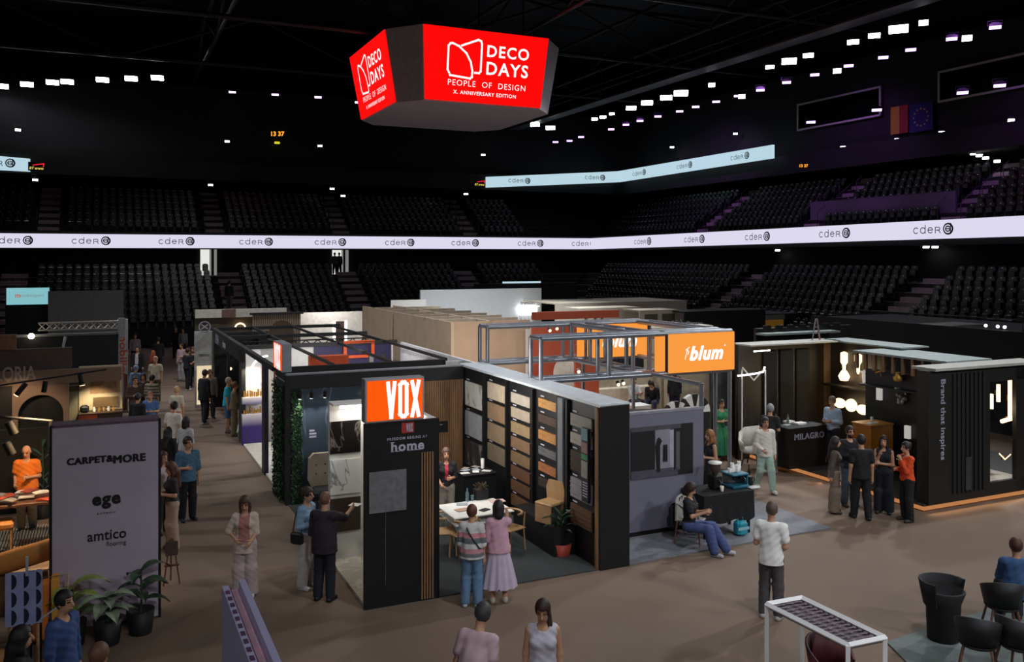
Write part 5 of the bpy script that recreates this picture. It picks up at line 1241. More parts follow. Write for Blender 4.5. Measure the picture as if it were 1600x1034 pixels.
u, v = on_table(738, 782); single('drinking_glass', 'small glass beside the water bottle on the white table', 'glass', MB().lathe([(.028, 0), (.034, .11), (.03, .11), (.025, .01)], 12), M('clear_bottle'), u, v, .742)
for i, (px, py, w_, d_, m, lab) in enumerate(((722, 788, .22, .16, GREYM, 'grey open folder on the white table'), (777, 783, .3, .2, M('page_rose', 'c8a8a0', .7), 'rose-tinted catalogue at the right end of the white table'), (722, 797, .26, .18, M('page_tan', 'a88a74', .7), 'tan sample sheet at the near edge of the white table'), (757, 797, .2, .14, NEARBLACK, 'black tablet on the white table'))):
    u, v = on_table(px, py); single('catalogue', lab, 'catalogue', MB().rbox(-w_ / 2, -d_ / 2, 0, w_ / 2, d_ / 2, .015, .004), m, u, v, .742, 15 * i - 20)
def wood_chair(label, u, v, rot):
    s = thing('wooden_chair', label, 'chair', u, v, 0, rot)
    part('seat', MB().rbox(-.22, -.22, .43, .22, .22, .46, .02), OAK, s)
    b = MB(); a = [(-.24 * math.cos(math.radians(x)), .2 * math.sin(math.radians(x)) + .02, .74) for x in range(-10, 191, 20)]; b.tube(a, .025, 8); part('backrest', b, OAK, s)
    for x in (-.19, .19):
        for y in (-.18, .18): part('leg', MB().tube([(x * 1.1, y * 1.1, 0), (x, y, .44), (x * 1.05, y * 1.1, .74 if y > 0 else .44)], .016, 6), OAK, s)
for px, py, rot, lab in ((740, 786, 0, 'round-backed wooden chair at the far side of the white table'), (797, 800, -70, 'round-backed wooden chair at the right end of the white table'), (694, 806, 80, 'pale wooden chair at the left end of the white table'), (726, 812, 200, 'wooden chair on the near side of the white table behind the striped top')):
    u, v = GP(px, py + (8 if rot == 0 else 60), 0); wood_chair(lab, u, v, rot)
u, v = GP(775, 792, 0); s = thing('brochure_counter', 'low black counter covered with brochures against the tile wall', 'counter', 7.0, 17.6)
part('body', MB().box(0, 0, 0, .75, .6, .92), NEARBLACK, s); part('top', MB().box(-.02, -.02, .92, .77, .62, .95), BLACK, s)
for i in range(7): single('brochure', 'brochure on the low black counter by the tile wall', 'brochure', MB().rbox(-.1, -.07, 0, .1, .07, .008, .002), (WHITE, GREYM, M('page_grey'))[i % 3], 7.1 + .085 * i, 17.8 + .2 * (i % 3), .953 + .009 * (i % 2), 23 * i, group='brochures on the black counter')
t = thing('cup_stack', 'white cup on the low black counter by the tile wall', 'cup', 7.62, 18.05, .953); part('body', MB().lathe([(.035, 0), (.042, .2), (.038, .2)], 12), WHITE, t); part('lid', MB().lathe([(.044, .2), (.044, .215), (0, .22)], 12), WHITE, t)
v0, z0 = AU(866, 790, 7.75)
s = thing('plywood_chair', 'tan moulded chair placed up on the black plinth of the tile wall', 'chair', 7.8, 15.15, .55, -70)
part('backrest', MB().poly([(-.22, .36), (.22, .36), (.24, .6), (.18, .74), (-.18, .74), (-.24, .6)], .16, .2), M('tan_ply', 'b08a60', .6), s); part('seat', MB().rbox(-.22, -.2, .32, .22, .2, .38, .02), M('tan_ply'), s); part('front_panel', MB().box(-.2, -.2, .0, .2, -.17, .33), M('tan_ply'), s)
for x in (-.18, .18): part('leg', MB().box(x - .02, .14, 0, x + .02, .18, .34), M('tan_ply'), s)
u, v = 7.84, 14.75; s = leafy('spiky green plant in a red pot by the black end panel', u, v, .95, 16, 7, .42, pot='a03a2c', pot_h=.24, narrow=True, leafc='2e4a34')
# coffee corner
cu, cv = 11.38, 14.62
s = thing('coffee_table', 'table under a black cloth carrying the coffee machine', 'table', cu, cv)
b = MB(); n = 40; per = []
for i in range(n):
    t = i / n * 4; k_ = int(t); q = t - k_; hw, hd = .62, .38
    per.append([(-hw + 2 * hw * q, -hd), (hw, -hd + 2 * hd * q), (hw - 2 * hw * q, hd), (-hw, hd - 2 * hd * q)][k_])
vs = [(x, y, .9) for x, y in per] + [(x * (1.02 + .03 * (i % 2)), y * (1.03 + .05 * (i % 2)), .34 + .03 * math.sin(i * 1.3)) for i, (x, y) in enumerate(per)]
b.add(vs, [tuple(range(n))] + [(i, i + n, (i + 1) % n + n, (i + 1) % n) for i in range(n)]); part('tablecloth', b, M('cloth_black_table', '121215', .9), s)
for x in (-.54, .54):
    for y in (-.3, .3): part('leg', MB().box(x - .025, y - .025, 0, x + .025, y + .025, .89), STEEL, s)
TEAL = M('machine_teal', '1f5f74', .4)
m_ = thing('espresso_machine', 'teal espresso machine in the middle of the black-clothed table', 'coffee machine', AV(1148, 760, cv)[0], cv, .905)
part('body', MB().rbox(-.18, 0, .06, .18, .2, .25, .02), M('machine_steel', '6a6a70', .3, .7), m_); part('top_tray', MB().rbox(-.21, -.2, .25, .21, .22, .295, .015), TEAL, m_); part('drip_tray', MB().rbox(-.21, -.22, 0, .21, .2, .06, .015), TEAL, m_); part('side_panel', MB().rbox(.17, -.18, .05, .21, .2, .26, .01), TEAL, m_)
for x in (-.1, .07): h_ = part('group_head', MB().lathe([(.035, .17), (.035, .22)], 12, (x, -.1, 0)), STEEL, m_); part('handle', MB().tube([(x, -.11, .17), (x, -.24, .14)], .014, 6), NEARBLACK, h_)
part('steam_pipe', MB().tube([(.14, -.08, .22), (.15, -.16, .17), (.14, -.16, .09)], .007, 5), ALU, m_)
for i, (x, y, n_) in enumerate(((-.22, .0, 1), (-.1, .02, 3), (.02, .05, 2), (.1, -.02, 2), (.2, .05, 2), (.28, .1, 3))):
    b = MB()
    for j in range(n_): b.lathe([(.03, j * .05), (.04, j * .05 + .09), (.036, j * .05 + .09), (.028, j * .05 + .01)], 12)
    single('cup_stack', 'stack of white paper cups on top of the teal machine', 'cups', b, WHITE, AV(1148, 760, cv)[0] + x * .58, cv + y * .6, 1.2, group='white cup stacks on the teal machine')
g_ = thing('coffee_grinder', 'black coffee grinder with a clear hopper and white lid beside the teal machine', 'coffee grinder', AV(1118, 740, cv)[0], cv + .02, .905)
part('body', MB().rbox(-.1, -.13, 0, .1, .13, .3, .03), NEARBLACK, g_); part('hopper', MB().lathe([(.06, .3), (.12, .42), (.12, .52)], 16), M('hopper_smoke', '4a3a34', .2), g_); part('lid', MB().lathe([(.14, .52), (.14, .545), (0, .55)], 16), WHITE, g_); part('spout', MB().tube([(0, -.12, .2), (0, -.2, .14)], .025, 8), STEEL, g_); part('fork', MB().box(-.04, -.22, .06, .04, -.12, .075), STEEL, g_)
for i, (dx, dy, lab) in enumerate(((.55, -.05, 'black kettle at the right of the teal machine'), (.64, .15, 'steel milk jug behind the black kettle'), (.78, .2, 'dark bottle at the end of the coffee table'))):
    p_ = thing(('kettle', 'milk_jug', 'bottle')[i], lab, ('kettle', 'jug', 'bottle')[i], AV((1169, 1173, 1180)[i], 780, cv)[0], cv + dy, .905)
    if i < 2: part('body', MB().lathe([(.06, 0), (.075, .05), (.055, .16), (.06, .18)], 14), (NEARBLACK, ALU)[i], p_); part('handle', MB().tube([(.06, 0, .15), (.12, 0, .13), (.11, 0, .05), (.07, 0, .04)], .01, 6), (NEARBLACK, ALU)[i], p_)
    else: part('body', MB().lathe([(.035, 0), (.035, .2), (.014, .27), (.014, .33)], 12), M('bottle_brown', '2c2420', .2), p_); part('cap', MB().lathe([(.017, .33), (.017, .35)], 10), NEARBLACK, p_)
single('serving_tray', 'pale tray at the front corner of the coffee table', 'tray', MB().rbox(-.13, -.09, 0, .13, .09, .02, .008), M('tray_pale', 'a8a8a4', .4), AV(1177, 786, cv - .25)[0], cv - .25, .905)
single('drinking_cup', 'cream cup at the left of the drip tray', 'cup', MB().lathe([(.03, 0), (.042, .1), (.038, .1)], 12), CREAM, AV(1128, 778, cv - .2)[0], cv - .2, .905)
u, v = GP(1157, 838); j_ = thing('water_canister', 'blue water canister under the coffee table', 'canister', u, v, .03)
part('body', MB().rbox(-.13, -.11, 0, .13, .11, .3, .05), M('canister_blue', '2a8aa0', .35), j_); part('handle', MB().tube([(-.08, 0, .29), (-.06, 0, .36), (.04, 0, .36), (.05, 0, .29)], .016, 6), M('canister_blue'), j_); part('cap', MB().lathe([(.03, .29), (.03, .33)], 10, (.09, 0, 0)), NEARBLACK, j_); part('band', MB().box(-.135, -.112, .13, .135, -.108, .19), M('canister_label', '8ab8c4', .5), j_)
u, v = GP(1081, 848)
c = thing('plastic_armchair', 'white plastic armchair with wooden legs under the seated woman', 'chair', u, v, .03, 62 - 24.8)
SH = M('shell_greywhite', 'a8a49e', .5)
part('seat', MB().rbox(-.25, -.24, .42, .25, .24, .46, .02), SH, c); part('backrest', MB().poly([(-.27, .44), (.27, .44), (.25, .82), (.16, .88), (-.16, .88), (-.25, .82)], .23, .26), SH, c)
for x in (-.27, .27):
    part('armrest', MB().tube([(x, .24, .8), (x * 1.03, .05, .68), (x * 1.03, -.2, .68), (x, -.22, .44)], .022, 8), SH, c)
    for y in (-.2, .22): part('leg', MB().tube([(x * .85, y, .43), (x * 1.02, y * 1.2, 0)], .022, 8, .015), M('leg_redwood', '8c5a48', .6), c)
k_ = thing('backpack', 'black backpack hanging on the back of the white armchair', 'backpack', u, v, .2, 62 - 24.8); part('sack', MB().rbox(-.17, .28, .05, .17, .44, .52, .06), M('pack_black', '17151a', .8), k_); part('pocket', MB().rbox(-.12, .43, .1, .12, .48, .3, .03), M('pack_black'), k_); part('strap', MB().tube([(-.08, .27, .5), (-.08, .22, .68), (.08, .22, .68), (.08, .27, .5)], .012, 6), M('pack_black'), k_)
# lower right: white frame table, chairs on a pale carpet
b = MB(); A_ = GP(1385, 1010); 
P4 = [GP(1385, 1004), GP(1610, 932), GP(1800, 1010), GP(1500, 1120)]
single('carpet', 'pale grey carpet under the dark chairs at the lower right', 'carpet', MB().slab(P4, .004, .02), M('corner_carpet', '6c7472', .9), 0, 0)
zt_ = 1.15; A1, A2, A3, A4 = (GP(1198, 944, zt_), GP(1253, 934, zt_), GP(1383, 996, zt_), GP(1325, 1008, zt_))
def w2(u, v): return U(u, v)
s = thing('frame_table', 'white steel frame table with a patterned openwork top at the lower edge', 'table', 0, 0)
def bx(p, q, z0, z1, r): return MB().tube([(p[0], p[1], z0), (q[0], q[1], z1)], r, 4)
b = MB()
for p, q in ((A1, A2), (A2, A3), (A3, A4), (A4, A1)): t = bx(p, q, zt_, zt_, .038); b.add(t.v, t.f)
part('top_frame', b, M('frame_white', 'f6f4f6', .5, var=0), s)
for p in (A1, A2, A3, A4): part('leg', bx(p, p, 0, zt_, .036), M('frame_white'), s)
b = MB()
for p, q in ((A1, A2), (A4, A3)): t = bx(p, q, .05, .05, .03); b.add(t.v, t.f)
part('base_rail', b, M('frame_white'), s)
b = MB(); L_ = lambda a, c_, t: (a[0] + (c_[0] - a[0]) * t, a[1] + (c_[1] - a[1]) * t)
for i in range(15):
    p, q = L_(A1, A4, (i + .5) / 15), L_(A2, A3, (i + .5) / 15); b.tube([(p[0], p[1], zt_ - .02), (q[0], q[1], zt_ - .02)], .012, 4)
    for j in range(4):
        c0 = L_(p, q, (j + .5) / 4); b.ball((c0[0], c0[1], zt_ - .02), (.035, .035, .008), 8, 4)
part('openwork_top', b, M('lattice_mauve', '6f6068', .6, var=.3, scale=10), s)
part('top_sheet', MB().add([(p[0], p[1], zt_ - .04) for p in (A1, A2, A3, A4)] + [(p[0], p[1], zt_ - .05) for p in (A1, A2, A3, A4)], [(3, 2, 1, 0), (4, 5, 6, 7)]), M('sheet_mauve', '6c6068', .6, scale=12, var=.3), s)
def shell_chair(label, u, v, rot, col, z=0):
    c = thing('shell_chair', label, 'chair', u, v, z, rot); m = M('shell_' + col, col, .6)
    b = MB(); N = 12; vs = []
    for i in range(N + 1):
        a = math.radians(-30 + 240 * i / N); hgt = .66 + .2 * math.sin(math.radians(180 * i / N)); hgt = .64 if i in (0, N) else hgt
        for r, z_ in ((.24, .44), (.3, hgt), (.27, hgt), (.21, .46)): vs.append((r * math.cos(a), r * math.sin(a), z_))
    fs = [(i * 4 + j, (i + 1) * 4 + j, (i + 1) * 4 + (j + 1) % 4, i * 4 + (j + 1) % 4) for i in range(N) for j in range(4)] + [(3, 2, 1, 0), tuple(N * 4 + j for j in range(4))]
    b.add(vs, fs, True); part('backrest', b, m, c); part('seat', MB().lathe([(0, .4), (.22, .41), (.25, .45), (.2, .47), (0, .46)], 18), m, c)
    for x in (-.16, .16):
        for y in (-.16, .16): part('leg', MB().tube([(x, y, .42), (x * 1.5, y * 1.5, 0)], .018, 6), M('leg_brownwood', '6a4a3a', .6), c)
    return c
for px, py, zz, rot, col, lab in ((1528, 985, .62, 150, '17161a', 'dark shell chair between the tall black tub and the edge'), (1566, 925, .65, 165, '141317', 'dark chair the man in blue sits on'), (1592, 990, .6, 120, '18171b', 'dark shell chair cut by the right edge'), (1297, 1030, .62, 20, '5a2028', 'dark red shell chair under the white frame table')):
    u, v = GP(px, py, zz); shell_chair(lab, u, v, rot - 24.8, col, .02 if col != '5a2028' else 0)
u, v = GP(1474, 1000)
c = thing('barrel_chair', 'tall black barrel chair on the pale carpet at the lower right', 'chair', u, v, .02)
part('drum', MB().lathe([(.2, 0), (.22, .02), (.24, .55), (.3, .72), (.28, .74), (.22, .6), (0, .55)], 24), M('barrel_black', '121114', .8), c)
b = MB(); N = 10; vs = []
for i in range(N + 1):
    a = math.radians(-20 + 220 * i / N)
    for r, z_ in ((.27, .5), (.34, .86), (.31, .86), (.24, .52)): vs.append((r * math.cos(a), r * math.sin(a), z_))
b.add(vs, [(i * 4 + j, (i + 1) * 4 + j, (i + 1) * 4 + (j + 1) % 4, i * 4 + (j + 1) % 4) for i in range(N) for j in range(4)] + [(3, 2, 1, 0), tuple(N * 4 + j for j in range(4))], True); part('backrest', b, M('barrel_black'), c)
# ------------------------------------------------------------------ people: one continuous body each, clothes and hair as its children
def _net(D, org, h):
    """Surface through the zero level of a sampled distance field."""
    ins = D < 0; nx, ny, nz = D.shape
    c = [(i, j, k) for i in (0, 1) for j in (0, 1) for k in (0, 1)]
    sl = lambda i, j, k: (slice(i, nx - 1 + i), slice(j, ny - 1 + j), slice(k, nz - 1 + k))
    cnt = sum(ins[sl(*q)].astype(np.int8) for q in c); act = (cnt > 0) & (cnt < 8)
    idx = np.argwhere(act)
    if not len(idx): return np.zeros((0, 3)), np.zeros((0, 4), int)
    vid = -np.ones(act.shape, np.int64); vid[act] = np.arange(len(idx))
    acc = np.zeros((len(idx), 3)); n = np.zeros(len(idx))
    val = {q: D[idx[:, 0] + q[0], idx[:, 1] + q[1], idx[:, 2] + q[2]] for q in c}
    for a in c:
        for ax in range(3):
            if a[ax]: continue
            b = list(a); b[ax] = 1; b = tuple(b); va, vb = val[a], val[b]; m = (va < 0) != (vb < 0)
            t = np.where(m, va / np.where(m, va - vb, 1), 0); p = np.array(a, float)[None].repeat(len(idx), 0); p[:, ax] += t
            acc += p * m[:, None]; n += m
    V = (idx + acc / n[:, None]) * h + org
    Q = []
    for ax in range(3):
        o1, o2 = [(1, 2), (2, 0), (0, 1)][ax]
        s0 = [slice(None)] * 3; s1 = [slice(None)] * 3; s0[ax] = slice(0, -1); s1[ax] = slice(1, None)
        a, b = ins[tuple(s0)], ins[tuple(s1)]; E = np.argwhere(a != b)
        ok = (E[:, o1] > 0) & (E[:, o2] > 0) & (E[:, o1] < D.shape[o1] - 1) & (E[:, o2] < D.shape[o2] - 1); E = E[ok]
        fl = a[tuple(E.T)]
        def at(d1, d2): e = E.copy(); e[:, o1] -= d1; e[:, o2] -= d2; return vid[tuple(e.T)]
        q = np.stack([at(0, 0), at(1, 0), at(1, 1), at(0, 1)], 1); q[fl] = q[fl][:, ::-1]
        q = q[:, ::-1]
        Q.append(q)
    return V, np.vstack(Q)

class Field:
    def __init__(self, lo, hi, h):
        self.h = h; self.lo = np.array(lo) - 2 * h; n = np.ceil((np.array(hi) - self.lo) / h).astype(int) + 3; self.n = n
        self.D = np.full(n, 1.0, np.float32)
        self.ax = [self.lo[i] + h * np.arange(n[i]) for i in range(3)]
    def _sub(self, lo, hi):
        i0 = np.maximum(np.floor((np.array(lo) - self.lo) / self.h).astype(int), 0); i1 = np.minimum(np.ceil((np.array(hi) - self.lo) / self.h).astype(int) + 1, self.n)
        if (i1 <= i0).any(): return None, None
        s = tuple(slice(a, b) for a, b in zip(i0, i1))
        return s, np.meshgrid(*[self.ax[i][s[i]] for i in range(3)], indexing='ij')
    def _mix(self, s, d, k):
        a = self.D[s]
        if k > 0:
            t = np.clip(.5 + .5 * (a - d) / k, 0, 1); r = a + (d - a) * t - k * t * (1 - t)
        else: r = np.minimum(a, d)
        self.D[s] = r
    def cap(self, a, b, ra, rb, k=.03, grow=0.0, flat=1.0):
        a = np.array(a, float); b = np.array(b, float); ra += grow; rb += grow; m = max(ra, rb) + k + .03
        s, P = self._sub(np.minimum(a, b) - m, np.maximum(a, b) + m)
        if s is None: return
        f = 1 / flat; ab = (b - a) * [1, f, 1]; q = [P[0] - a[0], (P[1] - a[1]) * f, P[2] - a[2]]
        t = np.clip((q[0] * ab[0] + q[1] * ab[1] + q[2] * ab[2]) / max(ab @ ab, 1e-9), 0, 1)
        d = np.sqrt((q[0] - t * ab[0]) ** 2 + (q[1] - t * ab[1]) ** 2 + (q[2] - t * ab[2]) ** 2) - (ra + (rb - ra) * t)
        self._mix(s, d, k)
    def ell(self, c, r, k=.03, grow=0.0, R=None):
        c = np.array(c, float); r = np.array(r, float) + grow; m = r.max() + k + .03
        s, P = self._sub(c - m, c + m)
        if s is None: return
        q = np.stack([P[i] - c[i] for i in range(3)], -1)
        if R is not None: q = q @ R
        k0 = np.sqrt(((q / r) ** 2).sum(-1)); k1 = np.sqrt(((q / r ** 2) ** 2).sum(-1)) + 1e-9
        self._mix(s, k0 * (k0 - 1) / k1, k)
    def grid(self): return np.meshgrid(*self.ax, indexing='ij', sparse=True)
    def mesh(self, name, S):
        V, Q = _net(self.D, self.lo, self.h)
        V = V * S; me = bpy.data.meshes.new(name)
        me.vertices.add(len(V)); me.vertices.foreach_set('co', V.astype(np.float32).ravel())
        me.loops.add(len(Q) * 4); me.loops.foreach_set('vertex_index', Q.astype(np.int32).ravel())
        me.polygons.add(len(Q)); me.polygons.foreach_set('loop_start', np.arange(0, len(Q) * 4, 4, dtype=np.int32))
        me.polygons.foreach_set('use_smooth', np.ones(len(Q), bool)); me.update(calc_edges=True)
        return me, V / S, Q

def rx(a): c, s = math.cos(a), math.sin(a); return np.array([[1, 0, 0], [0, c, -s], [0, s, c]])
def rz(a): c, s = math.cos(a), math.sin(a); return np.array([[c, -s, 0], [s, c, 0], [0, 0, 1]])
ARMS = {'down': ((.14, .02, -1), (.04, -.14, -1)), 'bent': ((.16, .06, -1), (-.42, -.8, .1)), 'phone': ((.1, -.12, -1), (-.4, -.7, .6)), 'chin': ((.0, -.4, -.95), (-.42, -.3, 1)),
        'hip': ((.5, .15, -.9), (-.6, -.45, -.5)), 'cross': ((.12, -.14, -1), (-.95, -.4, .1)), 'reach': ((.1, -.75, -.62), (.0, -.95, -.05)), 'reachside': ((.5, -.6, -.5), (.35, -.9, .1)), 'point': ((.1, -.8, -.4), (.1, -.85, .35)),
        'back': ((.12, .22, -1), (.02, .1, -1)), 'fwd': ((.1, -.3, -1), (.0, -.5, -.9)), 'lap': ((.1, -.4, -.9), (-.3, -.85, -.1)), 'read': ((.06, -.35, -.9), (-.3, -.8, .3)), 'lowbent': ((.12, .05, -1), (-.25, -.85, -.35))}
LEGS = {'stand': (((.085, 0, .92), (.1, -.015, .5), (.11, .02, .085)),) * 2,
        'walk': (((.085, 0, .92), (.09, -.17, .52), (.09, -.24, .1)), ((.085, 0, .92), (.095, .02, .5), (.1, .25, .14))),
        'step': (((.085, 0, .92), (.1, -.08, .5), (.12, -.1, .085)), ((.085, 0, .92), (.1, .02, .5), (.11, .1, .085))),
        'sit': (((.09, 0, .52), (.12, -.42, .53), (.12, -.36, .085)),) * 2,
        'sitout': (((.09, 0, .52), (.1, -.42, .53), (.1, -.72, .1)), ((.09, 0, .52), (.11, -.42, .5), (.13, -.55, .085)))}
def person(label, px, yh, h, yaw, top, bottom, shoes='2a2728', hair='2b1d16', style='short', skin='b98a6e', woman=False, arms=('down', 'down'), legs='stand', lean=0.0, look=0.0, turn=0.0,
           sleeve='short', hem=.88, bottoms='trousers', wide=0.0, bands=None, front=None, beard=False, neck=.075, fat=0.0, seat_z=0.0, floor_z=0.0, headz=None, Y=None, extra=None):
    S = h / 1.75
    sit = legs.startswith('sit'); topz = (h - .42 * S + seat_z) if sit else h
    if Y is None: Y = F * (EYE - floor_z - topz) / (yh - YH)
    root = bpy.data.objects.new('person', None); COL.objects.link(root); tag(root, label, 'person')
    root.location = ((px - 800) / F * Y, Y, floor_z + (seat_z if sit else 0)); root.rotation_euler = (0, 0, math.radians(yaw))
    hh = min(.03, max(.0095, Y * .00062)) / S
    drop = .40 if sit else 0.0
    pz = np.array([0, .0, .94 - drop]); Rl = rx(math.radians(lean))
    T = lambda p: pz + Rl @ (np.array(p, float) - [0, 0, .94])          # torso frame: bends forward at the hips
    sw = .158 if woman else .18
    nk0, nk1 = T((0, .01, 1.42)), T((0, -.01, 1.54)); hc = T((0, -.03, 1.632))
    Rh = Rl @ rz(math.radians(turn)) @ rx(math.radians(look)); H_ = lambda p: hc + Rh @ np.array(p, float)
    joints = []
    for i, s in enumerate((1, -1)):
        up, fo = ARMS[arms[i]] if isinstance(arms[i], str) else arms[i]
        up = Rl @ (np.array(up, float) * [s, 1, 1]); fo = Rl @ (np.array(fo, float) * [s, 1, 1]); up /= np.linalg.norm(up); fo /= np.linalg.norm(fo)
        sh = T((s * sw, .0, 1.40)); el = sh + up * .285; wr = el + fo * .25; joints.append((s, sh, el, wr, up, fo))
    lg = []
    for i, s in enumerate((1, -1)):
        hp, kn, an = LEGS[legs][i if s == 1 else 1 if len(LEGS[legs]) > 1 else 0]; m = np.array([s, 1, 1]); lg.append((s, np.array(hp) * m, np.array(kn) * m, np.array(an) * m))
    pts = [hc] + [q for j in joints for q in (j[1], j[2], j[3], j[3] + j[5] * .2)] + [q for l in lg for q in l[1:]]
    lo = np.min(pts, 0) - [.24, .26, .1]; hi = np.max(pts, 0) + [.24, .24, .2]; lo[2] = min(lo[2], -.01)
    def torso(f, g, k):
        f.ell(T((0, .0, 1.27)), (.145 if woman else .165, .1, .19), k, g, Rl); f.cap(T((-sw + .035, .01, 1.395)), T((sw - .035, .01, 1.395)), .055, .055, k, g)
        f.ell(T((0, .0, 1.08)), ((.115 if woman else .142) + fat, .092 + fat, .16), k, g, Rl); f.ell(pz + [0, .01, 0], ((.165 if woman else .158) + fat * .7, .112 + fat * .5, .12), k, g)
        if woman:
            for s in (1, -1): f.ell(T((s * .068, -.085, 1.28)), (.062, .05, .06), k, g, Rl)
    def leg_caps(f, g0, g1, k, to=1.0, foot=False):
        for s, hp, kn, an in lg:
            f.cap(hp, kn, .088, .06, k, g0)
            if to > 0: f.cap(kn, kn + (an - kn) * to, .058, .042, k, g1)
            if foot:
                f.ell(kn + (an - kn) * .3 + [0, .02, 0], (.052, .055, .11), .03); f.cap(an + [0, .03, -.045], an + [s * .02, -.13, -.055], .036, .03, .03)
    # body
    f = Field(lo, hi, hh); torso(f, 0, .05); leg_caps(f, 0, 0, .03, 1, True)
    f.cap(nk0, nk1, .056, .052, .03)
    for s, sh, el, wr, up, fo in joints:
        f.cap(sh, el, .05, .04, .03); f.cap(el, wr, .04, .027, .02)
        inn = np.array([-s, .25, 0]) @ Rl.T; nn = inn - fo * (inn @ fo); nn /= np.linalg.norm(nn) + 1e-9; w = np.cross(fo, nn); fr = np.array([0, -1, .3]); w = w if w @ fr > 0 else -w
        f.cap(wr, wr + fo * .075, .03, .034, .015, flat=1.0)
        for q in range(4):
            o = (q - 1.5) * .0215; L = (.062, .078, .083, .07)[q]; b0 = wr + fo * .085 + w * o; b1 = b0 + (fo * .9 + nn * .25 + w * o * 3) * L * .55; b2 = b1 + (fo * .6 + nn * .75) * L * .5
            f.cap(b0, b1, .0105, .0098, .006); f.cap(b1, b2, .0098, .0085, .004)
        t0 = wr + fo * .035 + w * .03; t1 = t0 + (fo * .5 + w * .75 + nn * .3) * .045; f.cap(t0, t1, .014, .012, .01); f.cap(t1, t1 + (fo * .85 + w * .2 + nn * .3) * .035, .0115, .009, .004)
    f.ell(H_((0, .012, .025)), (.076, .095, .1), .03, 0, Rh); f.ell(H_((0, -.025, -.055)), (.055, .062, .065), .035, 0, Rh)
    f.cap(H_((0, -.088, .01)), H_((0, -.106, -.03)), .011, .016, .014); f.ell(H_((0, -.085, -.07)), (.024, .01, .008), .008, 0, Rh)
    for s in (1, -1): f.ell(H_((s * .078, .012, -.01)), (.012, .022, .034), .01, 0, Rh)
    me, V, Q = f.mesh('body', S)
    body = bpy.data.objects.new('body', me); COL.objects.link(body); body.parent = root
    me.materials.append(M('skin_' + skin, skin, .55, var=.05)); me.materials.append(M('eye_dark', '1d1512', .3, var=0)); me.materials.append(M('lip_' + skin, '8c4a44', .5, var=0)); me.materials.append(M('brow_' + hair, hair, .8, var=0))
    c = (V[Q].mean(1) - hc) @ Rh; mi = np.zeros(len(Q), np.int32); fr = c[:, 1] < -.04
    mi[fr & (np.abs(np.abs(c[:, 0]) - .031) < .015) & (np.abs(c[:, 2] - .012) < .0085)] = 1
    mi[fr & (np.abs(c[:, 0]) < .026) & (np.abs(c[:, 2] + .07) < .009)] = 2
    mi[fr & (np.abs(np.abs(c[:, 0]) - .033) < .02) & (np.abs(c[:, 2] - .034) < .006)] = 3
    if beard: mi[(c[:, 2] < -.045) & (c[:, 2] > -.13) & (c[:, 1] < .0) & (mi == 0)] = 3
    me.polygons.foreach_set('material_index', mi)
    def wear(name, f, mats, pick=None, lab=None):
        me, V, Q = f.mesh(name, S)
        if not len(Q): return None
        for m in mats: me.materials.append(m)
        if pick is not None: me.polygons.foreach_set('material_index', pick(V[Q].mean(1)).astype(np.int32))
        o = bpy.data.objects.new(name, me); COL.objects.link(o); o.parent = root
        if lab: o['label'] = lab
        return o
    cloth = lambda c: M('cloth_' + c, c, .85, var=.06, scale=9)
    rip = lambda f, amp: (lambda g: np.sin(g[0] * 41 + g[2] * 23) * np.sin(g[2] * 37 + g[1] * 29) * amp)(f.grid())
    # trousers, skirt or shorts
    if bottoms in ('trousers', 'shorts'):
        f = Field(lo, hi, hh); f.ell(pz + [0, .01, -.01], ((.165 if woman else .16) + fat * .7, .115 + fat * .5, .13), .04, .014)
        leg_caps(f, .02 + wide * .3, .032 + wide, .03, .97 if bottoms == 'trousers' else 0)
        if wide > .02 and bottoms == 'trousers':
            for s, hp, kn, an in lg: f.cap(kn, an, .065 + wide * .7, .06 + wide * 1.3, .03)
        g = f.grid(); f.D = f.D + rip(f, .004).astype(np.float32)
        f.D = np.maximum(f.D, (g[2] - (1.0 - drop)).astype(np.float32) + 0 * f.D); f.D = np.maximum(f.D, (.045 - g[2]).astype(np.float32) + 0 * f.D)
        if bottoms == 'shorts': f.D = np.maximum(f.D, (.47 - g[2]).astype(np.float32) + 0 * f.D)
        wear('trousers' if bottoms == 'trousers' else 'shorts', f, [cloth(bottom)])
    elif bottoms in ('skirt', 'dress'):
        zl = .28 if bottoms == 'skirt' else .16; f = Field(lo, hi, hh); g = f.grid(); t = np.clip((1.02 - g[2]) / (1.02 - zl), 0, 1); th = np.arctan2(g[1], g[0])
        R_ = .135 + (.15 + wide) * t ** .8 + .014 * t * np.cos(th * 13) + .008 * t * np.cos(th * 7 + 1); f.D = ((np.sqrt(g[0] ** 2 + (g[1] * 1.18) ** 2) - R_) * .85).astype(np.float32)
        f.D = np.maximum(f.D, (g[2] - 1.04).astype(np.float32) + 0 * f.D); f.D = np.maximum(f.D, (zl - g[2]).astype(np.float32) + 0 * f.D)
        wear('skirt', f, [cloth(bottom)])
    # top
    f = Field(lo, hi, hh); torso(f, .02, .05)
    if hem < .9: f.cap(T((0, 0, 1.15)), T((0, .005, hem - .06)), .125 + fat, .178 + fat * .8, .05, .022, .86)
    for s, sh, el, wr, up, fo in joints:
        if sleeve == 'short': f.cap(sh, sh + (el - sh) * .62, .056, .058, .03, .014)
        elif sleeve == 'elbow': f.cap(sh, el + (wr - el) * .12, .055, .055, .03, .014)
        elif sleeve == 'long': f.cap(sh, el, .054, .046, .03, .012); f.cap(el, el + (wr - el) * .93, .045, .036, .02, .01)
    g = f.grid(); f.D = f.D + rip(f, .005).astype(np.float32)
    X, Yg, Z = np.broadcast_arrays(*g); q = np.stack([X, Yg, Z], -1) - pz; zz = (q @ Rl)[..., 2] + .94
    sl = np.zeros_like(f.D)
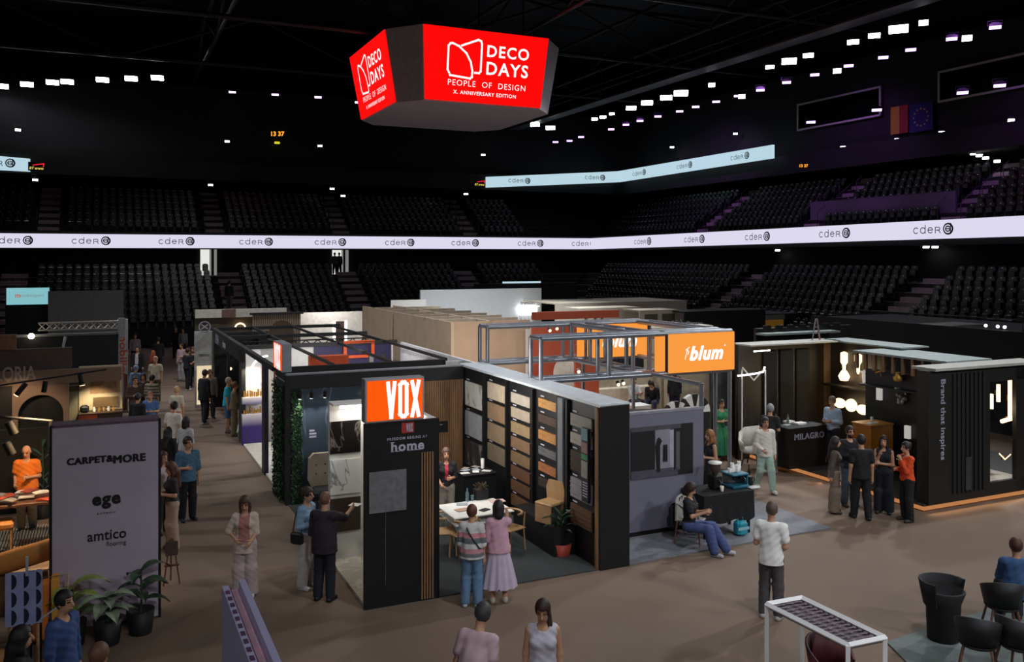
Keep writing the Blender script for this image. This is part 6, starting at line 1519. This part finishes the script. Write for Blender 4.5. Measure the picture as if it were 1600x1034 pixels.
    keep = np.maximum(hem - zz, zz - 1.47)
    arm = np.full(f.D.shape, 9.0)
    for s, sh, el, wr, up, fo in joints:
        ab = wr - el; t = np.clip(((X - el[0]) * ab[0] + (Yg - el[1]) * ab[1] + (Z - el[2]) * ab[2]) / (ab @ ab), 0, 1)
        arm = np.minimum(arm, np.sqrt((X - el[0] - t * ab[0]) ** 2 + (Yg - el[1] - t * ab[1]) ** 2 + (Z - el[2] - t * ab[2]) ** 2) - (.072 - .018 * t))
    keep = np.where((arm < 0) & (sleeve in ('long', 'elbow')) & (hem - zz > -.02), np.minimum(keep, np.maximum(arm, -.02)), keep)
    f.D = np.maximum(f.D, keep.astype(np.float32))
    nc = T((0, -.035, 1.47)); f.D = np.maximum(f.D, (neck - np.sqrt((X - nc[0]) ** 2 + (Yg - nc[1]) ** 2 + (Z - nc[2]) ** 2)).astype(np.float32))
    mats = [cloth(top)]; pick = None
    if front:
        mats.append(cloth(front[3]))
        def pick(C):
            q = (C - pz) @ Rl; return ((np.abs(q[:, 0]) < front[0] + .02 * (1.4 - q[:, 2])) & (q[:, 1] < -.02) & (q[:, 2] + .94 > front[1]) & (q[:, 2] + .94 < front[2])).astype(int)
    elif bands:
        mats += [cloth(c) for _, _, c in bands]
        def pick(C):
            r = np.zeros(len(C))
            for i, (a, b, _) in enumerate(bands): r[(C[:, 2] >= a) & (C[:, 2] < b)] = i + 1
            return r
    wear({'none': 'sleeveless_top', 'short': 'shirt', 'long': 'shirt', 'elbow': 'shirt'}[sleeve], f, mats, pick)
    # shoes
    for s, hp, kn, an in lg:
        f = Field(an - [.14, .3, .13], an + [.14, .2, .06], hh); f.cap(an + [0, .035, -.045], an + [s * .02, -.14, -.052], .041, .036, .02, .006); f.cap(an + [0, .02, -.03], an + [0, .0, .0], .046, .044, .02)
        g = f.grid(); f.D = np.maximum(f.D, (an[2] - .085 - g[2]).astype(np.float32) + 0 * f.D); wear('shoe', f, [M('shoe_' + shoes, shoes, .6)])
    # hair
    if style != 'bald':
        f = Field(hc - [.25, .3, .62], hc + [.25, .35, .22], hh); g_ = .009 if style == 'crop' else .016
        f.ell(H_((0, .014, .03)), (.078, .097, .102), .02, g_, Rh)
        if style in ('bob', 'long'):
            f.cap(H_((0, .05, .0)), H_((0, .075, -.11)), .085, .08, .03)
            for s in (1, -1): f.cap(H_((s * .068, .0, .02)), H_((s * .075, .01, -.12)), .032, .03, .03)
        if style == 'long':
            f.cap(H_((0, .075, -.1)), T((0, .115, 1.27)), .085, .06, .04)
            for s in (1, -1): f.cap(H_((s * .07, .0, -.1)), T((s * .085, -.06, 1.33)), .03, .022, .03)
        if style == 'tail': f.ell(H_((0, .115, .05)), (.035, .04, .04), .02, 0, Rh); f.cap(H_((0, .12, .03)), T((.04, .13, 1.32)), .035, .02, .02)
        if style == 'side': f.cap(H_((.05, .05, -.05)), T((.12, -.07, 1.25)), .04, .022, .03)
        if style == 'bun': f.ell(H_((0, .1, .08)), (.045, .045, .045), .015, 0, Rh)
        X, Yg, Z = np.meshgrid(*f.ax, indexing='ij'); q = (np.stack([X, Yg, Z], -1) - hc) @ Rh
        face = np.maximum.reduce([np.abs(q[..., 0]) - .062, q[..., 1] + .035, q[..., 2] - .062, -.2 - q[..., 2]])
        f.D = np.maximum(f.D, -face.astype(np.float32))
        if style in ('short', 'crop', 'bun', 'tail', 'side'):
            low = np.maximum.reduce([q[..., 2] + .03, q[..., 1] - .035]) if style != 'short' else np.maximum.reduce([q[..., 2] + .025, q[..., 1] - .05])
            f.D = np.maximum(f.D, np.where((q[..., 2] < -.02) & (q[..., 1] < .03) & (q[..., 2] > -.3) & (style != 'side'), .05, -1).astype(np.float32))
            f.D = np.maximum(f.D, np.where((q[..., 2] < -.075) & (style in ('short', 'crop', 'bun')), .05, -1).astype(np.float32))
        wear('hair', f, [M('hair_' + hair, hair, .6, var=.2, scale=30)])
    if extra: extra(root, S, dict(joints=joints, T=T, H=H_, hc=hc))
    return root

def strap(root, S, J):
    a, b = [J['T'](p) * S for p in ((.1, .02, 1.45), (-.19, .02, 1.02))]
    m = [J['T'](p) * S for p in ((.05, .125, 1.36), (-.06, .15, 1.2), (-.16, .13, 1.06))]
    part('crossbody_strap', MB().tube([a, *m, b], .012, 6), M('strap_dark', '2a2426', .6), root)
def bag(col, s=1, z=.95, drop_from=1.42, lab=None):
    def fn(root, S, J):
        o = thing('shoulder_bag', lab, 'bag', 0, 0); o.location = root.matrix_basis @ Vector((s * .2 * S, .06, (z - .0) * S)); o.rotation_euler = root.rotation_euler
        part('bag_body', MB().rbox(-.05, -.12, -.1, .05, .12, .1, .03), M('bag_' + col, col, .5), o)
        part('strap', MB().tube([(0, -.08, .09), (-s * .06, -.12, .3), (-s * .1, -.06, .5), (-s * .06, .06, .42), (0, .08, .09)], .01, 5), M('bag_' + col), o)
    return fn
def held(kind, hand=0, lab=''):
    def fn(root, S, J):
        s, sh, el, wr, up, fo = J['joints'][hand]; p = (wr + fo * .11) * S
        o = bpy.data.objects.new(kind, None); COL.objects.link(o); o.location = root.matrix_basis @ Vector(p); o.rotation_euler = root.rotation_euler; tag(o, lab, kind.replace('_', ' '))
        if kind == 'phone': part('case', MB().rbox(-.038, -.008, -.05, .038, .008, .08, .004), NEARBLACK, o)
        elif kind == 'paper_card': part('sheet', MB().box(-.09, -.13, 0, .09, .05, .004), WHITE, o)
        elif kind == 'cup': part('body', MB().lathe([(.03, -.04), (.04, .06), (.036, .06)], 12), WHITE, o)
        elif kind == 'tablet': part('case', MB().rbox(-.1, -.02, -.04, .1, .0, .16, .006), NEARBLACK, o)
        elif kind == 'clutch_bag': part('case', MB().rbox(-.1, -.04, -.1, .1, .0, .02, .01), M('clutch_black', '18161a', .5), o)
    return fn

# the ones standing in the open hall
person('man in a white T-shirt and grey trousers alone on the hall floor, back turned', 1205, 785, 1.80, 150, 'e6e4e2', '4a464a', 'b0a8a0', '5a4a42', 'crop', arms=('bent', 'lowbent'), turn=25, hem=.84, extra=held('phone', 0, 'dark phone in the hands of the man in the white T-shirt'))
person('woman in a striped white, pink and grey top and jeans with her back turned', 737, 790, 1.62, 172, 'c6c2c4', '5f7d9c', 'a8b4bc', '5a3020', 'short', woman=True, arms=('down', 'down'), fat=.03, hem=.86, sleeve='elbow', wide=.01,
       extra=strap, bands=[(1.22, 1.30, 'c08088'), (1.13, 1.22, '5c666a'), (.97, 1.05, 'b8808c'), (.9, .97, '666c70')])
person('woman in a pink ruffled blouse and long pale skirt pointing at the white table', 779, 783, 1.64, 188, 'c497a8', 'b5a4b8', 'b0a49c', '140f10', 'bob', woman=True, arms=('down', 'point'), sleeve='elbow', hem=.88, bottoms='skirt', wide=.05, fat=.02)
person('stocky man in a dark plum shirt and navy jeans, back turned, at the niche', 507, 770, 1.76, 165, '231a26', '161a26', '121216', '6b4a3c', 'crop', arms=('down', 'point'), sleeve='elbow', fat=.035, hem=.80, extra=held('paper_card', 1, 'white card held out by the man in the plum shirt'))
person('woman in a pale blue denim jacket and white trousers with a small black bag', 479, 762, 1.70, 70, '7f9cb8', 'b6acae', 'cfc9c6', '2a1814', 'bun', woman=True, arms=('lowbent', 'bent'), sleeve='long', hem=.95, wide=.015, extra=bag('141216', -1, .92, lab='small black bag hanging on the woman in the denim jacket'))
person('woman in a cream jacket over a pink top and wide cream trousers looking down', 383, 775, 1.66, 8, 'c2b0a4', 'b09e9c', 'c6bcb4', '3a241a', 'long', woman=True, arms=('lowbent', 'hip'), look=25, sleeve='elbow', hem=.78, wide=.035, front=(.07, .98, 1.5, 'a06a64'))
person('grey-haired man in a pale pink shirt bending at the lower edge of the hall', 738, 950, 1.76, 155, 'bfa2aa', '3a3438', '2a2728', '3a383a', 'short', lean=18, look=10, turn=30, fat=.03, hem=.84)
person('woman in a white sleeveless blouse with a long ponytail at the lower edge', 848, 937, 1.70, 0, 'bdb8c4', '6c7080', 'c0b8b4', '2c1813', 'side', woman=True, look=18, arms=('down', 'down'), sleeve='none', hem=.84, turn=-10)
person('man in a white shirt and mint trousers striding towards the hall floor', 1195, 652, 1.78, 8, 'cfc9c0', '9db5a8', 'd0ccc6', '1c1614', 'short', arms=('down', 'lowbent'), legs='walk', sleeve='long', hem=.84)
person('woman in a long green dress holding a dark bag by the aluminium posts', 1127, 624, 1.68, 15, '2f8259', '2c7a52', '8a5a48', '1c1312', 'short', woman=True, arms=('bent', 'bent'), sleeve='short', bottoms='dress', hem=.96, neck=.095, extra=held('clutch_bag', 0, 'black bag held by the woman in the green dress'))
person('blonde woman in a sleeveless black dress behind the edge of the grey wall', 1110, 672, 1.70, -70, '131216', '121115', '121212', '8a5c38', 'long', woman=True, arms=('bent', 'down'), sleeve='none', bottoms='dress', hem=.96, wide=-.06, neck=.09)
person('woman in a black top and blue trousers sitting on the white chair with her phone', 1077, 756, 1.68, 62, '17141a', '3f4a78', 'b0aab0', '2a1a18', 'bob', woman=True, arms=('read', 'read'), legs='sitout', look=28, sleeve='short', hem=.92, wide=.02, extra=held('phone', 0, 'dark phone held by the seated woman at the coffee corner'))
person('grey-haired man in a black shirt standing at the lettered black desk', 1203, 632, 1.78, 150, '17171a', '6a6468', 'b8b2b0', '8a8a8c', 'short', arms=('bent', 'bent'), turn=30, hem=.84, fat=.02)
person('man in a pale blue shirt and navy trousers beside the black desk', 1301, 620, 1.80, -55, '9fb4c8', '1c1d2a', '1a1614', '6b5548', 'short', arms=('bent', 'bent'), look=8, sleeve='long', floor_z=.14, hem=.90, fat=.015)
person('woman in an olive blouse and taupe trousers in the talking group', 1304, 683, 1.66, 75, '5a5048', '7a6a5c', '3a2a24', '22140f', 'long', woman=True, arms=('back', 'back'), sleeve='long', hem=.97, wide=.04)
person('bearded man in a dark navy shirt facing the hall in the talking group', 1327, 666, 1.80, 10, '17151c', '3d4a58', '2a2422', '20140f', 'short', arms=('down', 'bent'), sleeve='long', hem=.86, beard=True)
person('man in black seen from behind in the talking group', 1346, 680, 1.80, 178, '101013', '0f0f12', '141414', '17110f', 'short', arms=('down', 'down'), legs='step', sleeve='short', hem=.86)
person('woman in navy overalls, hand at her chin, in the talking group', 1381, 681, 1.70, -30, '1a1d28', '161a24', '181818', '1c100d', 'long', woman=True, arms=('cross', 'chin'), sleeve='none', hem=.9, wide=.03)
person('woman in an orange cape top and black trousers at the edge of the talking group', 1417, 691, 1.68, -80, 'd2481c', '151317', '2a2422', '160f0d', 'bun', woman=True, arms=('chin', 'bent'), sleeve='long', fat=.02, hem=.90)
person('man in a blue shirt sitting in a dark chair at the lower right, back turned', 1588, 844, 1.74, 165, '33507c', '22242e', '1a1a1a', '4a2c22', 'short', legs='sit', arms=('lap', 'lap'), sleeve='long', fat=.02)
person('man in a blue shirt passing the potted plants at the lower left', 98, 924, 1.76, 80, '33497c', '22242e', '1a1a1a', '17110f', 'short', arms=('down', 'down'), sleeve='long', legs='step')
person('dark-haired person in black cropped by the lower left edge', 30, 980, 1.70, 120, '121014', '121014', '121214', '120d0d', 'long', woman=True, sleeve='long')
person('fair-haired person whose head just shows at the lower edge', 153, 1008, 1.70, 170, '7a6058', '2a2428', '1a1a1a', '6a4636', 'short', woman=True, sleeve='long')
person('bald man in an orange polo shirt leafing through brochures on the left', 42, 696, 1.76, 12, 'e0741c', '5a5248', '2a2422', '6b4a3c', 'bald', skin='c08a68', arms=('bent', 'lowbent'), look=25, fat=.03, hem=.88)
# the aisle, from near to far
person('man in a blue shirt and dark trousers walking in the aisle beside the sign block', 293, 683, 1.78, 40, '41647e', '15151c', '1a1a1a', '2c1a14', 'short', arms=('down', 'bent'), turn=15, sleeve='elbow', hem=.84)
person('woman with long auburn hair, a black top and beige trousers by the sign block', 269, 722, 1.68, -60, '1d1618', '9a7e6c', '4a3a34', '4a2416', 'long', woman=True, arms=('bent', 'bent'), look=15, sleeve='short', hem=.92, wide=.03)
person('woman in a white blouse half hidden behind the sign block', 254, 706, 1.66, 60, 'b5a8a8', '241f24', '241f24', '401c14', 'long', woman=True, arms=('bent', 'down'), sleeve='long')
person('woman in black with dark hair seen from behind near the sign block', 262, 668, 1.64, 175, '141115', '1a161a', '1a1a1a', '1c0f0d', 'long', woman=True, sleeve='long')
person('dark-haired man in a white T-shirt and dark shorts seen from behind in the aisle', 271, 628, 1.80, 160, 'c9c1ba', '2d3336', '9a9088', '14100f', 'short', turn=40, arms=('down', 'down'), bottoms='shorts', hem=.84)
person('woman in a white top with dark bobbed hair walking behind the blue shirt', 290, 652, 1.64, 165, 'b6b4b4', '5e6e80', 'a8a8a8', '1f1211', 'bob', woman=True, sleeve='elbow')
person('blonde woman in a long white dress seen from behind in the aisle', 276, 604, 1.66, 178, 'c4b8aa', 'c4b8aa', 'b0a498', 'b8966a', 'bun', woman=True, sleeve='short', bottoms='dress', hem=.96, wide=-.08)
person('man in a dark navy suit walking along the black stand', 319, 578, 1.82, 150, '16171f', '181a24', 'a8a0a0', '3a241a', 'short', turn=40, sleeve='long', hem=.78, fat=.02, legs='step', front=(.035, 1.15, 1.5, 'c8c0bc'))
person('person in a pale jacket half hidden behind the navy suit', 328, 589, 1.70, 30, '8a8078', '2a2a30', '2a2a2a', '5a3a28', 'short', sleeve='long', hem=.84, Y=31.0)
person('man in a turquoise T-shirt and blue shorts at the violet display', 356, 590, 1.76, 100, '1aa0b4', '3a5a86', '8a8078', '9a8878', 'crop', bottoms='shorts', hem=.86)
person('woman in khaki clothes at the violet display', 366, 597, 1.70, 110, '6a5c40', '66583e', '5a4a38', '5a3a24', 'short', woman=True, sleeve='long', wide=.01, arms=('bent', 'chin'))
person('man in a pink shirt and white trousers by the dark stand entrance', 284, 536, 1.74, -20, 'b89aa0', 'aca4a4', '4a4a4a', '221816', 'short', sleeve='long', arms=('bent', 'down'))
person('man in a black T-shirt nearest the aisle in the small dark-dressed group', 293, 543, 1.78, 150, '14141a', '15151a', 'c0b8b4', '3a1c14', 'short', arms=('bent', 'bent'), legs='step', Y=37.6)
person('man with red hair and dark clothes in the small group in the aisle', 302, 546, 1.76, 10, '1c1214', '1a1518', '8a8280', '5a241a', 'short', sleeve='long', Y=38.4)
person('woman in black with dark red hair at the end of the small group', 312, 548, 1.70, -60, '131114', '141216', '9a8a80', '4a1a16', 'bob', woman=True, sleeve='long', Y=38.0)
person('man in dark clothes walking at the far end of the aisle', 247, 527, 1.80, -150, '1a1719', '1b181a', '141414', '1a1211', 'short', sleeve='long', legs='step', hem=.8)
person('person in rust-red clothes near the far end of the aisle', 239, 548, 1.62, 170, '6a2c24', '4a2a2c', '2a2224', '8a3a1c', 'long', woman=True, sleeve='long')
person('dark-dressed man standing by the far grey post', 275, 510, 1.78, 0, '1c1a1f', '17161a', '141414', '1a1412', 'short', sleeve='long', hem=.82)
person('pale-dressed person behind the far grey post', 286, 513, 1.70, 0, '8a8a90', '2a2a30', '2a2a2a', '1a1412', 'short', sleeve='long')
person('man in a white shirt at the foot of the far stand', 211, 521, 1.76, 20, 'a8a0a0', '241f24', '1a1a1a', '1c1614', 'short', sleeve='long')
person('man in a dark suit over a white shirt left in the aisle crowd', 215, 541, 1.78, 5, '1a181e', '1b191f', '1a1a1a', '2a1c18', 'short', sleeve='long', hem=.8, front=(.04, 1.0, 1.5, 'b8b0b0'))
person('person in a light blue shirt at the white lettered pillar', 212, 571, 1.66, 175, '7a90b4', '2a2a34', '1a1a1a', '8a98b0', 'short', woman=True, sleeve='elbow')
person('fair-haired man in a beige T-shirt facing down the aisle', 243, 557, 1.80, 5, 'a89c88', '5a5048', '6a6058', '9a7c58', 'short', fat=.02)
person('person in a beige shirt with dark stripes in the aisle crowd', 237, 586, 1.72, 170, '8a7c6c', '2a2a30', '1a1a1a', '1a1010', 'short', sleeve='elbow', bands=[(1.36, 1.4, '3a342e'), (1.26, 1.3, '3a342e'), (1.16, 1.2, '3a342e'), (1.06, 1.1, '3a342e'), (.96, 1.0, '3a342e')])
person('man in a brown shirt beside the white lettered pillar', 211, 588, 1.78, 40, '4a362c', '1d181c', '1a1a1a', '2a1812', 'short', sleeve='long', look=10, arms=('bent', 'bent'))
person('woman in dark brown beside the zigzag shirt', 224, 583, 1.68, 20, '3a2a28', '1f1a1e', '1a1a1a', '2a1410', 'bob', woman=True, sleeve='long')
person('bald person in a blue top behind the sign block', 235, 612, 1.62, 10, '4a6aa0', '2c3444', '8a8a90', '8a5c4a', 'crop', arms=('bent', 'bent'))
person('person in black behind the far edge of the sign block', 215, 615, 1.70, 170, '141216', '141216', '1a1a1a', '1a1212', 'short', sleeve='long')
# inside the stands
person('woman in black with a red lanyard and beige trousers by the wood slats', 697, 700, 1.68, 10, '17141a', '8f8478', '2a2224', '4a3024', 'long', woman=True, arms=('bent', 'lowbent'), sleeve='elbow', hem=.95, front=(.012, 1.1, 1.45, 'b03040'))
person('person in dark clothes bending over on the bench of the truss stand', 1022, 588, 1.76, -25, '141317', '3a3c58', '2a2a2a', '18110f', 'bob', legs='sit', lean=30, look=20, sleeve='long', floor_z=.3, arms=('lap', 'lap'))
person('person in a white top reading at the small white table', 990, 590, 1.68, 30, 'c0c4c2', '2a2224', '2a2224', '18110f', 'short', legs='sit', floor_z=.25, arms=('read', 'read'), sleeve='elbow')
person('person in a white shirt with dark hair before the arched doorway', 905, 562, 1.72, 175, '8c97a8', '2a2a34', '2a2224', '17110f', 'bob', woman=True, sleeve='elbow')
person('bald man in a beige shirt behind the truss upright', 853, 565, 1.76, 165, 'b09c84', '3a3432', '2a2224', '6b4a3c', 'bald', skin='a8806c', sleeve='long')
person('dark-haired person in green by the narrow white wall', 834, 566, 1.70, 100, '1f6a44', '2a2424', '2a2224', '14100e', 'bob', woman=True, sleeve='long')
person('person in black behind the aluminium truss', 900, 590, 1.74, 20, '1a1a1c', '1a1a1c', '2a2224', '18120f', 'short', sleeve='long')
person('person in a navy dress with their back to the cream wall', 1054, 575, 1.76, 180, '16151c', '2a2440', '2a2224', '100d0e', 'bob', woman=True, sleeve='long', hem=.8)
# the stands
person('person in dark clothes climbing the lower stand stairs', 358, 439, 1.74, 180, '18181c', '4a4c54', '2a2224', '1a1412', 'short', sleeve='long', floor_z=2.55, legs='step')
for px, lab, c in ((523, 'person with a white shirt in the bright doorway', '7a7268'), (530, 'person in dark clothes in the bright doorway', '1c1a18')):
    person(lab, px, 400, 1.72, 10, c, '1d1a18', '1a1a1a', '1a1412', 'short', sleeve='long', floor_z=4.35, Y=AV(px, 400, 69.4)[1] * 0 + 69.4 / (CT - (px - 800) / F * ST), bottoms='trousers')
